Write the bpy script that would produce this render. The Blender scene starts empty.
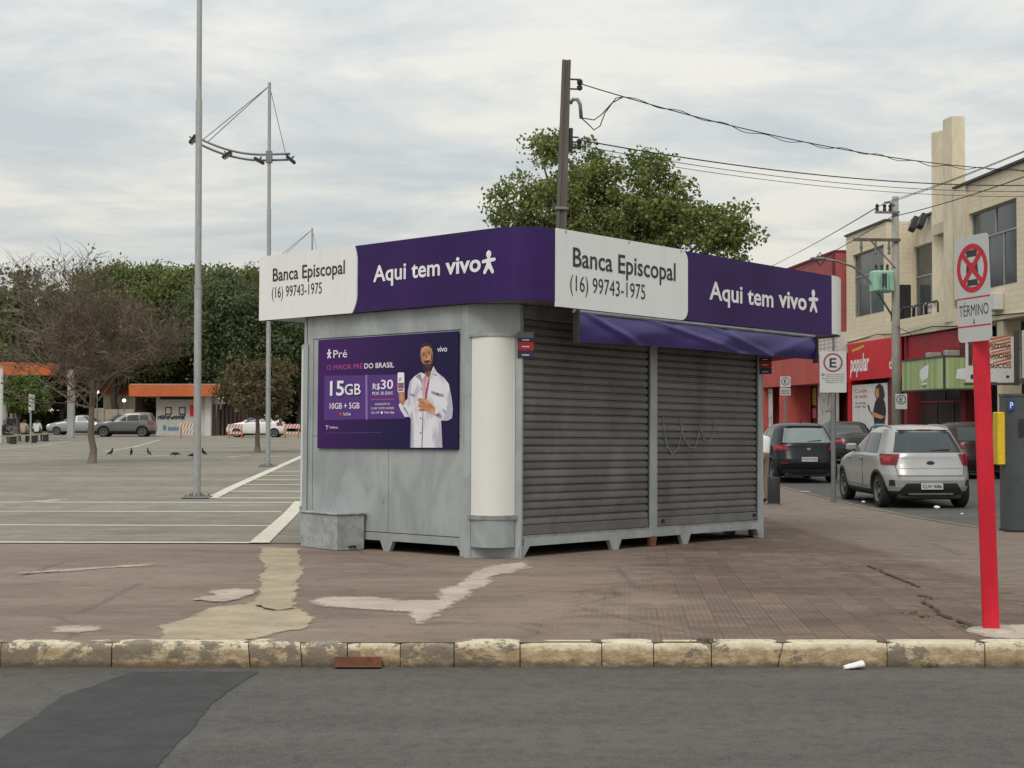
import bpy, bmesh, math, random
import numpy as np
from mathutils import Vector, Matrix
R = math.radians
random.seed(7)
rng = np.random.default_rng(11)
scene = bpy.context.scene
COL = scene.collection

# ---------------------------------------------------------------- camera, world, sun, exposure
F = 1459.0                      # focal length in pixels of a 1024 px wide frame
CZ = 1.55                       # eye height above the road
PITCH = math.atan(34 / F)
cam_d = bpy.data.cameras.new('camera')
cam_d.sensor_fit = 'HORIZONTAL'
cam_d.sensor_width = 36.0
cam_d.lens = F / 1024 * 36.0
cam_d.clip_start = 0.1
cam_d.clip_end = 3000
cam = bpy.data.objects.new('camera', cam_d)
COL.objects.link(cam)
cam.location = (0, 0, CZ)
cam.rotation_euler = (math.pi / 2 + PITCH, 0, 0)
scene.camera = cam

SUN_EL, SUN_AZ = R(48), R(200)   # azimuth clockwise from +Y; behind the camera, a little to the left
wd = bpy.data.worlds.new('World')
scene.world = wd
wd.use_nodes = True
wt = wd.node_tree
wt.nodes.clear()
def wn(t, **kw):
    n = wt.nodes.new(t)
    for k, v in kw.items(): setattr(n, k, v)
    return n
wo = wn('ShaderNodeOutputWorld'); wb = wn('ShaderNodeBackground')
wb.inputs['Strength'].default_value = 0.1
wt.links.new(wb.outputs[0], wo.inputs[0])
sky = wn('ShaderNodeTexSky', sky_type='NISHITA', sun_disc=False)
sky.sun_elevation = SUN_EL; sky.sun_rotation = SUN_AZ
sky.dust_density = 3.0
tc = wn('ShaderNodeTexCoord')
sep = wn('ShaderNodeSeparateXYZ'); wt.links.new(tc.outputs['Generated'], sep.inputs[0])
def wm(op, a, b=None):
    n = wn('ShaderNodeMath', operation=op)
    for i, v in enumerate((a, b)):
        if v is None: continue
        if isinstance(v, (int, float)): n.inputs[i].default_value = v
        else: wt.links.new(v, n.inputs[i])
    return n.outputs[0]
zc = wm('MAXIMUM', sep.outputs[2], 0.0)
den = wm('ADD', zc, 0.10)                       # a cloud deck seen in perspective
cx = wm('DIVIDE', sep.outputs[0], den); cy = wm('DIVIDE', sep.outputs[1], den)
comb = wn('ShaderNodeCombineXYZ'); wt.links.new(cx, comb.inputs[0]); wt.links.new(cy, comb.inputs[1])
mp = wn('ShaderNodeMapping'); wt.links.new(comb.outputs[0], mp.inputs[0])
mp.inputs['Scale'].default_value = (1.0, 1.15, 1.0); mp.inputs['Rotation'].default_value = (0, 0, R(14)); mp.inputs['Location'].default_value = (3.1, 1.7, 0)
def wnoise(sc, det, rough, dist):
    n = wn('ShaderNodeTexNoise'); wt.links.new(mp.outputs[0], n.inputs['Vector'])
    n.inputs['Scale'].default_value = sc; n.inputs['Detail'].default_value = det
    n.inputs['Roughness'].default_value = rough; n.inputs['Distortion'].default_value = dist
    return n.outputs['Fac']
nz = wm('ADD', wm('MULTIPLY', wnoise(1.5, 8, .62, .3), .68), wm('MULTIPLY', wnoise(.5, 3, .5, .2), .32))
ramp = wn('ShaderNodeValToRGB'); wt.links.new(nz, ramp.inputs[0])
el = ramp.color_ramp.elements
el[0].position = .41; el[0].color = (.560, .608, .632, 1)
el[1].position = .585; el[1].color = (.810, .800, .745, 1)
e = el.new(.50); e.color = (.665, .690, .683, 1)
# the deck is brighter overhead than low down, as any overcast sky is
grad = wm('ADD', wm('MULTIPLY', zc, .80), 0.93)
warm = wn('ShaderNodeMix', data_type='RGBA'); warm.inputs[6].default_value = (1.03, 1.0, .945, 1); warm.inputs[7].default_value = (1, 1, 1, 1)
wt.links.new(wm('MINIMUM', wm('MULTIPLY', zc, 4.0), 1.0), warm.inputs[0])
cl = wn('ShaderNodeMix', data_type='RGBA', blend_type='MULTIPLY'); cl.inputs[0].default_value = 1
wt.links.new(ramp.outputs[0], cl.inputs[6]); wt.links.new(warm.outputs[2], cl.inputs[7])
sc_ = wn('ShaderNodeVectorMath', operation='SCALE'); wt.links.new(cl.outputs[2], sc_.inputs[0])
wt.links.new(wm('MULTIPLY', grad, 10.0), sc_.inputs['Scale'])
mx = wn('ShaderNodeMix', data_type='RGBA'); mx.inputs[0].default_value = .93
wt.links.new(sky.outputs[0], mx.inputs[6]); wt.links.new(sc_.outputs[0], mx.inputs[7])
wt.links.new(mx.outputs[2], wb.inputs[0])

sun_d = bpy.data.lights.new('sun', 'SUN')
sun_d.energy = 1.45; sun_d.angle = R(28); sun_d.color = (1, .955, .89)
sun = bpy.data.objects.new('sun', sun_d); COL.objects.link(sun)
sd = Vector((math.sin(SUN_AZ) * math.cos(SUN_EL), math.cos(SUN_AZ) * math.cos(SUN_EL), math.sin(SUN_EL)))
sun.rotation_euler = sd.to_track_quat('Z', 'Y').to_euler()
scene.view_settings.view_transform = 'Standard'
scene.view_settings.look = 'None'
scene.view_settings.gamma = 1
scene.view_settings.exposure = 0.0
scene.view_settings.use_curve_mapping = False
scene.cycles.max_bounces = 6
scene.cycles.transparent_max_bounces = 6
scene.cycles.use_denoising = True

# ---------------------------------------------------------------- measuring helpers
def ray(px, py):
    x, y, z = (px - 512) / F, 1.0, -(py - 384) / F
    return Vector((x, y * math.cos(PITCH) - z * math.sin(PITCH), y * math.sin(PITCH) + z * math.cos(PITCH)))
def at(px, py, Y):
    r = ray(px, py)
    return Vector((0, 0, CZ)) + r * (Y / r.y)
def sst(a, b, x):
    t = min(1, max(0, (x - a) / (b - a)))
    return t * t * (3 - 2 * t)
def gz(x, y):                       # the square falls gently away from the kerb, then rises again
    xc = min(8, max(-8, x))
    near = .15 - .01554 * max(0, y - 9.2) - .00477 * xc * sst(9.2, 13, y)
    far = -.05 + .0042 * (y - 25)
    t = sst(20, 34, y)
    return near * (1 - t) + far * t
def gp(px, py, dz=0.0):             # the spot of ground under a measured point
    r = ray(px, py); z = 0
    p = None
    for _ in range(40):
        t = (z - CZ) / r.z
        p = Vector((0, 0, CZ)) + r * t
        z = .5 * z + .5 * (gz(p.x, p.y) + dz)
    return p

# ---------------------------------------------------------------- materials
MATS = {}
def lin(c):
    if isinstance(c, str):
        c = c.lstrip('#'); c = [int(c[i:i + 2], 16) / 255 for i in (0, 2, 4)]
        return tuple((v / 12.92 if v <= .04045 else ((v + .055) / 1.055) ** 2.4) for v in c)
    return tuple(c)
class NT:
    def __init__(s, name):
        s.m = bpy.data.materials.new(name); s.m.use_nodes = True
        s.t = s.m.node_tree; s.b = s.t.nodes['Principled BSDF']; s.out = s.t.nodes['Material Output']
        s.geo = None
    def n(s, t, **kw):
        n = s.t.nodes.new(t)
        for k, v in kw.items(): setattr(n, k, v)
        return n
    def l(s, a, b): s.t.links.new(a, b)
    def pos(s, mode='obj'):
        tc = s.n('ShaderNodeTexCoord')
        if mode == 'obj': return tc.outputs['Object']
        return s.n('ShaderNodeNewGeometry').outputs['Position']
    def mapv(s, v, scale=(1, 1, 1), rot=(0, 0, 0), loc=(0, 0, 0)):
        m = s.n('ShaderNodeMapping'); s.l(v, m.inputs[0])
        m.inputs['Scale'].default_value = scale; m.inputs['Rotation'].default_value = rot; m.inputs['Location'].default_value = loc
        return m.outputs[0]
    def noise(s, v, sc, det=4, rough=.55, dist=0):
        n = s.n('ShaderNodeTexNoise'); s.l(v, n.inputs['Vector'])
        n.inputs['Scale'].default_value = sc; n.inputs['Detail'].default_value = det
        n.inputs['Roughness'].default_value = rough; n.inputs['Distortion'].default_value = dist
        return n.outputs['Fac']
    def math(s, op, a, b=None, c=None):
        n = s.n('ShaderNodeMath', operation=op)
        for i, v in enumerate((a, b, c)):
            if v is None: continue
            if isinstance(v, (int, float)): n.inputs[i].default_value = v
            else: s.l(v, n.inputs[i])
        return n.outputs[0]
    def ramp(s, f, a, b, ca=(0, 0, 0, 1), cb=(1, 1, 1, 1)):
        r = s.n('ShaderNodeMapRange'); s.l(f, r.inputs[0])
        r.inputs[1].default_value = a; r.inputs[2].default_value = b
        r.interpolation_type = 'SMOOTHSTEP'
        return r.outputs[0]
    def mix(s, f, a, b, mode='MIX'):
        n = s.n('ShaderNodeMix', data_type='RGBA', blend_type=mode)
        for i, v in ((0, f), (6, a), (7, b)):
            if isinstance(v, (int, float)): n.inputs[i].default_value = v
            elif isinstance(v, tuple): n.inputs[i].default_value = (*v[:3], 1)
            else: s.l(v, n.inputs[i])
        return n.outputs[2]
    def bump(s, h, strength=.3, dist=.01, prev=None):
        b = s.n('ShaderNodeBump'); s.l(h, b.inputs['Height'])
        b.inputs['Strength'].default_value = strength; b.inputs['Distance'].default_value = dist
        if prev is not None: s.l(prev, b.inputs['Normal'])
        return b.outputs[0]
    def done(s, col=None, rough=.6, normal=None, metal=0, spec=.5):
        if col is not None:
            if isinstance(col, tuple): s.b.inputs['Base Color'].default_value = (*col[:3], 1)
            else: s.l(col, s.b.inputs['Base Color'])
        if isinstance(rough, (int, float)): s.b.inputs['Roughness'].default_value = rough
        else: s.l(rough, s.b.inputs['Roughness'])
        if normal is not None: s.l(normal, s.b.inputs['Normal'])
        s.b.inputs['Metallic'].default_value = metal
        s.b.inputs['Specular IOR Level'].default_value = spec
        MATS[s.m.name] = s.m
        return s.m
def sc3(c, k): return tuple(min(1, v * k) for v in c)
def mat(name, col, rough=.6, var=.12, scale=4.0, bump=0.0, bscale=60.0, metal=0, spec=.4, stretch=(1, 1, 1), fine=.06):
    if name in MATS: return MATS[name]
    c = lin(col); t = NT(name)
    v = t.mapv(t.pos(), stretch)
    n1 = t.noise(v, scale, 5, .6, .3)
    n2 = t.noise(v, scale * 9, 3)
    a = t.mix(t.ramp(n1, .3, .7), sc3(c, 1 - var), sc3(c, 1 + var))
    a = t.mix(t.ramp(n2, .35, .65), a, t.mix(1.0, a, (1 - fine * 2, 1 - fine * 2, 1 - fine * 2), 'MULTIPLY'))
    nm = t.bump(t.noise(v, bscale, 4), bump, .01) if bump else None
    return t.done(a, t.math('ADD', t.math('MULTIPLY', n1, .2), rough - .1), nm, metal, spec)
def flat(name, col, rough=.5, metal=0, spec=.4):
    return mat(name, col, rough, .04, 3, 0, 60, metal, spec, fine=.02)

# ---------------------------------------------------------------- mesh helpers
class MB:
    def __init__(s): s.v = []; s.f = []; s.mi = []
    def add(s, vs, fs, mi=0):
        o = len(s.v); s.v += [tuple(v) for v in vs]; s.f += [tuple(i + o for i in f) for f in fs]; s.mi += [mi] * len(fs)
        return s
    def box(s, x0, x1, y0, y1, z0, z1, mi=0):
        vs = [(x, y, z) for z in (z0, z1) for x, y in ((x0, y0), (x1, y0), (x1, y1), (x0, y1))]
        return s.add(vs, [(3, 2, 1, 0), (4, 5, 6, 7), (0, 1, 5, 4), (1, 2, 6, 5), (2, 3, 7, 6), (3, 0, 4, 7)], mi)
    def cbox(s, x0, x1, y0, y1, z0, z1, b=.01, mi=0):
        """box with chamfered edges"""
        b = min(b, (x1 - x0) * .45, (y1 - y0) * .45, (z1 - z0) * .45)
        def oct_(z, i):
            a, c, d, e_ = x0 + i, x1 - i, y0 + i, y1 - i
            return [(a + b, d, z), (c - b, d, z), (c, d + b, z), (c, e_ - b, z), (c - b, e_, z), (a + b, e_, z), (a, e_ - b, z), (a, d + b, z)]
        rings = [oct_(z0, b), oct_(z0 + b, 0), oct_(z1 - b, 0), oct_(z1, b)]
        vs = sum(rings, []); fs = [tuple(range(7, -1, -1)), tuple(range(24, 32))]
        for r in range(3):
            for i in range(8):
                j = (i + 1) % 8
                fs.append((r * 8 + i, r * 8 + j, r * 8 + 8 + j, r * 8 + 8 + i))
        return s.add(vs, fs, mi)
    def prism(s, pts, axis, a, b, mi=0):
        """polygon pts (2D, ccw) extruded along axis from a to b; axis x: pts=(y,z); y: (x,z); z: (x,y)"""
        def mk(p, t):
            return {'x': (t, p[0], p[1]), 'y': (p[0], t, p[1]), 'z': (p[0], p[1], t)}[axis]
        n = len(pts); vs = [mk(p, a) for p in pts] + [mk(p, b) for p in pts]
        fl = (axis == 'y')
        f0 = tuple(range(n)); f1 = tuple(range(2 * n - 1, n - 1, -1))
        if not fl: f0, f1 = f0[::-1], f1[::-1]
        fs = [f0, f1]
        for i in range(n):
            j = (i + 1) % n
            q = (i, j, n + j, n + i)
            fs.append(q[::-1] if fl else q)
        return s.add(vs, fs, mi)
    def tube(s, pts, rad, n=8, cap=True, mi=0):
        pts = [Vector(p) for p in pts]
        if isinstance(rad, (int, float)): rad = [rad] * len(pts)
        vs = []; fs = []
        prev = None
        for i, p in enumerate(pts):
            d = (pts[min(i + 1, len(pts) - 1)] - pts[max(i - 1, 0)]).normalized()
            if prev is None:
                a = d.orthogonal().normalized()
            else:
                a = (prev - d * prev.dot(d))
                a = a.normalized() if a.length > 1e-6 else d.orthogonal().normalized()
            prev = a; b = d.cross(a)
            for k in range(n):
                t = 2 * math.pi * k / n
                vs.append(p + (a * math.cos(t) + b * math.sin(t)) * rad[i])
        for i in range(len(pts) - 1):
            for k in range(n):
                j = (k + 1) % n
                fs.append((i * n + k, i * n + j, (i + 1) * n + j, (i + 1) * n + k))
        if cap:
            fs.append(tuple(range(n - 1, -1, -1))); m = (len(pts) - 1) * n
            fs.append(tuple(range(m, m + n)))
        return s.add(vs, fs, mi)
    def lathe(s, prof, c=(0, 0, 0), n=16, axis='z', mi=0, cap=True):
        """prof: (r, h) list bottom to top"""
        vs = []
        for r, h in prof:
            for k in range(n):
                t = 2 * math.pi * k / n; a, b = r * math.cos(t), r * math.sin(t)
                p = {'z': (a, b, h), 'y': (a, h, -b), 'x': (h, a, b)}[axis]
                vs.append((p[0] + c[0], p[1] + c[1], p[2] + c[2]))
        fs = [tuple(range(n - 1, -1, -1)), tuple(range((len(prof) - 1) * n, len(prof) * n))] if cap else []
        for i in range(len(prof) - 1):
            for k in range(n):
                j = (k + 1) % n
                fs.append((i * n + k, i * n + j, (i + 1) * n + j, (i + 1) * n + k))
        return s.add(vs, fs, mi)
    def grid(s, P, mi=0, flip=False):
        """P[i][j] rows of points"""
        m = len(P[0]); vs = [p for r in P for p in r]; fs = []
        for i in range(len(P) - 1):
            for j in range(m - 1):
                q = (i * m + j, i * m + j + 1, (i + 1) * m + j + 1, (i + 1) * m + j)
                fs.append(q[::-1] if flip else q)
        return s.add(vs, fs, mi)
    def mesh(s, name, mats, smooth=False):
        me = bpy.data.meshes.new(name)
        me.from_pydata([tuple(v) for v in s.v], [], s.f)
        for m in (mats if isinstance(mats, (list, tuple)) else [mats]):
            me.materials.append(MATS[m] if isinstance(m, str) else m)
        if any(s.mi): me.polygons.foreach_set('material_index', s.mi)
        if smooth is True: me.polygons.foreach_set('use_smooth', [True] * len(me.polygons))
        me.update()
        if smooth == 'auto':
            me.polygons.foreach_set('use_smooth', [True] * len(me.polygons))
            try: me.set_sharp_from_angle(angle=R(35))
            except Exception: pass
        return me
    def build(s, name, mats, parent=None, smooth=False, **kw):
        return link(name, s.mesh(name, mats, smooth), parent, **kw)
def link(name, data, parent=None, loc=None, rot=None, scale=None, kind=None, label=None, cat=None, group=None, mw=None):
    o = bpy.data.objects.new(name, data); COL.objects.link(o)
    if parent is not None: o.parent = parent
    if loc is not None: o.location = loc
    if rot is not None: o.rotation_euler = rot
    if scale is not None: o.scale = scale
    if mw is not None: o.matrix_local = mw
    if kind: o['kind'] = kind
    if label: o['label'] = label
    if cat: o['category'] = cat
    if group: o['group'] = group
    return o
def thing(name, label, cat, loc=(0, 0, 0), rz=0, group=None, mw=None):
    o = link(name, None, None, loc, (0, 0, rz), label=label, cat=cat, group=group)
    o.empty_display_size = .2
    if mw is not None: o.matrix_local = mw
    return o
def copy_tree(o, parent=None, **kw):
    c = o.copy(); COL.objects.link(c); c.parent = parent
    for k, v in kw.items(): c[k] = v
    for ch in o.children: copy_tree(ch, c)
    return c
def text(name, body, m, parent, P, X, Y, width=None, height=None, bold=0.0, ext=.003, align='L', shear=0):
    """flat lettering: P baseline start (or centre), X / Y directions in the parent's frame"""
    cu = bpy.data.curves.new(name, 'FONT'); cu.body = body; cu.size = 1; cu.extrude = 0; cu.offset = bold
    cu.resolution_u = 3; cu.shear = shear
    ob = bpy.data.objects.new(name, cu); COL.objects.link(ob)
    dg = bpy.context.evaluated_depsgraph_get()
    me = bpy.data.meshes.new_from_object(ob.evaluated_get(dg), depsgraph=dg)
    bpy.data.objects.remove(ob); bpy.data.curves.remove(cu)
    n = len(me.vertices); co = np.zeros(n * 3); me.vertices.foreach_get('co', co); co = co.reshape(-1, 3)
    x0, x1 = co[:, 0].min(), co[:, 0].max()
    capy = .729
    sx = width / (x1 - x0) if width else height / capy
    sy = height / capy if height else sx
    if not width: sx = sy
    co[:, 0] = (co[:, 0] - x0) * sx; co[:, 1] *= sy
    if align == 'C': co[:, 0] -= (x1 - x0) * sx / 2
    if align == 'R': co[:, 0] -= (x1 - x0) * sx
    X = Vector(X).normalized(); Y = Vector(Y).normalized(); N = X.cross(Y); P = Vector(P)
    B = np.array([X, Y, N])
    co = co @ B + np.array(P)
    me.vertices.foreach_set('co', co.ravel()); me.materials.clear(); me.materials.append(MATS[m]); me.update(); me.name = name
    return link(name, me, parent)
def shape(name, polys, m, parent, P, X, Y, ext=.0, step=.0004):
    """flat printed shapes: list of 2-D polygons, each a hair above the one before"""
    X = Vector(X).normalized(); Y = Vector(Y).normalized(); N = X.cross(Y); P = Vector(P)
    b = MB()
    for i, pl in enumerate(polys):
        b.add([P + X * p[0] + Y * p[1] + N * (step * i) for p in pl], [tuple(range(len(pl)))])
    return b.build(name, m, parent)
def circle(cx, cy, r, n=20, ry=None):
    return [(cx + r * math.cos(2 * math.pi * k / n), cy + (ry or r) * math.sin(2 * math.pi * k / n)) for k in range(n)]
def capsule(a, b, ra, rb=None, n=8):
    rb = rb or ra; a = Vector(a); b = Vector(b); t = math.atan2(b.y - a.y, b.x - a.x); o = []
    for k in range(n + 1):
        q = t - math.pi / 2 + math.pi * k / n; o.append((b.x + rb * math.cos(q), b.y + rb * math.sin(q)))
    for k in range(n + 1):
        q = t + math.pi / 2 + math.pi * k / n; o.append((a.x + ra * math.cos(q), a.y + ra * math.sin(q)))
    return o
def rrect(x0, y0, x1, y1, r=(.1, .1, .1, .1), n=6):
    """ccw rounded rectangle; radii bl, br, tr, tl"""
    o = []
    for (cx, cy, sx, sy, a0, rr) in ((x0, y0, 1, 1, math.pi, r[0]), (x1, y0, -1, 1, 1.5 * math.pi, r[1]), (x1, y1, -1, -1, 0, r[2]), (x0, y1, 1, -1, .5 * math.pi, r[3])):
        if rr <= 0: o.append((cx, cy)); continue
        for k in range(n + 1):
            a = a0 + .5 * math.pi * k / n
            o.append((cx + sx * rr + rr * math.cos(a), cy + sy * rr + rr * math.sin(a)))
    return o
def ring(cx, cy, r0, r1, n=40, ry=1.0):
    out = []
    for k in range(n):
        a, b = 2 * math.pi * k / n, 2 * math.pi * (k + 1) / n
        out.append([(cx + r * math.cos(t), cy + ry * r * math.sin(t)) for r, t in ((r0, a), (r1, a), (r1, b), (r0, b))])
    return out
def icon(cx, z0, z1, w):
    """small figure emblem: round head, body with spread arms and legs"""
    h = z1 - z0; c = cx
    return [circle(c, z1 - .15 * h, .15 * h, 18, .165 * h), capsule((c, z0 + .34 * h), (c, z0 + .60 * h), .14 * h, .13 * h),
            capsule((c - .03 * w, z0 + .58 * h), (c - .43 * w, z0 + .55 * h), .085 * h, .075 * h),
            capsule((c + .03 * w, z0 + .58 * h), (c + .43 * w, z0 + .60 * h), .085 * h, .075 * h),
            capsule((c - .04 * w, z0 + .40 * h), (c - .30 * w, z0 + .08 * h), .105 * h, .085 * h),
            capsule((c + .04 * w, z0 + .40 * h), (c + .30 * w, z0 + .08 * h), .105 * h, .085 * h)]

# ---------------------------------------------------------------- surface materials
def m_asphalt(name, c, k=1.0, patchy=.18):
    t = NT(name); p = t.pos('w'); c = lin(c)
    big = t.noise(t.mapv(p, (.25, 1.1, 1)), 1.2, 5, .6, .4); mid = t.noise(p, 9, 4); fine = t.noise(p, 160, 2, .6); agg = t.noise(p, 70, 2, .7)
    a = t.mix(t.ramp(big, .32, .68), sc3(c, 1 - patchy), sc3(c, 1 + patchy))
    a = t.mix(t.ramp(mid, .42, .68), a, t.mix(1.0, a, (.76, .76, .77), 'MULTIPLY'))
    a = t.mix(t.ramp(agg, .5, .75), a, sc3(c, 1.5 * k)); a = t.mix(t.ramp(fine, .52, .3), a, sc3(c, .5))
    a = t.mix(t.math('MULTIPLY', t.ramp(t.noise(p, 26, 4, .72), .50, .66), .5), a, sc3(c, 1.32))
    # dark streaks of oil and small stains
    a = t.mix(t.math('MULTIPLY', t.ramp(t.noise(t.mapv(p, (.6, 5, 1)), 1.4, 4, .6), .62, .78), .45), a, sc3(c, .62))
    return t.done(a, .86, t.bump(t.math('ADD', fine, t.math('MULTIPLY', agg, .8)), .5, .006), 0, .25)
m_asphalt('asphalt', (.108, .101, .091))
m_asphalt('asphalt_patch', (.060, .059, .059), 1.0, .12)
m_asphalt('side_asphalt', (.105, .102, .097))
def m_lot():
    t = NT('lot_asphalt'); p = t.pos('w')
    big = t.noise(t.mapv(p, (.10, .5, 1)), 1.0, 5, .6, .5); mid = t.noise(t.mapv(p, (.4, 1.4, 1)), 2.2, 5, .65, .8); fine = t.noise(p, 60, 3)
    a = t.mix(t.ramp(big, .3, .7), (.208, .188, .148), (.285, .262, .212))
    a = t.mix(t.math('MULTIPLY', t.ramp(mid, .47, .70), .62), a, (.135, .124, .102))
    a = t.mix(t.math('MULTIPLY', t.ramp(t.noise(t.mapv(p, (1, .6, 1)), 1.1, 6, .7, .3), .50, .66), .42), a, (.150, .134, .106))
    a = t.mix(t.math('MULTIPLY', t.ramp(t.noise(t.mapv(p, (.8, .3, 1)), 5, 5, .7), .52, .66), .35), a, (.36, .33, .27))
    a = t.mix(t.math('MULTIPLY', t.ramp(t.noise(t.mapv(p, (.15, 2.0, 1)), 2.0, 4), .6, .8), .35), a, (.36, .34, .29))
    a = t.mix(t.ramp(fine, .45, .7), a, t.mix(1.0, a, (.82, .82, .82), 'MULTIPLY'))
    return t.done(a, .9, t.bump(fine, .4, .006), 0, .2)
m_lot()
def m_plaza():
    t = NT('plaza_paving'); p = t.pos('w')
    q = t.mapv(p, rot=(0, 0, R(4.6)))
    sx = t.n('ShaderNodeSeparateXYZ'); t.l(q, sx.inputs[0]); X, Y = sx.outputs[0], sx.outputs[1]
    big = t.noise(t.mapv(p, (.35, .8, 1)), .9, 6, .62, .6); mid = t.noise(t.mapv(p, (.7, 2.2, 1)), 2.4, 5, .65, .5); fine = t.noise(p, 90, 3)
    cem = t.mix(t.ramp(big, .3, .7), (.176, .126, .100), (.256, .194, .154))
    cem = t.mix(t.math('MULTIPLY', t.ramp(mid, .56, .76), .6), cem, (.325, .265, .212))
    tile = t.mix(t.ramp(big, .3, .7), (.128, .085, .064), (.198, .142, .108))
    tile = t.mix(t.math('MULTIPLY', t.ramp(mid, .52, .8), .5), tile, (.245, .190, .130))
    # tiles 20 cm square with ribs; joints darker, every tile a slightly different tone
    def cell(v, s): return t.math('FRACT', t.math('DIVIDE', v, s))
    fx, fy = cell(X, .2), cell(Y, .2)
    ex = t.math('ABSOLUTE', t.math('SUBTRACT', fx, .5)); ey = t.math('ABSOLUTE', t.math('SUBTRACT', fy, .5))
    joint = t.math('MAXIMUM', t.ramp(ex, .455, .495), t.math('MULTIPLY', t.ramp(ey, .43, .495), .7))
    rib = t.ramp(t.math('ABSOLUTE', t.math('SUBTRACT', cell(X, .04), .5)), .22, .46)
    vo = t.n('ShaderNodeTexWhiteNoise', noise_dimensions='2D')
    cv = t.n('ShaderNodeCombineXYZ'); t.l(t.math('FLOOR', t.math('DIVIDE', X, .2)), cv.inputs[0]); t.l(t.math('FLOOR', t.math('DIVIDE', Y, .2)), cv.inputs[1])
    t.l(cv.outputs[0], vo.inputs['Vector'])
    k = t.math('ADD', t.math('MULTIPLY', vo.outputs['Value'], .34), .83)
    kk = t.n('ShaderNodeCombineColor'); [t.l(k, kk.inputs[i]) for i in range(3)]
    tile = t.mix(1.0, tile, kk.outputs[0], 'MULTIPLY')
    wear = t.ramp(t.noise(p, 1.1, 4, .6), .30, .55)
    tile = t.mix(t.math('MULTIPLY', joint, t.math('MULTIPLY', wear, .27)), tile, (.050, .037, .030))
    tile = t.mix(t.math('MULTIPLY', rib, t.math('MULTIPLY', wear, .30)), tile, (.075, .056, .045))
    edge = t.math('ADD', X, t.math('MULTIPLY', t.math('SUBTRACT', t.noise(p, 1.3, 5, .7, .8), .5), 4.2))
    f = t.ramp(t.math('ADD', edge, t.math('MULTIPLY', Y, -.06)), -1.3, -.3)
    col = t.mix(f, cem, tile)
    # worn grey cement round the red post and dusty strip along the side kerb
    g = t.ramp(t.math('ADD', t.math('SUBTRACT', X, 3.55), t.math('MULTIPLY', t.math('SUBTRACT', Y, 10), .10)), -.15, .25)
    col = t.mix(t.math('MULTIPLY', g, .75), col, t.mix(t.ramp(mid, .35, .7), (.190, .150, .118), (.262, .215, .172)))
    d = t.ramp(t.math('ADD', t.math('SUBTRACT', X, 6.3), t.math('MULTIPLY', t.math('SUBTRACT', mid, .5), 1.8)), -.9, .4)
    col = t.mix(t.math('MULTIPLY', d, .6), col, (.33, .275, .205))
    mot = t.noise(p, 6, 5, .7); mot2 = t.noise(t.mapv(p, (1, 1.4, 1)), 22, 4, .7)
    col = t.mix(t.math('MULTIPLY', t.ramp(mot, .50, .68), .55), col, t.mix(1.0, col, (.70, .68, .66), 'MULTIPLY'))
    col = t.mix(t.math('MULTIPLY', t.ramp(mot2, .52, .66), .5), col, t.mix(1.0, col, (1.32, 1.30, 1.28), 'MULTIPLY'))
    col = t.mix(t.ramp(fine, .45, .72), col, t.mix(1.0, col, (.84, .84, .84), 'MULTIPLY'))
    # hairline cracks and dark blotches
    vr = t.n('ShaderNodeTexVoronoi', feature='DISTANCE_TO_EDGE'); t.l(t.mapv(t.mapv(p, (.35, .6, 1)), (1, 1, 1)), vr.inputs['Vector']); vr.inputs['Scale'].default_value = .9
    wob = t.math('ADD', vr.outputs[0], t.math('MULTIPLY', t.math('SUBTRACT', t.noise(p, 6, 4), .5), .05))
    crack = t.math('SUBTRACT', 1.0, t.ramp(t.math('ABSOLUTE', wob), .0, .012))
    col = t.mix(t.math('MULTIPLY', crack, .45), col, (.07, .055, .045))
    col = t.mix(t.math('MULTIPLY', t.ramp(t.noise(t.mapv(p, (1, 2.4, 1)), 1.3, 5, .7), .56, .74), .5), col, (.092, .068, .055))
    col = t.mix(t.math('MULTIPLY', t.ramp(t.noise(t.mapv(p, (1.4, 4.5, 1)), 2.6, 5, .72, .6), .60, .70), .45), col, (.33, .275, .215))
    h = t.math('SUBTRACT', 1.0, t.math('MULTIPLY', f, t.math('ADD', t.math('MULTIPLY', joint, .8), t.math('MULTIPLY', rib, .5))))
    n = t.bump(fine, .35, .006, t.bump(h, .6, .006))
    return t.done(col, .84, n, 0, .25)
m_plaza()
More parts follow.
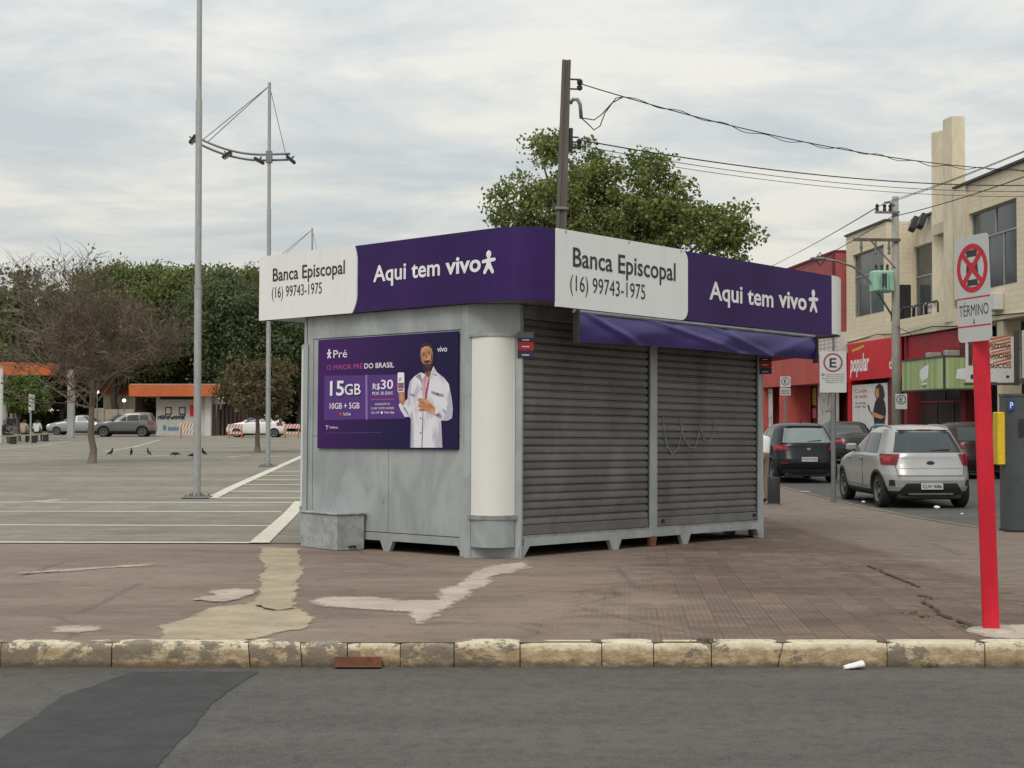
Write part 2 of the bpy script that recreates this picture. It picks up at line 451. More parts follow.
def m_kerb():
    t = NT('kerb_paint'); p = t.pos('w'); o = t.n('ShaderNodeObjectInfo')
    sx = t.n('ShaderNodeSeparateXYZ'); t.l(p, sx.inputs[0])
    n1 = t.noise(t.mapv(p, (1, 1, 1.6)), 3.6, 8, .76, .15); n2 = t.noise(t.mapv(p, (1, 1, 2)), 11, 7, .76, .1); n3 = t.noise(p, 34, 5, .75); fine = t.noise(p, 110, 3)
    conc = t.mix(n2, (.135, .108, .080), (.270, .228, .176))
    a = t.mix(t.ramp(n2, .35, .68), (.560, .480, .325), (.690, .625, .480))           # yellowed whitewash
    zz = t.math('ADD', sx.outputs[2], t.math('MULTIPLY', t.math('SUBTRACT', n2, .5), .10))
    face = t.ramp(zz, .128, .098)                                                     # rust-coloured dirt washed over the face
    a = t.mix(t.math('MULTIPLY', face, .70), a, t.mix(t.ramp(n2, .4, .65), (.300, .175, .080), (.475, .350, .195)))
    side = t.ramp(sx.outputs[0], .6, -1.0)                                            # the worn length of the kerb
    thr = t.math('ADD', n1, t.math('MULTIPLY', side, .10)); thr = t.math('ADD', thr, t.math('MULTIPLY', t.math('SUBTRACT', o.outputs['Random'], .5), .10))
    a = t.mix(t.math('MULTIPLY', t.ramp(thr, .575, .615), .9), a, conc)
    a = t.mix(t.math('MULTIPLY', t.ramp(n3, .58, .66), .55), a, (.13, .102, .074))
    low = t.ramp(t.math('ADD', sx.outputs[2], t.math('MULTIPLY', t.math('SUBTRACT', n2, .5), .09)), .060, .0)
    a = t.mix(t.math('MULTIPLY', low, .8), a, (.095, .072, .048))
    return t.done(a, .9, t.bump(fine, .5, .006, t.bump(n3, .6, .008, t.bump(n1, .8, .02))), 0, .15)
m_kerb()
mat('cement_cream', (.395, .335, .230), .9, .14, 1.6, .5, 70, spec=.2)
mat('cement_pale', (.430, .375, .310), .9, .2, 3, .5, 50, spec=.2)
mat('crack_dirt', (.05, .042, .032), .95, .2, 8)
mat('earth', (.16, .13, .09), .95, .2, .2, .3, 5)
def m_line():
    t = NT('road_paint'); p = t.pos('w')
    n1 = t.noise(t.mapv(p, (.5, 1, 1)), 5, 6, .7); n2 = t.noise(p, 40, 3)
    a = t.mix(t.ramp(n1, .48, .76), (.640, .600, .490), (.42, .39, .32))
    a = t.mix(t.math('MULTIPLY', t.ramp(n2, .5, .75), .5), a, (.30, .28, .23))
    return t.done(a, .8, None, 0, .25)
m_line()
def m_line2():
    t = NT('worn_road_paint'); p = t.pos('w')
    n1 = t.noise(t.mapv(p, (.3, 1, 1)), 3, 6, .7); n2 = t.noise(p, 30, 3)
    a = t.mix(t.ramp(n1, .35, .62), (.52, .49, .40), (.265, .248, .205))
    a = t.mix(t.math('MULTIPLY', t.ramp(n2, .5, .75), .5), a, (.28, .26, .21))
    return t.done(a, .8, None, 0, .25)
m_line2()

# ---------------------------------------------------------------- ground, roads, square
def KX(y): return 6.86 - .0675 * (y - 21.5)
BX = [(9.1, 11.0), (20.3, 11.0), (20.42, 8.3), (20.7, 7.45), (21.2, 7.0), (21.8, 6.84)]
def bx(y):
    if y >= 21.8: return KX(y)
    for (y0, x0), (y1, x1) in zip(BX, BX[1:]):
        if y <= y1: return x0 + (x1 - x0) * (y - y0) / (y1 - y0)
    return KX(y)
YS = [9.14, 12, 15, 17.64, 19, 20, 20.3, 20.42, 20.7, 21.2, 21.8] + [22.2 + .6 * i for i in range(22)] + [36, 38, 40, 45, 50, 60, 70, 80, 100, 120, 160, 220]
b = MB().add([(-900, -300, -1.0), (900, -300, -1.0), (900, 1500, -1.0), (-900, 1500, -1.0)], [(0, 1, 2, 3)])
b.build('ground', 'earth', kind='structure')
P = [[(x, y, 0.0) for x in (-90, 90)] for y in (-30, 9.02)]
road = MB().grid([[(x, y, 0) for x in np.linspace(-90, 90, 3)] for y in (-30, 9.14)], flip=False).build('front_road', 'asphalt', kind='structure')
SY = [9.02, 12, 15, 18, 20, 21] + [22.2 + .6 * i for i in range(22)] + [36, 38, 40, 45, 50, 60, 70, 80, 100, 120, 160, 220]
def sz(y):          # the side street's surface
    return (-.15) * sst(9, 20, y) if y < 22 else -.15 + (gz(8, y) - .10 + .15) * sst(22, 40, y)
FXK = lambda y: KX(y) + 8.05     # kerb on the far side of the side street
sr = MB().grid([[(x, y, sz(y)) for x in ((9.5 if y < 20.4 else KX(y) - .3), KX(y) + 4, FXK(y) + .1)] for y in SY]).build('side_road', 'side_asphalt', kind='structure')
plaza = MB().grid([[(x, y, gz(x, y)) for x in [-120, -8, -5, -2, 0, 2, 4, 6] + [bx(y) if bx(y) > 6.05 else bx(y)]] if bx(y) > 6 else [(x, y, gz(x, y)) for x in [-120, -8, -5, -2, 0, 1, 1.5, 1.8] + [bx(y)]] if bx(y) > 1.8 else [(x, y, gz(x, y)) for x in [-120, -60, -40, -30, -25, -20, -15, -14] + [bx(y)]] for y in YS]).build('plaza_pavement', 'plaza_paving', kind='structure')
lotY = [y for y in YS if y >= 17.6]
def lbx(y): return -.3 if y < 36 else min(-.3 + (y - 36) * .7, KX(y) - 3)
lot = MB().grid([[(x, y, gz(x, y) + .007) for x in (-118, -8, -5, -2, lbx(y))] for y in lotY]).build('parking_lot_surface', 'lot_asphalt', kind='structure')
fw = MB()
fwY = [y for y in SY if y >= 9]
fw.grid([[(x, y, sz(y) + .14) for x in (FXK(y) + .1, FXK(y) + 16)] for y in fwY])
fw.grid([[(FXK(y) + .1, y, z) for z in (sz(y) - .05, sz(y) + .14)] for y in fwY], flip=True)
mat('sidewalk_cement', (.27, .25, .22), .9, .15, .8, .3, 30)
fw.build('far_pavement', 'sidewalk_cement', kind='structure')

# kerb stones of the front kerb, joints where the photograph has them
kerb = thing('front_kerb', None, None); kerb['kind'] = 'structure'
jx = [-170, -60, 0, 111, 249, 301, 347, 400, 454, 520, 602, 654, 712, 781, 888, 986, 1090, 1200, 1300]
jw = [at(x, 653, 9.1).x for x in jx]
x = jw[0]
while x > -14: x -= .92; jw.insert(0, x)
x = jw[-1]
while x < 10.5: x += .92; jw.append(x)
kr = random.Random(4); kslant = [kr.choice((0, 0, 0, .012, -.012, .03)) for _ in jw]
for i in range(len(jw) - 1):
    x0, x1 = jw[i] + .003, jw[i + 1] - .003
    r_ = random.Random(i * 5 + 1)
    bb = MB(); n = max(3, int((x1 - x0) / .06))
    prof = [(0, -.06), (0, .04), (0, .09), (.002, .128), (.010, .144), (.026, .151), (.07, .152), (.13, .152), (.152, .150), (.155, -.05)]
    rows = []
    dy, dz = r_.uniform(-.007, .007), r_.uniform(-.005, .005); sl0, sl1 = kslant[i], kslant[i + 1]
    for k in range(n + 1):
        xx = x0 + (x1 - x0) * k / n; end = min(k, n - k); sl = sl0 + (sl1 - sl0) * k / n
        ch = .009 if end == 0 else 0
        w1 = .003 * math.sin(xx * 9.1 + i) + r_.uniform(-.0035, .0035) + (r_.uniform(-.012, 0) if end == 0 else 0)
        rows.append([(xx + sl * (c_ - .07) * 8, 9.115 + a + dy + w1 * (1 if a < .1 else 0) + ch * (1 if a < .02 else 0), (c_ * 1.0 + dz - ch * .8 - max(0, w1) * .5 if c_ > .09 else c_) + (gz(xx, 9.1) - .15) * (1 if c_ > .1 else 0)) for a, c_ in prof])
    bb.grid(rows, flip=True)
    m_ = len(prof)
    bb.add(rows[0], [tuple(range(m_))[::-1]][::-1]); bb.add(rows[-1], [tuple(range(m_))[::-1]])
    bb.build('kerb_stone', 'kerb_paint', kerb, 'auto')
mat('gutter_dust', (.150, .146, .138), .9, .2, 6)
mat('old_concrete_kerb', (.185, .160, .125), .9, .25, 2, .4, 40)
skerb = thing('side_kerb', None, None); skerb['kind'] = 'structure'
ks = [(10.9, 20.32), (9.6, 20.36), (8.3, 20.44), (7.45, 20.72), (7.0, 21.22), (6.86, 21.82)] + [(KX(22.8 + i), 22.8 + i) for i in range(40)]
for i in range(len(ks) - 1):
    (xa, ya), (xb, yb) = ks[i], ks[i + 1]
    d = Vector((xb - xa, yb - ya, 0)).normalized(); nrm = Vector((d.y, -d.x, 0))
    p0 = Vector((xa, ya, 0)) + d * .008; p1 = Vector((xb, yb, 0)) - d * .008
    z0, z1 = gz(xa, ya) + .012, gz(xb, yb) + .012
    rows = [[(p.x + nrm.x * o_, p.y + nrm.y * o_, (zz if c_ else sz(p.y) - .05) - (.02 if o_ > .13 and c_ else 0)) for o_, c_ in ((-.02, 0), (-.02, 1), (.11, 1), (.14, 1), (.145, 0))] for p, zz in ((p0, z0), (p1, z1))]
    bb = MB().grid(rows); bb.add(rows[0], [(0, 1, 2, 3, 4)]); bb.add(rows[1], [(4, 3, 2, 1, 0)])
    bb.build('kerb_stone', 'old_concrete_kerb', skerb)
fkerb = thing('far_kerb', None, None); fkerb['kind'] = 'structure'
for i in range(34):
    y0 = 24 + i * 1.6; y1 = y0 + 1.58
    rows = [[(FXK(y) + o_, y, z_ + sz(y)) for o_, z_ in ((-.06, -.05), (-.05, .13), (-.03, .15), (.12, .15), (.12, 0))] for y in (y0, y1)]
    bb = MB().grid(rows, flip=True); bb.add(rows[0], [(4, 3, 2, 1, 0)]); bb.add(rows[1], [(0, 1, 2, 3, 4)])
    bb.build('kerb_stone', 'old_concrete_kerb', fkerb)

def jag(pts, amp, n=5, seed=0):
    r_ = random.Random(seed); out = []
    for i, p in enumerate(pts):
        q = pts[(i + 1) % len(pts)]; L_ = math.hypot(q[0] - p[0], q[1] - p[1])
        m_ = max(2, int(L_ / .05))
        for k in range(m_):
            t_ = k / m_; a_ = amp if k else amp * .3
            out.append((p[0] + (q[0] - p[0]) * t_ + r_.gauss(0, a_), p[1] + (q[1] - p[1]) * t_ + r_.gauss(0, a_)))
    return out
def m_worn(name, c, amp, soft, var=.16, sc=1.6, agg=None):
    """a skim of cement or asphalt whose edge crumbles away: 'edge' is the distance in from the rim"""
    t = NT(name); p = t.pos('w'); at_ = t.n('ShaderNodeAttribute', attribute_name='edge')
    n1 = t.noise(t.mapv(p, (1, 1.6, 1)), sc, 6, .65, .5); fine = t.noise(p, 80, 3)
    a = t.mix(t.ramp(n1, .32, .68), sc3(c, 1 - var), sc3(c, 1 + var)); a = t.mix(t.ramp(fine, .45, .7), a, t.mix(1.0, a, (.80, .79, .78), 'MULTIPLY'))
    a = t.mix(t.math('MULTIPLY', t.ramp(t.noise(p, 5, 6, .72, .8), .55, .66), .6), a, sc3(c, .62))
    nn = t.math('ADD', t.math('MULTIPLY', t.noise(t.mapv(p, (1, .55, 1)), 3.2, 4, .62), .72), t.math('MULTIPLY', t.noise(t.mapv(p, (1, .4, 1)), 22, 4, .7), .28))
    e = t.math('ADD', at_.outputs['Fac'], t.math('MULTIPLY', t.math('SUBTRACT', nn, .5), amp))
    al = t.ramp(e, -soft, soft)
    tr = t.n('ShaderNodeBsdfTransparent'); ms = t.n('ShaderNodeMixShader'); t.l(al, ms.inputs[0])
    t.done(a, .9, t.bump(fine, .5, .006), 0, .2)
    t.l(tr.outputs[0], ms.inputs[1]); t.l(t.b.outputs[0], ms.inputs[2]); t.l(ms.outputs[0], t.out.inputs[0])
m_worn('skim_cream', (.385, .318, .222), .34, .02); m_worn('skim_pale', (.440, .378, .305), .55, .05); m_worn('asphalt_skim', (.060, .059, .059), .12, .006, .12, 3)
def sheet(name, px, m, parent, lift, amp=.012, flatz=None, seed=1, pad=.22, step=.05):
    pts = []
    for p in px:
        q = gp(*p) if flatz is None else Vector((0, 0, CZ)) + ray(*p) * ((flatz - CZ) / ray(*p).z)
        pts.append((q.x, q.y))
    P_ = np.array(pts); Q_ = np.roll(P_, -1, 0)
    x0, y0 = P_.min(0) - pad; x1, y1 = P_.max(0) + pad
    if flatz is None: y0 = max(y0, 9.235)
    else: y1 = min(y1, 8.98)
    xs = np.arange(x0, x1 + step, step); ys = np.linspace(y0, y1, max(2, int((y1 - y0) / step) + 1)); gx, gy = np.meshgrid(xs, ys); C_ = np.stack([gx.ravel(), gy.ravel()], 1)
    d = np.full(len(C_), 1e9); ins = np.zeros(len(C_), bool)
    for a, b_ in zip(P_, Q_):
        ab = b_ - a; u = np.clip(((C_ - a) @ ab) / (ab @ ab), 0, 1); d = np.minimum(d, np.hypot(*(C_ - a - u[:, None] * ab).T))
        cr = (a[1] > C_[:, 1]) != (b_[1] > C_[:, 1])
        with np.errstate(divide='ignore', invalid='ignore'): xi = (b_[0] - a[0]) * (C_[:, 1] - a[1]) / (b_[1] - a[1]) + a[0]
        ins ^= cr & (C_[:, 0] < xi)
    sdv = np.where(ins, d, -d); m_ = len(xs); keep = sdv > -pad
    fs = [(i * m_ + j, i * m_ + j + 1, (i + 1) * m_ + j + 1, (i + 1) * m_ + j) for i in range(len(ys) - 1) for j in range(m_ - 1) if keep[i * m_ + j] or keep[i * m_ + j + 1] or keep[(i + 1) * m_ + j] or keep[(i + 1) * m_ + j + 1]]
    me = bpy.data.meshes.new(name)
    me.from_pydata([(x, y, (gz(x, y) if flatz is None else flatz) + lift) for x, y in C_], [], fs)
    at_ = me.attributes.new('edge', 'FLOAT', 'POINT'); at_.data.foreach_set('value', sdv.astype(np.float32))
    me.materials.append(MATS[m])
    return link(name, me, parent)
sheet('asphalt_patch', [(-60, 775), (0, 740), (65, 695), (100, 684), (132, 672), (258, 672), (235, 687), (210, 705), (187, 735), (157, 766), (120, 830), (-60, 850)], 'asphalt_skim', road, .003, .004, 0.0, 3)
sheet('cement_patch', [(263, 547), (300, 549), (298, 558), (304, 569), (300, 577), (296, 591), (291, 607), (306, 613), (314, 622), (302, 629), (271, 634), (257, 640), (159, 639.5), (163, 632), (157, 626), (185, 618), (212, 608), (247, 604), (257, 596), (259, 583), (263, 567), (257, 558)], 'skim_cream', plaza, .004, .012, seed=4)
sheet('cement_patch', [(186, 600), (216, 596.6), (220, 590.8), (237, 589.8), (257, 590.2), (253, 596), (224, 603)], 'skim_pale', plaza, .009, .02, seed=5)
sheet('cement_patch', [(314, 602), (330, 597), (370, 597), (400, 601), (430, 600), (460, 583), (488, 566), (525, 562.5), (527, 569), (495, 576), (465, 597), (438, 612), (422, 624), (415, 612), (380, 610), (325, 607)], 'skim_pale', plaza, .004, .02, seed=6)
sheet('cement_patch', [(48, 628), (70, 626), (100, 627), (104, 631), (75, 633), (50, 632)], 'skim_pale', plaza, .004, .03, seed=7)
sheet('cement_patch', [(20, 573), (60, 570), (100, 567), (150, 564), (150, 565.5), (100, 569), (60, 572), (20, 575)], 'skim_pale', plaza, .004, .02, seed=8)
sheet('cement_patch', [(975, 633), (990, 627), (1060, 624), (1090, 640), (1000, 640)], 'skim_pale', plaza, .004, .012, seed=9)
def strip_w(name, pts, w, m, parent, lift, jit=0.0, seed=0):
    r_ = random.Random(seed); q = [Vector((p[0], p[1], 0)) for p in pts]; rows = []
    for i, p in enumerate(q):
        d = (q[min(i + 1, len(q) - 1)] - q[max(i - 1, 0)]).normalized(); nn = Vector((-d.y, d.x, 0))
        ww = w * (1 + r_.uniform(-jit, jit)); a = p + nn * ww / 2; c_ = p - nn * ww / 2
        rows.append([(a.x, a.y, gz(a.x, a.y) + lift), (c_.x, c_.y, gz(c_.x, c_.y) + lift)])
    bb = MB(); bb.grid(rows, flip=False); return bb.build(name, m, parent)
def dens(pts, step):
    o = [pts[0]]
    for a, c_ in zip(pts, pts[1:]):
        n = max(1, int(math.hypot(c_[0] - a[0], c_[1] - a[1]) / step))
        o += [(a[0] + (c_[0] - a[0]) * k / n, a[1] + (c_[1] - a[1]) * k / n) for k in range(1, n + 1)]
    return o
def gpx(pts): return [(gp(*p).x, gp(*p).y) for p in pts]
# painted bay lines
for (ya, xa, xb, w) in ((544, -420, 262, .2), (526.3, -420, 270, .2), (512.3, -420, 281, .2), (503, -420, 299, .2), (498.6, 212, 340, .22), (491.7, 226, 345, .22), (485.0, 240, 350, .22), (480.2, 252, 355, .22), (476, 262, 360, .22), (472, 272, 360, .22)):
    a = gp(xa, ya); c_ = gp(xb, ya)
    if ya > 543: a.y += .10; c_.y += .10
    strip_w('painted_line', dens([(a.x, a.y), (c_.x, c_.y)], .6), w, 'road_paint', lot, .012)
for pts, w in (([(259, 544), (301, 502)], .24), ([(211, 499), (306, 455)], .24)):
    strip_w('painted_line', dens(gpx(pts), .4), w, 'road_paint', lot, .017)
for pts, w in (([(-30, 451), (0, 449.3), (40, 446), (70, 441)], .25), ([(105, 452), (135, 447), (160, 440)], .25), ([(-20, 456), (50, 455.6)], .3), ([(56, 455.6), (82, 455.8)], .3), ([(115, 455.8), (140, 456)], .3), ([(143, 457), (170, 455.5)], .35), ([(228, 457.5), (250, 455.5)], .3), ([(262, 457.5), (282, 456)], .3), ([(205, 440), (245, 440.5)], .35), ([(262, 444), (300, 443.5)], .3), ([(28, 503), (62, 500)], .4)):
    strip_w('painted_line', dens(gpx(pts), .5), w, 'worn_road_paint', lot, .012, .15)
# cracks in the paving
for k, pts in enumerate(([(868, 566), (893, 577), (921, 588)], [(922, 602), (932, 607), (940, 615), (957, 621), (968, 625), (978, 628)], [(255, 606), (275, 611), (292, 609)], [(0, 576), (30, 574), (62, 572)]  )):
    q = dens(gpx(pts), .06); rr = random.Random(k)
    q = [(x + rr.gauss(0, .012), y + rr.gauss(0, .02)) for x, y in q]
    strip_w('crack', q, .028, 'crack_dirt', plaza, .010, .7, k)

# ---------------------------------------------------------------- the kiosk
def m_galv():
    t = NT('galvanised_sheet'); p = t.pos()
    n1 = t.noise(t.mapv(p, (1, 1, .6)), 2.2, 6, .62, .8); n2 = t.noise(t.mapv(p, (1.2, 1.2, .25)), 5, 5, .65, .4); n3 = t.noise(p, 40, 3)
    a = t.mix(t.ramp(n1, .35, .68), (.290, .318, .322), (.395, .420, .418))
    a = t.mix(t.math('MULTIPLY', t.ramp(n1, .60, .76), .42), a, (.205, .232, .240))
    a = t.mix(t.math('MULTIPLY', t.ramp(n2, .55, .78), .4), a, (.52, .535, .52))
    a = t.mix(t.math('MULTIPLY', t.ramp(t.noise(t.mapv(p, (3, 3, .5)), 6, 4, .7), .64, .72), .5), a, (.12, .13, .13))
    return t.done(a, t.math('ADD', .38, t.math('MULTIPLY', n2, .25)), t.bump(n1, .12, .02), .25, .5)
m_galv()
mat('galvanised_dark', (.225, .240, .243), .5, .2, 3, metal=.3)
mat('steel_trim', (.36, .345, .33), .4, .2, 9, metal=.6)
def m_shutter():
    t = NT('shutter_steel'); p = t.pos('w'); o = t.n('ShaderNodeObjectInfo')
    n1 = t.noise(t.mapv(p, (.9, .9, .7)), 1.6, 5, .62, .6); n2 = t.noise(t.mapv(p, (2, 2, .3)), 7, 4, .6)
    a = t.mix(t.ramp(n1, .3, .72), (.118, .113, .108), (.182, .176, .168))
    k = t.math('ADD', .86, t.math('MULTIPLY', o.outputs['Random'], .28))
    kk = t.n('ShaderNodeCombineColor'); [t.l(k, kk.inputs[i]) for i in range(3)]
    a = t.mix(1.0, a, kk.outputs[0], 'MULTIPLY')
    a = t.mix(t.math('MULTIPLY', t.ramp(n2, .55, .8), .16), a, (.075, .07, .066))
    return t.done(a, .55, None, .25, .4)
m_shutter()
mat('white_board', (.70, .695, .665), .45, .03, 1.5, stretch=(1, 1, .3), fine=.006)
def m_purple():
    t = NT('purple_vinyl'); p = t.pos()
    n1 = t.noise(p, .7, 3); n2 = t.noise(t.mapv(p, (1, 1, .15)), 9, 4, .6)
    a = t.mix(t.ramp(n1, .3, .7), lin('#2e174d'), lin('#381f5c'))
    a = t.mix(t.math('MULTIPLY', t.ramp(n2, .6, .8), .18), a, lin('#4a3a70'))
    return t.done(a, .48, t.bump(n1, .05, .05), 0, .22)
m_purple()
def m_sign():
    t = NT('sign_white'); p = t.pos(); n1 = t.noise(t.mapv(p, (1, 1, .12)), 9, 5, .65); n2 = t.noise(p, 1.3, 4)
    a = t.mix(t.math('MULTIPLY', t.ramp(n1, .50, .78), .22), (.745, .75, .735), (.50, .48, .43)); a = t.mix(t.math('MULTIPLY', t.ramp(n2, .5, .75), .15), a, (.60, .59, .55))
    return t.done(a, .45, t.bump(n2, .05, .05), 0, .35)
m_sign()
mat('letter_white', (.80, .80, .80), .5, .03, 2)
mat('letter_grey', (.032, .033, .040), .5, .1, 2)
mat('awning_purple', lin('#2f2068'), .30, .06, 3, spec=.55, fine=.01)
mat('dark_void', (.012, .012, .013), .9, .1, 2)
mat('rust_brown', (.16, .065, .035), .8, .3, 8, .3, 40)
mat('black_metal', (.022, .023, .026), .5, .2, 5)

dLv = ray(-1100, 433).normalized(); dRv = ray(1835, 447).normalized()
dRv = (dRv - dLv * dRv.dot(dLv)).normalized(); upv = dRv.cross(dLv).normalized()
KO = Vector((-.17848574, 15.41894487, .05422599))
KM = Matrix(((dRv.x, dLv.x, upv.x, KO.x), (dRv.y, dLv.y, upv.y, KO.y), (dRv.z, dLv.z, upv.z, KO.z), (0, 0, 0, 1)))
kiosk = thing('kiosk', 'grey metal newsstand kiosk with purple and white fascia and closed roller shutters', 'kiosk', mw=KM)
# local frame: x runs along the shutter side, y along the poster side, z up
CA, CB = .41, .362            # corner chamfer along y and along x
VX, UY = 5.553, 3.51          # outer size of the body
ZT = 2.73
G = 'galvanised_sheet'
# -- poster side (x = 0): sheets in a frame
yA, yB = CA, UY - CA
for y0, y1 in ((yA, yA + .115), (yB - .11, yB)): MB().cbox(0, .07, y0, y1, .0 if y0 == yA else .12, ZT, .006).build('wall_post', G, kiosk, 'auto')
MB().cbox(.003, .07, yA + .117, yB - .112, 2.46, ZT, .004).build('wall_header', G, kiosk, 'auto')
for y0, y1, z0, z1 in ((yA + .12, 1.662, .212, 1.30), (1.668, yB - .115, .212, 1.30), (yA + .12, 1.662, 1.304, 2.455), (1.668, yB - .115, 1.304, 2.455)):
    bb = MB().cbox(.010, .05, y0, y1, z0, z1, .003); bb.build('wall_panel', G, kiosk, 'auto')
# skirt with feet
def skirt(name, axis, s, e, feet, t0, t1):
    """feet: (centre, half width at bottom, half width at top)"""
    top, low = .205, .118
    pts = [(s, top), (s, low)]
    for c_, hb, ht in feet: pts += [(c_ - ht, low), (c_ - hb, .0), (c_ + hb, .0), (c_ + ht, low)]
    pts += [(e, low), (e, top)]
    MB().prism(pts[::1], axis, t0, t1).build(name, G, kiosk)
skirt('skirt', 'x', yA + .117, yB - .112, [(1.683, .045, .105), (2.6, .05, .11)], .004, .06)
MB().prism([(yA - .0, .118), (yA, .0), (yA + .055, 0), (yA + .17, .118)], 'x', .012, .066).build('foot', G, kiosk)
# -- shutter side (y = 0)
xA, xB = CB, VX - CB
for x0, x1, z0 in ((xA, xA + .065, 0), (2.714, 2.850, .12), (xB - .115, xB, 0)): MB().cbox(x0, x1, -.012, .08, z0, ZT, .006).build('shutter_post', G, kiosk, 'auto')
MB().cbox(xA + .09, xB - .12, -.004, .06, 2.58, ZT, .004).build('header', 'galvanised_dark', kiosk)
skirt('skirt', 'y', xA + .088, xB - .117, [(2.045, .055, .115), (3.435, .05, .11)], -.006, .05)
MB().prism([(xA + .0, .118), (xA, 0), (xA + .075, 0), (xA + .175, .118)], 'y', -.014, .045).build('foot', G, kiosk)
MB().prism([(xB - .175, .118), (xB - .095, 0), (xB, 0), (xB, .118)], 'y', -.014, .045).build('foot', G, kiosk)
MB().prism([(2.70, .118), (2.725, .0), (2.80, .0), (2.825, .118)], 'y', -.02, .04).build('foot', 'rust_brown', kiosk)['label'] = 'rusty brown foot below the middle shutter post'
def slat_mesh(w, h):
    prof = [(0, .010), (0.002, -.004), (.008, -.013), (h * .38, -.0165), (h * .72, -.013), (h * .80, -.004), (h * .84, .006), (h - .001, .010)]
    bb = MB(); bb.grid([[(x, y, z) for z, y in prof] for x in (0, w)], flip=True)
    return bb.mesh('slat', 'shutter_steel', 'auto')
for x0, x1 in ((xA + .068, 2.712), (2.852, xB - .118)):
    sh = link('shutter', None, kiosk, loc=(x0, .035, .205)); sh['label'] = 'closed grey roller shutter'
    w = x1 - x0; hs = .0866; me = slat_mesh(w - .03, hs)
    bb = MB(); bb.cbox(.012, w - .012, -.022, .012, .03, .135, .006); bb.build('bottom_slat', 'shutter_steel', sh, 'auto')
    bb = MB(); bb.cbox(.0, w, -.036, .01, -.012, .027, .005); bb.build('sill_rail', 'steel_trim', sh, 'auto')
    for i in range(28):
        link('slat', me, sh, loc=(.015, random.uniform(-.002, .002), .137 + i * hs))
    for g0, g1 in ((-.001, .016), (w - .016, w + .001)): MB().box(g0, g1, -.02, .03, .03, 2.5).build('guide_channel', 'black_metal', sh)
for x_ in (2.98, xB - .2): MB().lathe([(.024, 0), (.022, -.02)][::-1], (x_, .008, .30), 10, 'y').build('lock', 'black_metal', kiosk)
# chalk-like scribble on the right shutter
def sq(px, py): # point on the shutter plane
    r = ray(px, py); n_ = dLv; t_ = (KO - Vector((0, 0, CZ))).dot(n_) / r.dot(n_); q = Vector((0, 0, CZ)) + r * t_ - KO
    return (q.dot(dRv), q.dot(upv))
mat('chalk', (.205, .20, .195), .9, .2, 8)
scr = []
for pts in ([(664, 415), (665, 432), (668, 446), (673, 454), (678, 450), (682, 436), (683, 418)], [(681, 418), (684, 436), (690, 447), (696, 448), (700, 432), (702, 420)], [(702, 428), (705, 440), (711, 441), (715, 432), (716, 416)]):
    q = [sq(*p) for p in pts]
    for a, c_ in zip(q, q[1:]): scr.append(capsule(a, c_, .009, .009, 3))
shape('chalk_scribble', scr, 'chalk', kiosk, (0, .012, 0), (1, 0, 0), (0, 0, 1), step=-.00001)
# -- rounded corner columns
def corner(cx, cy, ang, main):
    """column on a chamfered corner; local frame: x across the chamfer, -y outwards"""
    W = .547
    T_ = Matrix.Translation((cx, cy, 0)) @ Matrix.Rotation(ang, 4, 'Z')
    c_ = link('corner_column', None, kiosk, mw=T_)
    def arc(z0, z1, w, bulge, y0, m, nm, n=10, par=c_, sm='auto'):
        if not main: bulge *= .38
        pts = [(-w / 2 + w * k / n, y0 - bulge * (1 - (2 * k / n - 1) ** 2)) for k in range(n + 1)] + [(w / 2, y0 + .05), (-w / 2, y0 + .05)]
        return MB().prism(pts, 'z', z0, z1).build(nm, m, par, sm)
    arc(.457, 2.37, W - .075, .15, -.01, 'white_board', 'white_board')
    arc(.413, .455, W - .01, .165, -.012, 'steel_trim', 'metal_band')
    arc(2.372, 2.40, W - .01, .16, -.01, 'steel_trim', 'metal_band')
    arc(.118, .411, W - .075, .155, -.012, G, 'lower_panel')
    MB().box(-W / 2 + .03, W / 2 - .03, .012, .03, 0, .12).build('plinth', G, c_)
    MB().box(-W / 2 + .002, W / 2 - .002, .002, .03, 2.40, ZT).build('top_panel', G, c_)
    for s in (-1, 1): MB().box(s * W / 2 - .034, s * W / 2 + .034, -.004, .05, 0.0, 2.40).build('edge_post', G, c_)
a0 = math.atan2(-CA, CB)     # direction of the chamfer that faces the camera: from (0, CA) to (CB, 0)
corner(CB / 2, CA / 2, a0, True)
corner(CB / 2, UY - CA / 2, a0 - math.pi / 2, False)
corner(VX - CB / 2, CA / 2, a0 + math.pi / 2 + .1, False)
corner(VX - CB / 2, UY - CA / 2, a0 + math.pi, False)
# -- back walls, floor and ceiling
MB().box(VX - .05, VX, CA + .03, UY - CA - .03, .12, ZT).build('wall_panel', G, kiosk)
MB().box(CB + .03, VX - CB - .03, UY - .05, UY, .12, ZT).build('wall_panel', G, kiosk)
MB().prism([(.09, CA), (CB, .09), (VX - CB, .09), (VX - .09, CA), (VX - .09, UY - CA), (VX - CB, UY - .09), (CB, UY - .09), (.09, UY - CA)], 'z', .125, .16).build('floor_plate', 'black_metal', kiosk)
for x_, y_ in ((.5, 3.4), (5.3, 3.4), (5.3, .6)): MB().box(x_ - .06, x_ + .06, y_ - .06, y_ + .06, 0, .13).build('foot', G, kiosk)
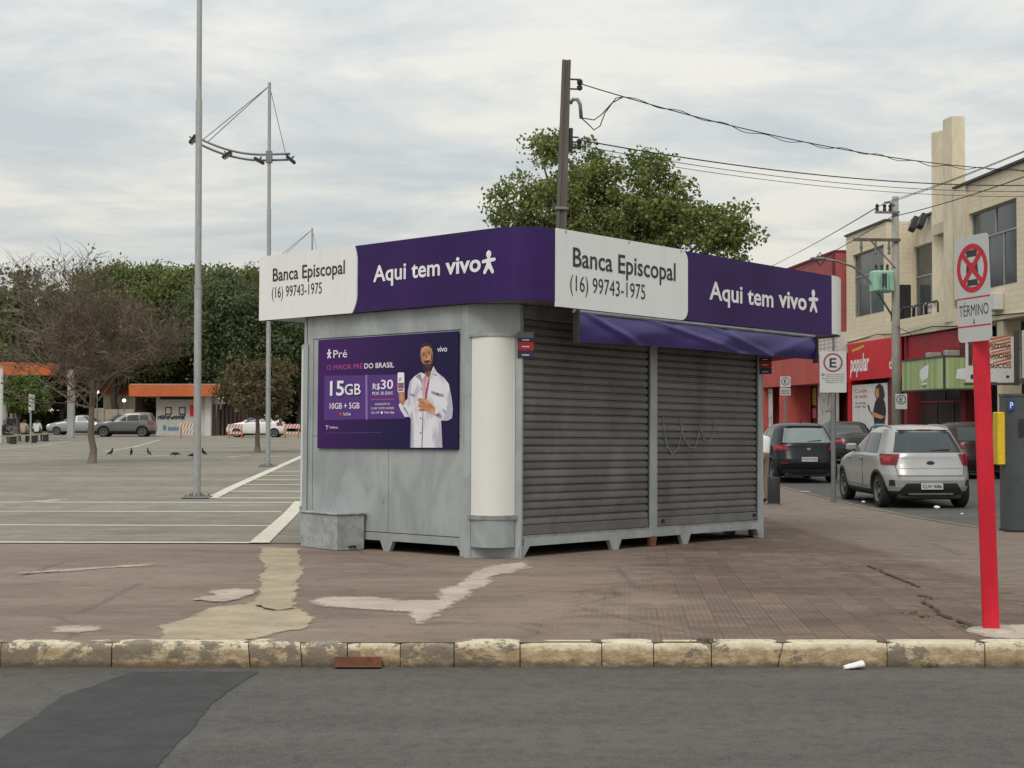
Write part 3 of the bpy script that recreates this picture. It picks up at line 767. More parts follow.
# -- overhanging fascia ring with round corners
fx0, fx1, fy0, fy1, fr = -.10, 6.53, -.51, 4.32, .45
fx1, fy1 = 6.86, 3.905
def ringpts(i=0.0, n=10):
    o = [(fx0 + fr - (fr - i) * math.cos(a_), fy0 + fr - (fr - i) * math.sin(a_)) for a_ in (math.pi / 2 * k / n for k in range(n + 1))]
    o += [(6.08, fy0 + i), (6.24, fy0 + .015 + i), (6.40, fy0 + .06 + i), (6.55 - i * .3, fy0 + .13 + i), (6.68 - i * .6, fy0 + .24 + i * .7), (6.79 - i * .9, fy0 + .42 + i * .3), (fx1 - i, fy0 + .75)]
    return o + [(fx1 - i, fy1 - i), (fx0 + i, fy1 - i)]
op = ringpts(); ip = ringpts(.04); N = len(op); z0, z1 = 2.727, 3.500
b = MB()
vs = [(x, y, z0) for x, y in op] + [(x, y, z1) for x, y in op] + [(x, y, z1) for x, y in ip] + [(x, y, z0) for x, y in ip]
fs = []
for i in range(N):
    j = (i + 1) % N
    fs += [(i, j, N + j, N + i), (N + i, N + j, 2 * N + j, 2 * N + i), (2 * N + i, 2 * N + j, 3 * N + j, 3 * N + i), (3 * N + i, 3 * N + j, j, i)]
fas = b.add(vs, fs).build('fascia', 'purple_vinyl', kiosk, 'auto')
MB().prism(ringpts(.041), 'z', 2.735, 2.77).build('soffit', 'galvanised_dark', kiosk)
MB().prism(ringpts(.041), 'z', 3.36, 3.40).build('roof', 'galvanised_dark', kiosk)
# white panel, poster side: seen from outside the reading direction is -y
def lpanel(name, pts, m, off, d=.012):
    return MB().prism([(p[0], p[1]) for p in pts], 'x', fx0 - off, fx0 - off + d).build(name, m, fas)
r4 = .22
ptsL = [(3.885, 2.722), (3.885, 3.512)] + [(2.087 + .06 * (k / 8) ** 2.2 * 1.0, 3.30 + .212 * k / 8) for k in range(8, -1, -1)] + [(2.087 + .08 * (k / 8) ** 2.2, 2.93 - .208 * k / 8) for k in range(0, 9)]
wl = lpanel('fascia_panel', ptsL, 'sign_white', .016, .022)
X_, Z_ = (0, -1, 0), (0, 0, 1)
text('lettering', 'Banca Episcopal', 'letter_grey', wl, (fx0 - .020, 3.62, 3.19), X_, Z_, 1.326, .165, .012)
text('lettering', '(16) 99743-1975', 'letter_grey', wl, (fx0 - .020, 3.635, 2.985), X_, Z_, .935, .140, .0)
text('lettering', 'Aqui tem', 'letter_white', fas, (fx0 - .006, 1.82, 3.06), X_, Z_, 1.075, .19, .018)
text('lettering', 'vivo', 'letter_white', fas, (fx0 - .006, .66, 3.06), X_, Z_, .53, .19, .026)
shape('emblem', icon(0, 3.02, 3.265, .19), 'letter_white', fas, (fx0 - .006, .016, 0), X_, Z_)
# shutter side: sign panels set proud of the ring
def rpanel(name, pts, m, off, d=.02):
    return MB().prism(pts, 'y', fy0 - off, fy0 - off + d).build(name, m, fas)
wr = rpanel('fascia_panel', rrect(.36, 2.676, 2.735, 3.505, (.0, .13, .13, .0), 6), 'sign_white', .026, .030)
rpanel('fascia_panel', rrect(.37, 2.684, 6.078, 3.497, (.0, .0, .0, .0)), 'purple_vinyl', .016, .018)
X_ = (1, 0, 0); yy = fy0 - .030
text('lettering', 'Banca Episcopal', 'letter_grey', wr, (.62, yy, 3.125), X_, Z_, 1.865, .215, .012)
text('lettering', '(16) 99743-1975', 'letter_grey', wr, (.575, yy, 2.862), X_, Z_, 1.325, .178, .0)
yy = fy0 - .020
text('lettering', 'Aqui tem', 'letter_white', fas, (3.187, yy, 2.968), X_, Z_, 1.425, .225, .018)
text('lettering', 'vivo', 'letter_white', fas, (4.735, yy, 2.99), X_, Z_, .69, .225, .026)
shape('emblem', icon(5.594, 2.97, 3.27, .235), 'letter_white', fas, (0, yy, 0), X_, Z_)
for x_ in (2.95, 4.62): MB().box(x_ - .003, x_ + .003, fy0 - .0175, fy0 - .016, 2.686, 3.495).build('seam', 'black_metal', fas)
MB().box(fx0 - .0015, fx0, -.052, -.047, 2.73, 3.498).build('seam', 'awning_purple', fas)
for x_ in (.5, 1.6, 2.6): MB().box(x_ - .012, x_ + .012, fy0 - .029, fy0 - .026, 3.47, 3.494).build('screw', 'steel_trim', wr)
# white rounded end of the fascia
pts = [(6.082, fy0 - .014), (6.24, fy0 - .001), (6.40, fy0 + .045), (6.56, fy0 + .118), (6.695, fy0 + .228), (6.806, fy0 + .412), (fx1 + .014, fy0 + .745), (fx1 + .014, fy1 - .6)]
MB().grid([[(x, y, 2.715) for x, y in pts], [(x, y, 3.506) for x, y in pts]]).build('fascia_panel', 'sign_white', fas, 'auto')
# -- awning rolled half out under the shutter-side fascia
b = MB(); nA = 90; mA = 14
xs0, xs1 = .70, 5.60
rows = []
for i in range(nA + 1):
    t_ = i / nA; x = xs0 + (xs1 - xs0) * t_; row = []
    bot = 2.315 + .045 * t_ + .012 * math.sin(t_ * 5)
    for j in range(mA + 1):
        s = j / mA
        z = 2.675 - .04 * s * (1 if s < .2 else 1) - (2.635 - bot) * s
        bul = .035 + .045 * math.sin(math.pi * min(1, s * 1.02)) ** .8
        fold = .010 * math.sin((t_ * 9 + s * 3.2) * 2.0) * (.3 + .7 * s) + .030 * math.exp(-((t_ * 2.6 - s * .55 - .02) / .045) ** 2) + .024 * math.exp(-((t_ - .22 - s * .42) / .03) ** 2) + .020 * math.exp(-((t_ - .48 - s * .3) / .022) ** 2) + .014 * math.exp(-((1 - t_) * 2.2 - s * .5) ** 2 / .006) + .012 * math.exp(-((t_ - .62 + .1 * s) / .03) ** 2)
        row.append((x + .01 * math.sin(s * 7 + t_ * 20), fy0 + .04 - bul - fold - .02 * s, z))
    rows.append(row)
b.grid(rows, flip=True)
aw = b.build('awning', 'awning_purple', kiosk, True)
aw['label'] = 'half furled purple fabric awning'
MB().tube([(xs0 - .06, fy0 - .02, 2.645), (xs1 + .03, fy0 - .02, 2.650)], .022, 8).build('awning_rail', 'galvanised_dark', aw)
for x_ in (xs0 - .03, xs1 + .02): MB().box(x_ - .012, x_ + .012, fy0 - .075, fy0 + .0, 2.30, 2.66).build('awning_bracket', 'black_metal', aw)
# -- small price tags hung on the shutter posts
mat('tag_navy', (.028, .026, .06), .5); mat('tag_red', (.40, .02, .03), .5); mat('tag_grey', (.15, .15, .17), .5)
for x_, y_ in ((xA + .03, -.07), (xB - .05, -.07)):
    tg = MB().cbox(-.088, .088, 0, .014, 2.15, 2.43, .003).build('tag_plate', 'tag_navy', kiosk, loc=(x_, y_, 0), rot=(0, 0, a0))
    MB().box(-.086, .086, -.003, 0, 2.23, 2.32).build('tag_band', 'tag_red', tg)
    MB().box(-.086, .086, -.003, 0, 2.365, 2.428).build('tag_band', 'tag_grey', tg)
    for z_, o_ in ((2.337, 0), (2.175, 0), (2.265, .003)): MB().box(-.04, .04, -.0025 - o_, -o_, z_, z_ + .010).build('lettering', 'letter_white', tg)
MB().cbox(4.75, 5.35, .2, .7, 3.41, 3.62, .02).build('roof_box', 'black_metal', kiosk)

# ---------------------------------------------------------------- advertising poster on the kiosk wall
def m_poster():
    t = NT('poster_purple'); p = t.pos()
    sx = t.n('ShaderNodeSeparateXYZ'); t.l(p, sx.inputs[0])
    a = t.mix(t.ramp(t.math('ADD', sx.outputs[0], t.math('MULTIPLY', sx.outputs[2], -.6)), -.6, 1.5), lin('#3c165a'), lin('#1a113f'))
    return t.done(a, .45, None, 0, .25)
m_poster()
for n_, c_ in (('print_white', '#e6e2ea'), ('print_lilac', '#4f2d78'), ('print_pink', '#b0438c'), ('print_jacket', '#cfccd6'), ('print_fold', '#8f8c9e'), ('print_fold_soft', '#b4b1bf'), ('print_skin', '#a9714f'), ('print_skin_dark', '#7d4b34'), ('print_hair', '#1d1517'), ('print_shirt', '#d9a3b2'), ('print_shirt_fold', '#8f5263'), ('print_black', '#17131f'), ('print_red', '#c8302c'), ('print_shadow', '#241747'), ('print_lip', '#8c3a35'), ('print_divider', '#8c6fb0')):
    flat(n_, c_, .4)
def m_print(name, c1, c2, sc, st, lo=.38, hi=.64):
    t = NT(name + '_'); p = t.mapv(t.pos(), st); n = t.noise(p, sc, 3, .5, .3)
    MATS[name] = t.done(t.mix(t.ramp(n, lo, hi), lin(c1), lin(c2)), .4)
m_print('print_jacket', '#a9a6b4', '#dad7df', 5, (1.4, 1, .8), .28, .55); m_print('print_skin', '#a8714f', '#cc9775', 7, (1, 1, 1)); m_print('print_hair', '#120d10', '#2b2022', 30, (1, 1, 1)); m_print('print_shirt', '#b48a97', '#d0aab4', 12, (1.5, 1, .6))
PW, PH = 2.33, 1.287
PM = KM @ Matrix.Translation((-.012, 2.869, 1.156)) @ Matrix.Rotation(-math.pi / 2, 4, 'Z')
poster = thing('advertising_poster', 'purple printed poster of a man in a white jacket holding a phone on kiosk wall', 'poster', mw=PM)
# poster frame: x to the right as read, z up, -y out of the wall
bd = MB().cbox(0, PW, -.012, .010, 0, PH, .003).build('board', 'poster_purple', poster)
def ptop(px, py):  # measured point -> poster coordinates
    r = ray(px, py); n_ = dRv; t_ = (KO - dRv * .027 - Vector((0, 0, CZ))).dot(n_) / r.dot(n_); q = Vector((0, 0, CZ)) + r * t_ - KO
    return (2.869 - q.dot(dLv), q.dot(upv) - 1.156)
def zp(zx, zy): return ptop(310 + zx * 160 / 945, 325 + zy * 130 / 768)      # from an enlarged view of the whole poster
def zm(zx, zy): return ptop(390 + zx * 70 / 467, 335 + zy * 115 / 768)       # from an enlarged view of the printed man
X_, Z_ = (1, 0, 0), (0, 0, 1)
lay = [0]
def pr(name, polys, m, f=zp, parent=None, raw=False):
    lay[0] += 1
    pl = [([f(*p) for p in q] if not raw else q) for q in polys]
    return shape(name, pl, m, parent or poster, (0, -.0123 - .00013 * lay[0], 0), X_, Z_, step=.00002)
def ptext(s, m, a, c_, cap, bold=0):
    """a, c_: baseline ends in the enlarged view; cap: letter height there"""
    lay[0] += 1
    p0, p1 = zp(*a), zp(*c_); h = zp(a[0], a[1] - cap)[1] - p0[1]
    return text('lettering', s, m, poster, (p0[0], -.0123 - .00013 * lay[0], (p0[1] + p1[1]) / 2), X_, Z_, p1[0] - p0[0], h, bold)
pr('printed_panel', [[(84, 300), (330, 296), (333, 556), (82, 562)], [(336, 296), (560, 292), (562, 553), (340, 556)]], 'print_lilac')
pr('printed_panel', [[(326, 294), (337, 294), (339, 558), (328, 558)]], 'print_divider')
p_ = zp(112, 198); q_ = zp(112, 143)
pr('emblem', icon(p_[0], p_[1], q_[1], .075), 'print_white', raw=True)
ptext('Pré', 'print_white', (137, 194), (218, 191), 48)
ptext('O MAIOR PRÉ', 'print_pink', (100, 264), (310, 258), 30, .0)
ptext('DO BRASIL', 'print_white', (320, 256), (495, 250), 31, .01)
ptext('15', 'print_shadow', (123, 424), (204, 422), 88, .03); ptext('GB', 'print_shadow', (210, 420), (304, 418), 66, .02)
ptext('15', 'print_white', (117, 416), (200, 414), 88, .02); ptext('GB', 'print_white', (204, 412), (298, 410), 66, .01)
ptext('10GB + 5GB', 'print_white', (116, 496), (292, 492), 36, .01)
pr('printed_mark', [rrect(0, 0, 1, 1, (.2,) * 4)], 'print_red', lambda x, y: (zp(170, 534)[0] + x * .05, zp(170, 534)[1] + y * .032))
ptext('YouTube', 'print_white', (194, 534), (240, 533), 17, .01)
ptext('R$', 'print_white', (370, 380), (412, 379), 36, .01); ptext('30', 'print_white', (418, 378), (490, 376), 56, .01)
ptext('POR 30 DIAS', 'print_white', (368, 414), (488, 411), 20)
pr('printed_rule', [[(362, 438), (498, 435), (498, 440), (362, 443)]], 'print_pink')
ptext('GANHE EM 3X', 'print_white', (384, 474), (472, 472), 13); ptext('E USE COMO QUISER', 'print_white', (362, 499), (497, 496), 13); ptext('NO APP', 'print_white', (362, 524), (410, 523), 13)
pr('printed_mark', [circle(0, 0, 1, 12)], 'print_white', lambda x, y: (zp(424, 517)[0] + x * .017, zp(424, 517)[1] + y * .017))
ptext('Vivo App', 'print_white', (438, 523), (497, 521), 14, .01)
ptext('T', 'print_white', (92, 618), (108, 618), 26); ptext('Telefônica', 'print_white', (112, 612), (166, 610), 14)
pr('printed_rule', [[(92, 637), (345, 634), (345, 639), (92, 642)]], 'print_lilac'); pr('printed_rule', [[(350, 634), (425, 633), (425, 637), (350, 638)]], 'print_lilac')
ptext('vivo', 'print_white', (752, 158), (810, 156), 34, .01)
# the printed man
pr('printed_jacket', [[(135, 752), (140, 560), (128, 545), (100, 548), (70, 500), (58, 465), (75, 445), (92, 452), (118, 425), (120, 370), (132, 310), (165, 275), (205, 250), (240, 262), (275, 245), (290, 208), (315, 250), (360, 285), (392, 325), (412, 420), (420, 500), (415, 555), (385, 572), (340, 570), (345, 640), (350, 752)]], 'print_jacket', zm)
pr('printed_folds', [[(380, 470), (412, 505), (405, 512), (376, 482)], [(355, 490), (392, 540), (380, 545), (350, 500)], [(325, 515), (350, 545), (338, 560), (300, 540), (290, 520), (310, 530)], [(120, 380), (168, 400), (165, 416), (124, 402)], [(275, 372), (362, 398), (355, 415), (318, 408), (278, 392)], [(170, 276), (205, 256), (213, 300), (216, 330), (200, 300)], [(280, 262), (312, 262), (318, 275), (290, 268)], [(95, 475), (128, 530), (122, 540), (90, 490)], [(140, 565), (146, 640), (142, 750), (136, 750)]], 'print_fold', zm)
pr('printed_shade', [[(400, 400), (420, 500), (415, 555), (385, 572), (352, 566), (372, 520), (388, 450)], [(135, 752), (140, 560), (128, 545), (150, 500), (160, 600), (158, 752)], [(318, 752), (330, 570), (345, 640), (350, 752)], [(118, 425), (120, 370), (132, 310), (146, 300), (138, 380), (136, 470)]], 'print_fold_soft', zm)
pr('printed_shirt', [[(214, 300), (238, 262), (268, 262), (262, 330), (250, 400), (245, 450), (222, 440), (212, 360)]], 'print_shirt', zm)
pr('printed_shirt', [[(258, 290), (268, 262), (262, 320), (248, 400), (247, 452), (232, 440), (236, 380)]], 'print_shirt_fold', zm)
pr('printed_seam', [[(219, 500), (223, 500), (216, 752), (211, 752)]], 'print_shadow', zm)
pr('printed_neck', [[(232, 230), (270, 225), (272, 262), (256, 285), (236, 262)]], 'print_skin_dark', zm)
pr('printed_hair', [[(198, 120), (204, 80), (222, 58), (250, 52), (278, 66), (290, 95), (294, 150), (290, 200), (270, 235), (246, 248), (226, 236), (208, 180)]], 'print_hair', zm)
pr('printed_face', [[(204, 130), (210, 92), (232, 76), (262, 74), (280, 96), (286, 140), (280, 180), (266, 192), (228, 194), (212, 180)]], 'print_skin', zm)
pr('printed_face', [[(236, 150), (243, 118), (249, 150), (246, 160)], [(272, 100), (286, 140), (278, 180), (268, 186), (274, 140)]], 'print_skin_dark', zm)
pr('printed_features', [[(216, 122), (234, 118), (234, 123), (216, 128)], [(252, 114), (274, 110), (275, 116), (252, 120)], [(220, 132), (233, 130), (233, 137), (221, 138)], [(255, 126), (270, 124), (270, 130), (255, 132)], [(226, 180), (238, 170), (262, 168), (272, 178), (266, 184), (230, 186)]], 'print_hair', zm)
pr('printed_mouth', [circle(250, 198, 14, 14, 16)], 'print_lip', zm)
pr('printed_mouth', [circle(250, 202, 9, 12, 8)], 'print_hair', zm)
pr('printed_hand', [[(60, 400), (52, 360), (60, 345), (95, 345), (100, 380), (98, 420), (104, 440), (88, 470), (64, 450)], [(186, 425), (205, 420), (240, 432), (225, 415), (248, 428), (275, 460), (302, 485), (298, 535), (270, 520), (232, 508), (200, 512), (185, 500), (205, 490), (186, 480), (190, 465), (186, 455), (200, 452), (184, 435)]], 'print_skin', zm)
pr('printed_folds', [[(196, 440), (240, 462), (238, 466), (194, 446)], [(190, 468), (236, 480), (236, 484), (190, 474)], [(198, 496), (236, 496), (236, 500), (198, 502)], [(60, 392), (72, 404), (72, 410), (58, 398)]], 'print_skin_dark', zm)
pr('printed_phone', [rrect(52, 0, 96, 130, (8,) * 4)], 'print_white', lambda x, y: zm(x, 380 - y))
pr('printed_phone', [[(54, 320), (93, 318), (93, 358), (54, 360)]], 'print_shirt_fold', zm)
pr('printed_phone', [[(60, 290), (80, 289), (80, 294), (60, 295)], [(60, 300), (74, 299), (74, 304), (60, 305)], [(56, 364), (90, 362), (90, 372), (56, 374)]], 'print_black', zm)
pr('printed_buttons', [circle(205, 556, 5, 8), circle(205, 655, 5, 8), circle(318, 394, 5, 8), circle(322, 534, 5, 8), circle(210, 360, 4, 8)], 'print_black', zm)

# ---------------------------------------------------------------- metal box beside the kiosk
def m_box():
    t = NT('dented_sheet'); p = t.pos(); n1 = t.noise(p, 5, 6, .65, .8); n2 = t.noise(p, 2.2, 3)
    a = t.mix(t.ramp(n1, .35, .65), (.27, .295, .298), (.42, .44, .435)); a = t.mix(t.math('MULTIPLY', t.ramp(n1, .60, .7), .6), a, (.13, .145, .15))
    return t.done(a, .5, t.bump(n2, .3, .03), .25, .45)
m_box()
c0 = KO + dRv * -.39 + dLv * 2.10
bl = Vector((-1.98479929, 16.52115876, .0457)); bu = Vector((-2.48354445, 17.17223384, .0380)); bv = Vector((-1.68383023, 16.75201105, .0407))
ex = (bu - bl); Lx = ex.length; ex.normalize(); ez = upv; ey = ez.cross(ex).normalized()
BM_ = Matrix(((ex.x, ey.x, ez.x, bl.x), (ex.y, ey.y, ez.y, bl.y), (ex.z, ey.z, ez.z, bl.z + .002), (0, 0, 0, 1)))
boxt = thing('metal_box', 'low dented grey sheet metal box on the paving against the kiosk wall', 'box', mw=BM_)
sgn = -1 if ey.dot(bv - bl) < 0 else 1
D = .37
y0, y1 = (0, D) if sgn > 0 else (-D, 0)
MB().cbox(0, Lx, y0, y1, 0, .40, .008).build('body', 'dented_sheet', boxt)
MB().cbox(-.018, Lx + .018, y0 - .018, y1 + .018, .402, .425, .006).build('lid', 'dented_sheet', boxt)
yf = y0 if sgn < 0 else y1
MB().tube([(-.006, sgn * .16, .035), (-.02, sgn * .17, .045), (-.02, sgn * .24, .045), (-.006, sgn * .25, .035)], .012, 6).build('latch', 'black_metal', boxt)

# ---------------------------------------------------------------- poles, signs, street furniture
mat('zinc_pole', (.40, .405, .40), .45, .10, 2, metal=.35, stretch=(1, 1, .3))
mat('zinc_dark', (.20, .205, .205), .5, .15, 3, metal=.35)
mat('concrete_pole', (.33, .315, .28), .85, .16, 1.5, .3, 30, stretch=(1, 1, .4))
mat('weathered_pole', (.125, .112, .098), .9, .22, 2, .4, 25, stretch=(2, 2, .25))
mat('rubber_black', (.018, .018, .019), .6, .15, 4)
mat('insulator', (.03, .025, .024), .3, .1, 4)
def mast(P, label, H=11.85):
    A = H - 2.22
    t = thing('light_mast', label, 'light mast', P, group='tall light masts in the car park')
    MB().lathe([(.075, .02), (.075, 4.2), (.082, 4.2), (.082, 4.28), (.066, 4.28), (.066, 8), (.055, 8), (.05, H + .1)], n=14).build('pole', 'zinc_pole', t, 'auto')
    MB().cbox(-.26, .26, -.26, .26, .012, .045, .008).build('base_plate', 'zinc_dark', t)
    for sx in (-1, 1):
        for sy in (-1, 1):
            MB().lathe([(.020, .045), (.020, .085), (.012, .09)], (sx * .19, sy * .19, 0), 6).build('anchor_bolt', 'zinc_dark', t)
    for a in (0, math.pi / 2, math.pi, 1.5 * math.pi):
        bb = MB(); c_, s_ = math.cos(a), math.sin(a)
        bb.add([(c_ * .07 - s_ * .006, s_ * .07 + c_ * .006, .045), (c_ * .2 - s_ * .006, s_ * .2 + c_ * .006, .045), (c_ * .07 - s_ * .006, s_ * .07 + c_ * .006, .12), (c_ * .07 + s_ * .006, s_ * .07 - c_ * .006, .045), (c_ * .2 + s_ * .006, s_ * .2 - c_ * .006, .045), (c_ * .07 + s_ * .006, s_ * .07 - c_ * .006, .12)], [(0, 1, 2), (5, 4, 3), (1, 4, 5, 2)])
        bb.build('gusset', 'zinc_dark', t)
    def arc(s): # s from -2.45 (raised end) to .65
        return A + .105 * min(0, s + .2) ** 2 * 1.25 if s < -.2 else A + .03 * (s + .2)
    for dz, dy in ((.06, -.06), (-.10, .06)):
        MB().tube([(s, dy, arc(s) + dz) for s in np.linspace(-2.35, .66, 16)], .035, 8).build('lamp_arm', 'zinc_dark', t, True)
    MB().box(-.09, .09, -.09, .09, A - .18, A + .18).build('clamp', 'zinc_dark', t)
    for e_ in (-2.05, -1.9): MB().tube([(0, 0, H), (e_, 0, arc(e_) + .1)], .014, 5).build('stay_rod', 'zinc_dark', t)
    MB().tube([(0, 0, H), (.52, 0, A + .04)], .012, 5).build('stay_rod', 'zinc_dark', t)
    for s, tilt in ((-2.42, -.9), (-1.35, -.6), (-.28, .5), (.72, .7)):
        fl = link('floodlight', None, t, loc=(s, 0, arc(s) - .06), rot=(0, tilt, 0))
        MB().cbox(-.17, .17, -.14, .14, -.12, -.02, .03).build('housing', 'black_metal', fl)
        MB().box(-.15, .15, -.12, .12, -.126, -.121).build('lens', 'zinc_pole', fl)
        MB().box(-.02, .02, -.02, .02, -.02, .08).build('bracket', 'black_metal', fl)
    return t
g_ = gp(197, 498.5); mast(g_, 'tall grey light mast nearest the kiosk, its top above the picture', 15.4)
g_ = gp(268, 467); mast(g_, 'tall grey light mast with curved lamp arm rising beside the kiosk end')
m3 = at(312, 300, 81); mast((m3.x, m3.y, gz(m3.x, m3.y)), 'far light mast whose stay rods show above the kiosk fascia')

# old utility pole behind the kiosk
UP = Vector((.83, 30.0, gz(1, 30))); lean = (568.5 - 561.5) / 170
ut = thing('utility_pole', 'dark weathered utility pole rising behind the kiosk in front of a leafy tree', 'utility pole', UP)
ut.rotation_euler = (0, math.atan(lean) * .80, 0)
H_ = 9.0
MB().prism([(-.13, -.12), (.13, -.12), (.13, .12), (-.13, .12)], 'z', 0, .3).build('base', 'weathered_pole', ut)
b = MB(); rows = []
for k in range(9):
    z = H_ * k / 8; w = .135 - .045 * k / 8
    b_ = [(-w, -w), (-w * .35, -w), (-w * .35, -w * .7), (w * .35, -w * .7), (w * .35, -w), (w, -w), (w, w), (-w, w), (-w, -w)]
    rows.append([(x, y, z) for x, y in b_])
b.grid(rows); b.add(rows[-1][:-1], [tuple(range(8))]); b.build('shaft', 'weathered_pole', ut)
for z in (2.4, 4.5, 5.2, 5.9): MB().box(-.14, .14, -.145, .14, z, z + .05).build('band', 'zinc_dark', ut)
def insul(par, P, m='insulator', s=1.0):
    return MB().lathe([(.02 * s, -.1 * s), (.05 * s, -.08 * s), (.05 * s, -.03 * s), (.03 * s, -.01 * s), (.05 * s, .02 * s), (.05 * s, .07 * s), (.02 * s, .1 * s)], P, 8).build('insulator', m, par, 'auto')
MB().box(.08, .30, -.015, .015, 8.60, 8.63).box(.08, .30, -.015, .015, 8.40, 8.43).build('bracket', 'black_metal', ut)
insul(ut, (.29, 0, 8.51), s=1.2)
MB().tube([(.10, -.05, 8.10), (.16, -.05, 8.19), (.25, -.05, 8.19), (.31, -.05, 8.09), (.34, -.05, 7.80)], .04, 8).build('cable_elbow', 'zinc_dark', ut, True)
MB().cbox(.10, .18, -.05, .05, 7.12, 7.6, .01).build('bracket', 'black_metal', ut)
for dz in (0, .10, -.12): MB().box(.16, .30, -.012, .012, 7.3 + dz, 7.33 + dz).build('bracket', 'black_metal', ut)
insul(ut, (.32, 0, 7.28), s=1.1)
def upw(p): return UP + Vector((p[0] * math.cos(ut.rotation_euler.y) + p[2] * math.sin(ut.rotation_euler.y), p[1], p[2] * math.cos(ut.rotation_euler.y)))
mat('cable_black', (.02, .02, .022), .7, .1, 4)
def cable(label, P0, P1, sag, r=.014, name='power_cable', wrap=0, n=36, group='overhead cables', m='cable_black'):
    P0 = Vector(P0); P1 = Vector(P1); pts = []
    for k in range(n + 1):
        t_ = k / n; p = P0.lerp(P1, t_); p.z -= 4 * sag * t_ * (1 - t_)
        if wrap: p += Vector((.02 * math.sin(t_ * wrap), .02, .035 * math.sin(t_ * wrap * 1.7) + .03 * math.sin(t_ * wrap * .37)))
        pts.append(p)
    return MB().tube(pts, r, 5).build(name, m, None, True, label=label, cat='cable', group=group)
e1 = at(1075, 172, 40)
j1 = at(623, 97, 30.6)
cable('topmost overhead cable running from the weathered pole towards the cream building', upw((.33, 0, 8.51)), e1, .45, .012)
cable('loose wire wound round the topmost overhead cable', j1, e1 + Vector((0, 0, -.02)), .40, .009, wrap=46, n=120)
w_ = [upw((.34, -.05, 7.80)), at(588, 119, 30), at(594, 120, 30), at(602, 114, 30.2), at(612, 103, 30.4), j1]
MB().tube([p for p in w_], .012, 5).build('drop_wire', 'cable_black', None, True, label='upper drooping wire loop between pole elbow and topmost cable', cat='wire', group='drooping wires at the weathered pole')
w_ = [upw((.34, -.05, 7.80)), at(588, 124, 30), at(594, 130, 30), at(600, 126, 30.2), at(605, 113, 30.3), at(616, 98, 30.5), j1]
MB().tube([p for p in w_], .012, 5).build('drop_wire', 'cable_black', None, True, label='lower drooping wire loop between pole elbow and topmost cable', cat='wire', group='drooping wires at the weathered pole')
for k, (dz, py, r_, l_) in enumerate(((.02, 184, .014, 'thick upper cable of the middle bundle crossing the sky'), (-.10, 190, .008, 'thin middle cable of the middle bundle crossing the sky'), (-.2, 195, .007, 'thin lowest cable of the middle bundle crossing the sky'))):
    cable(l_, upw((.33, 0, 7.33 + dz)), at(1080, py, 42), .35, r_)

# ---- end-of-restriction sign on a leaning red post
def m_red():
    t = NT('red_post_paint'); p = t.pos(); n1 = t.noise(t.mapv(p, (1, 1, .3)), 6, 5, .65)
    a = t.mix(t.ramp(n1, .35, .7), (.50, .006, .022), (.66, .012, .034)); a = t.mix(t.math('MULTIPLY', t.ramp(t.noise(p, 22, 5, .75), .62, .70), .55), a, (.36, .03, .035)); a = t.mix(t.math('MULTIPLY', t.ramp(t.noise(t.mapv(p, (3, 3, .2)), 9, 4), .6, .8), .3), a, (.62, .10, .10))
    return t.done(a, .42, None, 0, .45)
m_red()
mat('sign_face', (.50, .50, .49), .5, .03, 2, fine=.01); mat('sign_red', (.50, .018, .03), .5, .06, 4); mat('ring_faded', (.30, .065, .065), .6, .1, 5); mat('sign_back', (.33, .33, .33), .45, .1, 4, metal=.4)
sp = gp(991, 631)
st = thing('traffic_sign', 'white and red end of restriction sign on a leaning red post by the kerb', 'traffic sign', sp)
st.rotation_euler = (0, math.atan(-8.3 / 294), R(-14)); st.rotation_mode = 'ZYX'
MB().cbox(-.052, .052, -.052, .052, -.02, 1.95, .008).build('post', 'red_post_paint', st, 'auto')
MB().lathe([(.17, -.01), (.15, .012), (.09, .022), (.06, .025)], n=14).build('footing', 'cement_pale', st, True)
pn = link('sign_panel', None, st, loc=(-.034, -.094, 0), rot=(0, R(-.3), R(-57)))
sw, sz0, sz1 = .175, 1.915, 2.615
MB().prism(rrect(-sw, sz0, sw, sz1, (.035,) * 4, 5), 'y', -.003, .003).build('plate', 'sign_face', pn)
MB().box(-.02, .02, .0035, .03, 1.97, 2.3).build('clamp', 'sign_back', pn)
X_, Z_ = (1, 0, 0), (0, 0, 1)
cz_ = 2.615 - .215
shape('printed_mark', [[(-.05, cz_ + .075), (.05, cz_ + .075), (.065, cz_ + .12), (-.065, cz_ + .12)], [(-.065, cz_ - .03), (.065, cz_ - .03), (.055, cz_ + .035), (-.055, cz_ + .035)], [(-.06, cz_ - .115), (.06, cz_ - .115), (.05, cz_ - .075), (-.05, cz_ - .075)]], 'letter_grey', pn, (0, -.0036, 0), X_, Z_)
shape('printed_ring', ring(0, cz_, .125, .162), 'sign_red', pn, (0, -.0042, 0), X_, Z_, step=0)
for s in (-1, 1): shape('printed_bar', [capsule((-.10, cz_ - s * .10), (.10, cz_ + s * .10), .019, .019, 3)], 'sign_red', pn, (0, -.0046 - .0003 * s, 0), X_, Z_)
for z in (sz0 + .285, sz0 + .098): shape('printed_rule', [[(-sw, z), (sw, z), (sw, z + .010), (-sw, z + .010)]], 'sign_red', pn, (0, -.0038, 0), X_, Z_)
text('lettering', 'TÉRMINO', 'letter_grey', pn, (-.155, -.0038, sz0 + .172), X_, Z_, .31, .078, .0)
shape('printed_mark', [[(-.012, sz0 + .128), (0, sz0 + .11), (.012, sz0 + .128)], [(-.004, sz0 + .128), (.004, sz0 + .128), (.004, sz0 + .15), (-.004, sz0 + .15)]], 'letter_grey', pn, (0, -.0038, 0), X_, Z_)

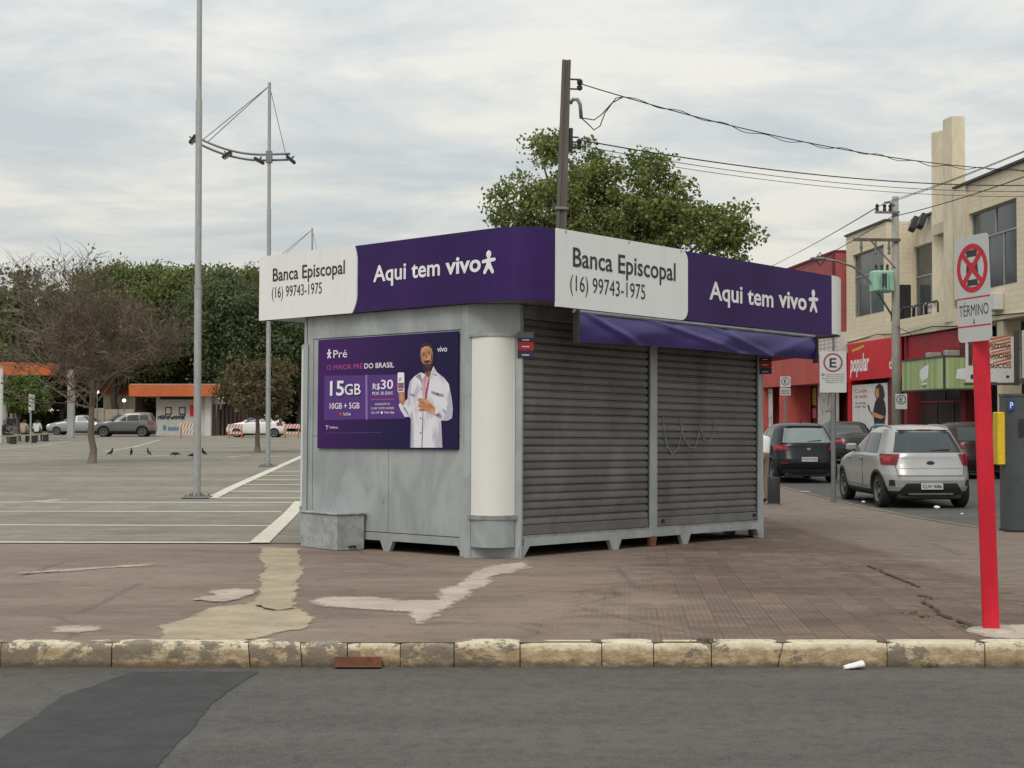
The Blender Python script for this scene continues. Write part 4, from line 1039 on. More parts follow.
# ---- parking signs
def esign(par, w, h, zt, cr, lines=True, off=-.03):
    MB().prism(rrect(-w, zt - h, w, zt, (.02,) * 4, 3), 'y', off - .004, off).build('plate', 'sign_face', par)
    zc_ = zt - cr * 1.18
    shape('printed_ring', ring(0, zc_, cr * .82, cr, 32), 'ring_faded' if lines else 'letter_grey', par, (0, off - .007, 0), X_, Z_, step=0)
    text('lettering', 'E', 'letter_grey', par, (0, off - .007, zc_ - cr * .5), X_, Z_, cr * .72, cr, .02, align='C')
    if lines:
        shape('printed_mark', [rrect(-w * .86, zc_ - cr * 1.42, -w * .62, zc_ - cr * 1.14, (.01,) * 4, 3)], 'print_divider', par, (0, off - .007, 0), X_, Z_)
        for k, (s, a_) in enumerate((('ESTACIONAMENTO', -.5), ('ROTATIVO PAGO', -.5), ('OBRIGATÓRIO USO DO CARTÃO', -.86), ('SEG A SEX 9h-18h', -.62), ('SÁBADO 9h-13h', -.55))):
            text('lettering', s, 'letter_grey', par, (w * a_, off - .007, zc_ - cr * (1.30 + .21 * k)), X_, Z_, w * (1.35 if a_ > -.8 else 1.72), cr * .115)
ep = gp(833.5, 502.5)
et = thing('parking_sign', 'large letter E parking sign on a thin grey pole in front of the silver hatchback', 'parking sign', ep, R(-8))
MB().lathe([(.045, -.02), (.045, 2.85), (.0, 2.85)], n=12).build('pole', 'zinc_dark', et, 'auto')
esign(et, .255, .80, 2.93, .185, True, -.048)
ep2 = at(785.5, 470, 38); ep2.z = sz(38) + .1
et2 = thing('parking_sign', 'small letter E parking sign on a pole before the red shop entrance', 'parking sign', (KX(50) + 8.5 - 5.0, 47, sz(47) + .14), R(-10))
q = at(785.5, 420, 60); et2.location = (q.x, q.y, sz(60) + .14)
MB().lathe([(.04, -.02), (.04, 3.05), (0, 3.05)], n=10).build('pole', 'zinc_dark', et2, 'auto')
esign(et2, .21, .44, 3.12, .17, False, -.045)
MB().box(-.21, .21, -.05, -.044, 2.35, 2.64).build('plate', 'sign_face', et2)
shape('printed_rule', [[(-.18, z), (.18, z), (.18, z + .03), (-.18, z + .03)] for z in (2.40, 2.47, 2.54)], 'letter_grey', et2, (0, -.0525, 0), X_, Z_)

# ---- parking meter cabinet at the edge of the square
mat('meter_grey', (.068, .077, .082), .45, .08, 2); mat('meter_yellow', (.72, .50, .02), .45, .06, 3); mat('meter_blue', (.02, .06, .25), .4)
mp_ = Vector((7.28, 20.86, gz(7.28, 20.86)))
mt = thing('parking_meter', 'dark grey parking meter cabinet with yellow side panel behind the red post', 'parking meter', mp_, R(-6))
pts = [(-.26 + .52 * k / 12, -.16 - .10 * (1 - (2 * k / 12 - 1) ** 2)) for k in range(13)] + [(.26, .2), (-.26, .2)]
MB().prism(pts, 'z', .03, 1.92).build('cabinet', 'meter_grey', mt, 'auto')
MB().prism([(x * 1.04, y * 1.04) for x, y in pts], 'z', 1.923, 1.96).build('cap', 'meter_grey', mt)
MB().prism([(x * 1.05, y * 1.05) for x, y in pts], 'z', 0, .028).build('plinth', 'black_metal', mt)
MB().cbox(-.37, -.262, -.17, .14, .95, 1.70, .012).build('side_panel', 'meter_yellow', mt)
shape('blue_plate', [rrect(-.235, 1.72, -.14, 1.88, (.015,) * 4, 3)], 'meter_blue', mt, (0, -.238, 0), (1, 0, 0), Z_)
text('lettering', 'P', 'letter_white', mt, (-.21, -.241, 1.755), (1, 0, 0), Z_, .045, .09, .02)
MB().box(-.1, .16, -.266, -.255, 1.35, 1.6).build('screen', 'black_metal', mt)

# ---- black bollard past the kiosk
bp = gp(773.8, 505)
bt = thing('bollard', 'short black cylindrical bollard on the paving just past the kiosk', 'bollard', bp)
MB().lathe([(.118, 0), (.118, .50), (.108, .525), (.0, .53)], n=20).build('body', 'black_metal', bt, 'auto')
MB().lathe([(.125, 0), (.125, .03), (.12, .03)], n=20).build('foot_ring', 'zinc_dark', bt, 'auto')

# ---- litter, rusty plate and weeds
lit = MB()
def crumple(name, P, s, m, label, cat='litter', seed=0, group=None):
    r_ = random.Random(seed); bb = MB(); rows = []
    for i in range(7):
        row = []
        for j in range(11):
            a = 2 * math.pi * j / 10; e_ = math.pi * i / 6
            rr = r_.uniform(.75, 1.15) if j < 10 else 0
            row.append((s[0] * math.sin(e_) * math.cos(a) * rr, s[1] * math.sin(e_) * math.sin(a) * rr, s[2] * (1 + math.cos(math.pi - e_) * .98) * r_.uniform(.85, 1.1)))
        row[10] = row[0]; rows.append(row)
    bb.grid(rows)
    return bb.build(name, m, None, False, loc=P, label=label, cat=cat, group=group)
mat('litter_white', (.78, .78, .77), .6, .05, 5); mat('litter_grey', (.45, .46, .47), .5, .1, 5)
q = Vector((0, 0, CZ)) + ray(851, 667) * ((.004 - CZ) / ray(851, 667).z)
cupt = thing('crushed_cup', 'crushed white plastic cup lying in the gutter against the front kerb', 'cup', (q.x, 9.04, .042), R(8))
cupt.rotation_euler = (0, R(80), R(8))
b = MB(); rows = []
for k, (h, r_) in enumerate(((-.075, .024), (-.03, .030), (.03, .036), (.075, .041), (.078, .043))):
    rows.append([(r_ * math.cos(2 * math.pi * j / 14) * .85, r_ * 1.1 * math.sin(2 * math.pi * j / 14) + .004 * math.sin(j * 2.1), h) for j in range(15)])
b.grid(rows); b.build('cup_wall', 'litter_white', cupt, True); cupt.scale = (.62, .8, .8); cupt.location.z = .022
MB().lathe([(.023, -.076), (.023, -.072)], n=14).build('cup_base', 'litter_white', cupt)
for k, (px, py, s, l_) in enumerate(((806, 493, (.10, .04, .015), 'flattened pale wrapper by the side kerb beyond the parking sign'), (863.5, 503.5, (.035, .03, .02), 'small white paper ball on the side kerb in line with the silver hatchback'), (937, 509.5, (.06, .045, .03), 'crumpled white bag on the side kerb behind the silver hatchback'), (962, 515, (.025, .02, .012), 'small pale scrap on the side kerb nearest the red post'))):
    p = gp(px, py); crumple('litter', (p.x, p.y, p.z + .012), s, 'litter_white' if k else 'litter_grey', l_, seed=k)
q = at(358, 660.5, 9.08)
pl = thing('gutter_plate', 'rusty brown steel plate leaning against the front kerb', 'steel plate', (q.x, 9.092, .004))
pl.rotation_euler = (R(-8), 0, 0)
MB().cbox(-.147, .147, -.006, .006, 0, .064, .002).build('plate', 'rust_brown', pl)
MB().cbox(-.147, .147, -.05, -.007, 0, .008, .002).build('flange', 'rust_brown', pl)
mat('weed_green', (.085, .105, .030), .8, .3, 12)
def weeds(P, n, spread, h, seed):
    r_ = random.Random(seed); bb = MB()
    for _ in range(n):
        x, y = r_.gauss(0, spread), r_.gauss(0, spread * .8); a = r_.uniform(0, 6.28); l_ = r_.uniform(.4, 1) * h; w = .006
        c_, s_ = math.cos(a), math.sin(a); k = r_.uniform(.2, .9)
        bb.add([(x - s_ * w, y + c_ * w, 0), (x + s_ * w, y - c_ * w, 0), (x + c_ * l_ * k * .5 + s_ * w, y + s_ * l_ * k * .5 - c_ * w, l_ * .7), (x + c_ * l_ * k, y + s_ * l_ * k, l_)], [(0, 1, 2, 3)])
    return bb.mesh('weeds', 'weed_green')
wd_ = [((923, 597), 40, .025, .018), ((930, 599), 20, .03, .014), ((912, 614), 30, .04, .016), ((924, 617), 30, .03, .016), ((970, 628), 25, .05, .014), ((704, 640.5), 50, .04, .014)]
bb = MB()
for k, (px, n, s_, h) in enumerate(wd_):
    p = gp(*px); me = weeds(p, n, s_, h, k)
    p.y = max(p.y, 9.2)
    bb.add([(v.co.x + p.x, v.co.y + p.y, v.co.z + gz(p.x, p.y)) for v in me.vertices], [tuple(f.vertices) for f in me.polygons])
q = at(935, 663, 8.98); me = weeds(q, 22, .022, .035, 77)
bb.add([(v.co.x + q.x, v.co.y * .3 + 9.09, v.co.z + .003) for v in me.vertices], [tuple(f.vertices) for f in me.polygons])
bb.build('weeds', 'weed_green', kind='stuff', label='small green weeds growing in paving cracks and along the kerb', cat='weeds')

# ---------------------------------------------------------------- trees
def m_leaf(name, c1, c2, c3):
    t = NT(name); g = t.n('ShaderNodeNewGeometry'); r_ = g.outputs['Random Per Island']
    a = t.mix(t.ramp(r_, 0, .6), c1, c2); a = t.mix(t.ramp(r_, .78, .98), a, c3)
    n = t.noise(t.pos(), .8, 3); a = t.mix(t.math('MULTIPLY', t.ramp(n, .4, .7), .35), a, c3)
    t.l(a, t.b.inputs['Base Color']); t.b.inputs['Roughness'].default_value = .55; t.b.inputs['Specular IOR Level'].default_value = .25
    tr = t.n('ShaderNodeBsdfTranslucent'); t.l(t.mix(.5, a, (.16, .19, .04)), tr.inputs[0])
    ms = t.n('ShaderNodeMixShader'); ms.inputs[0].default_value = .28
    t.l(t.b.outputs[0], ms.inputs[1]); t.l(tr.outputs[0], ms.inputs[2]); t.l(ms.outputs[0], t.out.inputs[0])
    MATS[name] = t.m
m_leaf('leaf_olive', (.092, .128, .034), (.162, .205, .058), (.290, .285, .100))
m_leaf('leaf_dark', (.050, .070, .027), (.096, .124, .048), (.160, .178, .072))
m_leaf('leaf_mid', (.080, .108, .033), (.138, .172, .056), (.22, .235, .09))
m_leaf('leaf_far_blue', (.050, .074, .034), (.092, .122, .056), (.15, .17, .08)); m_leaf('leaf_far_warm', (.090, .110, .036), (.150, .172, .058), (.23, .235, .095))
m_leaf('leaf_bright', (.060, .110, .022), (.105, .170, .035), (.15, .21, .06))
m_leaf('leaf_brown', (.085, .062, .036), (.125, .092, .052), (.15, .12, .06))
mat('bark', (.105, .088, .070), .92, .25, 3, .6, 20, stretch=(2, 2, .4))
mat('bark_pale', (.200, .162, .125), .9, .2, 3, .6, 20, stretch=(2, 2, .4))
mat('twig', (.180, .138, .106), .9, .3, 1.5)
def leaves(name, centres, per, size, m, parent, seed, spread=1.0, droop=0.0):
    """many small leaf faces gathered in clumps; centres: (x, y, z, r)"""
    r_ = np.random.default_rng(seed); C_ = np.array(centres); n = len(C_) * per
    c = np.repeat(C_, per, axis=0)
    d = r_.normal(size=(n, 3)); d /= np.linalg.norm(d, axis=1)[:, None]
    rad = (r_.random(n) ** .5) * c[:, 3] * spread
    pos = c[:, :3] + d * rad[:, None] * np.array([1, 1, .75])
    ax = r_.normal(size=(n, 3)) + np.array([0, 0, -droop]); ax /= np.linalg.norm(ax, axis=1)[:, None]
    sd_ = np.cross(ax, d + r_.normal(size=(n, 3)) * .7); sd_ /= np.linalg.norm(sd_, axis=1)[:, None] + 1e-9
    L_ = size * r_.uniform(.6, 1.35, n)[:, None]; W_ = L_ * r_.uniform(.32, .5, n)[:, None]
    nn = np.cross(ax, sd_)
    v = np.stack([pos, pos + ax * L_ * .45 + sd_ * W_ + nn * L_ * .1, pos + ax * L_, pos + ax * L_ * .45 - sd_ * W_ + nn * L_ * .1], 1).reshape(-1, 3)
    me = bpy.data.meshes.new(name); me.vertices.add(n * 4); me.vertices.foreach_set('co', v.ravel())
    me.loops.add(n * 4); me.loops.foreach_set('vertex_index', np.arange(n * 4))
    me.polygons.add(n); me.polygons.foreach_set('loop_start', np.arange(n) * 4); me.polygons.foreach_set('loop_total', np.full(n, 4))
    me.materials.append(MATS[m]); me.update(); me.validate()
    return link(name, me, parent)
def clumps(ells, seed, dens_=1.0, r0=.45, r1=.85):
    """clump centres near the surface of big ellipsoids (x, y, z, rx, ry, rz)"""
    r_ = random.Random(seed); out = []
    for (x, y, z, a, b_, c_) in ells:
        n = int(dens_ * (a * b_ + a * c_ + b_ * c_) * 3.0)
        for _ in range(n):
            d = Vector((r_.gauss(0, 1), r_.gauss(0, 1), r_.gauss(0, 1))).normalized(); k = r_.uniform(.62, 1.02)
            out.append((x + d.x * a * k, y + d.y * b_ * k, z + d.z * c_ * k, r_.uniform(r0, r1)))
    return out
def branchy(name, base, top, r, targets, m, parent, seed, bend=.3):
    """trunk from base to top and limbs from it to the targets, one mesh"""
    r_ = random.Random(seed); bb = MB(); base = Vector(base); top = Vector(top)
    tr = [base.lerp(top, k / 7) + Vector((r_.gauss(0, 1), r_.gauss(0, 1), 0)) * r * .35 * (k > 0) for k in range(8)]
    bb.tube([base + Vector((0, 0, -.05))] + tr, [r * 1.5] + [r * (1.25 if k == 0 else 1 - .5 * k / 7) for k in range(8)], 9)
    for tg in targets:
        tg = Vector(tg[:3]); s = tr[r_.randint(3, 7)]; md = s.lerp(tg, .5) + Vector((r_.gauss(0, .2), r_.gauss(0, .2), bend))
        q1 = s.lerp(md, .5) + Vector((r_.gauss(0, .1), r_.gauss(0, .1), bend * .3)); q2 = md.lerp(tg, .55) + Vector((r_.gauss(0, .12), r_.gauss(0, .12), .05))
        bb.tube([s, q1, md, q2, tg], [r * .42, r * .34, r * .25, r * .16, r * .05], 6)
    return bb.build(name, m, parent, True)

# the leafy tree behind the kiosk
T0 = Vector((2.6, 38, gz(2.6, 38)))
tree = thing('leafy_tree', 'tall olive green leafy tree behind the kiosk roof', 'tree', T0)
def e_(px, py, Y, a, b_, c_):
    p = at(px, py, Y) - T0
    return (p.x, p.y, p.z, a, b_, c_)
ells = [e_(560, 175, 38, 1.25, 1.2, 1.05), e_(533, 205, 37.6, 1.25, 1.2, .75), e_(510, 214, 38, .75, .8, .45), e_(560, 150, 38.2, .9, .9, .45), e_(608, 205, 37.3, 1.35, 1.4, 1.15), e_(640, 190, 38, 1.35, 1.3, 1.0), e_(620, 168, 38, .75, .8, .42), e_(665, 215, 38.2, 1.2, 1.2, .85), e_(690, 225, 38, 1.35, 1.3, .75), e_(727, 225, 38, .85, .9, .7), e_(742, 240, 37.6, .55, .7, .6), e_(600, 240, 38, 1.9, 1.5, 1.0), e_(690, 255, 38, 1.6, 1.5, .8), e_(540, 240, 38, 1.2, 1.2, .7), e_(662, 182, 38, .5, .5, .35)]
ells += [e_(585, 215, 38.6, 1.5, 1.2, 1.0), e_(640, 225, 38.6, 1.8, 1.2, .9), e_(575, 190, 38.4, 1.0, 1.0, .8)]
cl = clumps(ells, 3, 2.9, .24, .45)
leaves('crown', cl, 72, .10, 'leaf_olive', tree, 5)
branchy('trunk', (0, 0, 0), (-.3, 0, 4.2), .24, [ells[i] for i in range(len(ells))] + random.Random(2).sample(cl, 14), 'bark', tree, 4, .25)

# far trees closing the car park
def fartree(px, py, Y, w, h, seed, m, label, group, size=.25, per=125, th=.35, r0=.8, r1=1.7, dens_=.55, base=None, parts=None):
    """px, py: middle of the crown in the picture; w, h crown width and height in metres"""
    c_ = at(px, py, Y); b0 = Vector((c_.x, Y, gz(c_.x, Y)))
    t = thing('shade_tree', label, 'tree', b0, group=group)
    r_ = random.Random(seed); zc_ = c_.z - b0.z; E_ = []
    for k in range(parts or 7):
        a = r_.uniform(0, 6.28); q = r_.uniform(.25, .62)
        E_.append((math.cos(a) * w * .5 * q, math.sin(a) * w * .4 * q, zc_ + r_.uniform(-.22, .26) * h, w * r_.uniform(.22, .32), w * r_.uniform(.2, .3), h * r_.uniform(.2, .32)))
    E_.append((0, 0, zc_ + .12 * h, w * .36, w * .32, h * .34))
    cl_ = clumps(E_, seed, dens_, r0, r1)
    leaves('crown', cl_, per, size, m, t, seed)
    branchy('trunk', (0, 0, 0), (r_.uniform(-.6, .6), 0, max(2.5, zc_ - h * .28)), th, E_ + r_.sample(cl_, min(10, len(cl_))), 'bark', t, seed, .5)
    return t
GRP = 'tall trees closing the car park'
fartree(160, 297, 128, 18, 5.2, 21, 'leaf_mid', 'broad dark green tree crown topping the trees behind the bare tree', GRP)
fartree(118, 335, 124, 14, 8, 22, 'leaf_far_warm', 'mid green tree behind the bare tree, below the broad dark crown', GRP)
fartree(205, 322, 126, 13, 10, 23, 'leaf_far_warm', 'mid green tree directly behind the nearest light mast', GRP)
fartree(250, 335, 118, 11, 9.5, 24, 'leaf_far_blue', 'dark green tree between the two nearest light masts', GRP)
fartree(300, 325, 122, 11, 10, 25, 'leaf_far_blue', 'dark green tree just past the kiosk end, beside the thin light mast', GRP)
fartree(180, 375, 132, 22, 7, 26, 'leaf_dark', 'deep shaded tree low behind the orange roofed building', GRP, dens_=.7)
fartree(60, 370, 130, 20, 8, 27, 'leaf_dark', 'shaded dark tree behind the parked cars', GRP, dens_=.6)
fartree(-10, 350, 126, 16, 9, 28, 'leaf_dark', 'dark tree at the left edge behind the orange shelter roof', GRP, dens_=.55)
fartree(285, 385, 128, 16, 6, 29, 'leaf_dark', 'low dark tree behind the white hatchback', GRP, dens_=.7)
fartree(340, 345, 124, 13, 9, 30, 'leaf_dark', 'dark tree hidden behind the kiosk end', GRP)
fartree(18, 300, 112, 9.5, 5.5, 31, 'leaf_dark', 'sparse leafy tree with sky showing through at the left edge', 'thin crowned trees', .42, 12, .2, .4, .9, .45)
fartree(20, 398, 84, 3.4, 2.6, 32, 'leaf_bright', 'small bright green round tree beside the benches', 'small trees', .16, 70, .09, .25, .5, 2.2)
fartree(-4, 352, 84, 1.6, 1.4, 33, 'leaf_bright', 'bright green leaf tuft at the left edge above the orange roof', 'small trees', .2, 50, .06, .25, .4, 3)
# hedge-like undergrowth in the shade below the crowns
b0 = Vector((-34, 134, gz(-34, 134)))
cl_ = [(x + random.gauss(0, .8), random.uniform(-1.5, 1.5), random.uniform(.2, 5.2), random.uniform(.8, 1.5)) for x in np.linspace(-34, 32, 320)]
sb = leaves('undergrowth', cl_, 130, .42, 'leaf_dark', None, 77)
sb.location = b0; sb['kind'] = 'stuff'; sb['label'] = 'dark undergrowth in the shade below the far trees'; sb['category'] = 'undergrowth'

# bare trees: real twigs
def bare(P, label, h_tr, r, spread, top, n_limb, seed, m='twig', per=5, depth=3, name='bare_tree', lean=0.0, leaf=None, group='bare trees in the car park', r0=.33):
    t = thing(name, label, 'tree', P, group=group); r_ = random.Random(seed); bb = MB(); tips = []
    b0 = Vector((0, 0, 0)); tr = [Vector((lean * k / 6 + r_.gauss(0, .03), r_.gauss(0, .03), h_tr * k / 6)) for k in range(7)]
    tk = MB().tube([Vector((0, 0, -.05)), Vector((0, 0, .04))] + tr[1:], [r * 1.75, r * 1.3] + [r * (1 - .38 * k / 6) for k in range(1, 7)], 10).build('trunk', 'bark_pale', t, True)
    def grow(s, d, L_, rad, lv):
        pts = [s]; p = s.copy(); dd = d.normalized(); n = 4 if lv < 2 else 3
        for k in range(n):
            dd = (dd + Vector((r_.gauss(0, .22), r_.gauss(0, .22), r_.gauss(0, .18) + (.10 if lv < 2 else -.02)))).normalized()
            if p.z < h_tr * .72: dd.z = abs(dd.z) + .12
            p = p + dd.normalized() * L_ / n; pts.append(p.copy())
        bb.tube(pts, [rad * (1 - .55 * k / n) for k in range(n + 1)], 5 if lv < 1 else 3, cap=False)
        tips.append(pts[-1])
        if lv >= depth: return
        kids = per + (2 if lv == 0 else 0)
        for k in range(kids):
            f = r_.uniform(.3, 1.0); i = min(n - 1, int(f * n)); s2 = pts[i].lerp(pts[i + 1], f * n - i)
            a = r_.uniform(0, 6.28); out = Vector((math.cos(a), math.sin(a), r_.uniform(-.35, .75)))
            grow(s2, dd * .75 + out * .85, L_ * r_.uniform(.45, .72), max(.009, rad * .45), lv + 1)
    for k in range(n_limb):
        a = 6.28 * k / n_limb + r_.uniform(-.3, .3); s = tr[r_.randint(4, 6)]
        el_ = r_.uniform(.10, 1.1)
        grow(s, Vector((math.cos(a) * 1.0, math.sin(a), el_)), spread * r_.uniform(.75, 1.05), r * r0, 0)
    grow(tr[6], Vector((.1, 0, 1)), top, r * .55, 0)
    bb.build('crown', m, t, False)
    if leaf: leaves('foliage', [(p.x, p.y, p.z, .35) for p in r_.sample(tips, min(len(tips), leaf[1]))], leaf[2], leaf[3], leaf[0], t, seed)
    return t
p = gp(92, 463.5)
bare(p, 'wide bare brown tree with a pale trunk standing on the car park', 2.75, .12, 2.95, 2.7, 15, 41, per=6, depth=3, leaf=('leaf_brown', 500, 4, .11))
p = gp(257.5, 452.5)
bare(p, 'round brownish tree with a thin trunk behind the thin light mast', 2.0, .11, 1.45, 1.3, 11, 42, per=5, depth=3, leaf=('leaf_brown', 900, 12, .15))

# ---------------------------------------------------------------- buildings along the side street
FA, FS = 19.16, .08
FD = Vector((-FS, 1, 0)).normalized(); FN = Vector((-FD.y, FD.x, 0))
FO = Vector((FA - FS * 44.5, 44.5, 0)); BZ = sz(50) + .14
FM = Matrix(((-FD.x, -FN.x, 0, FO.x), (-FD.y, -FN.y, 0, FO.y), (0, 0, 1, 0), (0, 0, 0, 1)))
def fY(px, off=0): return (FA - off * 1.0032) / ((px - 512) / F + FS)
def fl(px, off=0): return -(fY(px, off) - 44.5) * 1.0032
def fz(px, py, off=0): return at(px, py, fY(px, off)).z
def m_cream():
    t = NT('cream_block'); p = t.pos('w'); o = t.pos(); sx = t.n('ShaderNodeSeparateXYZ'); t.l(o, sx.inputs[0])
    cv = t.n('ShaderNodeCombineXYZ'); t.l(t.math('ADD', sx.outputs[0], sx.outputs[1]), cv.inputs[0]); t.l(sx.outputs[2], cv.inputs[1])
    br = t.n('ShaderNodeTexBrick'); t.l(cv.outputs[0], br.inputs['Vector']); br.inputs['Scale'].default_value = 1
    br.inputs['Color1'].default_value = (.72, .635, .470, 1); br.inputs['Color2'].default_value = (.68, .595, .44, 1); br.inputs['Mortar'].default_value = (.56, .485, .35, 1)
    br.inputs['Mortar Size'].default_value = .009; br.inputs['Brick Width'].default_value = .40; br.inputs['Row Height'].default_value = .19
    n1 = t.noise(t.mapv(p, (1, 1, .35)), 1.2, 5, .65); a = t.mix(t.math('MULTIPLY', t.ramp(n1, .5, .8), .35), br.outputs[0], (.46, .39, .28))
    return t.done(a, .85, t.bump(br.outputs['Fac'], -.4, .01), 0, .25)
m_cream()
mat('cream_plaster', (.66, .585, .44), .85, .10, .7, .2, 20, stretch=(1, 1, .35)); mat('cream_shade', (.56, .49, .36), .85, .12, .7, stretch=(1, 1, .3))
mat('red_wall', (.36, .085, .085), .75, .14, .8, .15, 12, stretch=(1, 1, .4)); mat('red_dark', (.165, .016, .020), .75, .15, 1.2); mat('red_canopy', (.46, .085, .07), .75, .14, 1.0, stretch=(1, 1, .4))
mat('red_sign', (.60, .012, .022), .5, .08, 1.0); mat('red_sign_shaded', (.34, .014, .024), .6, .12, 1.0)  # second red is the fascia red with its shade put into the colour
mat('roof_edge', (.07, .066, .062), .7, .2, 3); mat('window_bar', (.33, .325, .31), .5, .1, 4); mat('shop_dark', (.030, .026, .025), .6, .3, 1.2)
def m_glass(name, c, r_=.12):
    t = NT(name); n = t.noise(t.pos(), .6, 3); a = t.mix(t.ramp(n, .35, .65), c, sc3(c, 1.6)); a = t.mix(t.math('MULTIPLY', t.n('ShaderNodeObjectInfo').outputs['Random'], .7), a, sc3(c, 2.6)); return t.done(a, r_, t.bump(n, .03, .3), 0, .45)
m_glass('window_glass', (.040, .046, .050)); m_glass('shop_glass', (.020, .021, .021), .15)
mat('board_white', (.60, .585, .56), .6, .06, 1.5); mat('yellow_paint', (.62, .42, .03), .6); mat('pink_paper', (.55, .16, .22), .7, .1, 4); mat('yellow_paper', (.42, .36, .08), .7, .2, 6)
def wall_open(x0, x1, z0, z1, ops, y0, y1, mb=None):
    """wall with rectangular openings (xa, xb, za, zb)"""
    mb = mb or MB()
    xs = sorted({x0, x1, *[o[0] for o in ops], *[o[1] for o in ops]}); zs = sorted({z0, z1, *[o[2] for o in ops], *[o[3] for o in ops]})
    for a, c_ in zip(xs, xs[1:]):
        for e0, e1 in zip(zs, zs[1:]):
            mx_, mz_ = (a + c_) / 2, (e0 + e1) / 2
            if not any(o[0] < mx_ < o[1] and o[2] < mz_ < o[3] for o in ops): mb.box(a, c_, y0, y1, e0, e1)
    return mb
def window(par, x0, x1, z0, z1, y, nx=2, transom=.36, bar='window_bar', glass='window_glass', bw=.05):
    w = link('window', None, par)
    bb = MB(); bb.box(x0, x1, y - .02, y + .05, z0, z0 + bw).box(x0, x1, y - .02, y + .05, z1 - bw, z1)
    bb.box(x0, x0 + bw, y - .02, y + .05, z0 + bw, z1 - bw).box(x1 - bw, x1, y - .02, y + .05, z0 + bw, z1 - bw); bb.build('frame', bar, w)
    zt = z1 - (z1 - z0) * transom
    if transom: MB().box(x0 + bw, x1 - bw, y - .016, y + .05, zt - bw / 2, zt + bw / 2).build('bar', bar, w)
    xs = [x0 + bw + (x1 - x0 - 2 * bw) * k / nx for k in range(nx + 1)]
    for k in range(1, nx): MB().box(xs[k] - bw / 2, xs[k] + bw / 2, y - .012, y + .05, z0 + bw, (zt - bw / 2) if transom else z1 - bw).build('bar', bar, w)
    for k in range(nx):
        MB().box(xs[k], xs[k + 1], y + .02, y + .03, z0 + bw * .5, zt if transom else z1 - bw * .5).build('pane', glass, w)
    if transom:
        for k in range(max(1, nx - 1)):
            a = x0 + (x1 - x0) * k / max(1, nx - 1); c_ = x0 + (x1 - x0) * (k + 1) / max(1, nx - 1)
            MB().box(a, c_, y + .024, y + .034, zt, z1 - bw * .5).build('pane', glass, w)
            if k: MB().box(a - bw / 2, a + bw / 2, y - .012, y + .05, zt + bw / 2, z1 - bw).build('bar', bar, w)
    return w
cb = thing('cream_building', 'two storey cream block building with dark windows and a tall pylon', 'building', mw=FM)
xa, xb, xc_, xd = fl(847), fl(887), fl(932), fl(958)
ZS, ZW0, ZW1, ZP = 4.66, 5.72, 8.36, 9.24
xn = 17.0
w0, w1 = fl(970), fl(1018)
opsN = [(w0, w1, ZW0, ZW1)] + [(w1 + .7 + 4.4 * k, w1 + 4.4 + 4.4 * k, ZW0, ZW1) for k in range(3)]
wall_open(xd, xn, ZS, ZP + .12, opsN, 0, .3).build('wall', 'cream_block', cb)
for o in opsN: window(cb, *o, .14, 3, .34)
MB().box(xd - .05, xn, -.14, .35, ZP + .122, ZP + .20).build('cornice', 'roof_edge', cb)
MB().box(xd - .02, w0 - .06, -.10, -.003, ZS + .9, ZP + .1).build('pilaster', 'cream_plaster', cb)
MB().box(xd, xn, -.06, -.003, ZS, ZS + .12).build('string_course', 'cream_plaster', cb)
v0, v1 = fl(853.5), fl(884.5)
wall_open(xa, xb, ZS, ZP, [(v0, v1, ZW0, ZW1)], 0, .3).build('wall', 'cream_block', cb)
window(cb, v0, v1, ZW0, ZW1, .12, 2, .36)
MB().box(xa, xb, -.08, -.003, ZS + .001, ZS + .14).build('string_course', 'cream_plaster', cb)
MB().box(xa - .03, xb + .05, -.08, .5, ZP + .002, ZP + .08).build('cornice', 'roof_edge', cb)
wall_open(0, 1.05, ZS, ZP, [], 0, .28).build('wall', 'cream_block', cb, mw=Matrix.Translation((xb - .001, .3, 0)) @ Matrix.Rotation(math.pi / 2, 4, 'Z') @ Matrix.Translation((0, -.0, 0)))
# set-back middle with balcony
xr0 = xb + .02
g0, g1 = fl(915.5, -1.05), fl(915.5, -1.05) + 3.2
wall_open(xr0, xd, ZS + .02, ZP - .01, [(g0, g1, ZS + .25, 8.2)], 1.05, 1.35).build('wall', 'cream_plaster', cb)
window(cb, g0, g1, ZS + .25, 8.2, 1.15, 2, .36)
MB().box(xr0, xd, .98, 1.6, ZP - .008, ZP + .07).build('cornice', 'roof_edge', cb)
MB().box(xb, xd + .1, -.05, 1.05, ZS - .03, ZS + .20).build('balcony_slab', 'cream_plaster', cb)
MB().box(xb + .01, xd, -.04, .10, ZS + .21, ZS + .62).build('balcony_wall', 'cream_block', cb)
q0 = (fl(900.5), 0); xdr = xb + .03
MB().box(xb - .01, xb + .012, .42, .98, ZS + .22, ZS + 2.1).build('door', 'shop_dark', cb)
pl_ = MB().box(g0 + .9, g0 + 2.1, 1.08, 1.10, 5.35, 5.95).build('notice', 'board_white', cb)
text('lettering', 'LOCAÇÃO', 'letter_grey', pl_, (g0 + .98, 1.075, 5.70), (1, 0, 0), (0, 0, 1), 1.0, .14, .02); text('lettering', 'VENDA', 'letter_grey', pl_, (g0 + .98, 1.075, 5.44), (1, 0, 0), (0, 0, 1), .8, .14, .02)
for k in range(4):
    x0 = xb + .5 + k * 1.25; zr = ZS + .66
    MB().tube([(x0, .03, zr - .06), (x0, .03, zr + .30), (x0 + .08, .03, zr + .38), (x0 + 1.0, .03, zr + .38), (x0 + 1.08, .03, zr + .30), (x0 + 1.08, .03, zr - .06)], .035, 6).build('railing', 'black_metal', cb, True)
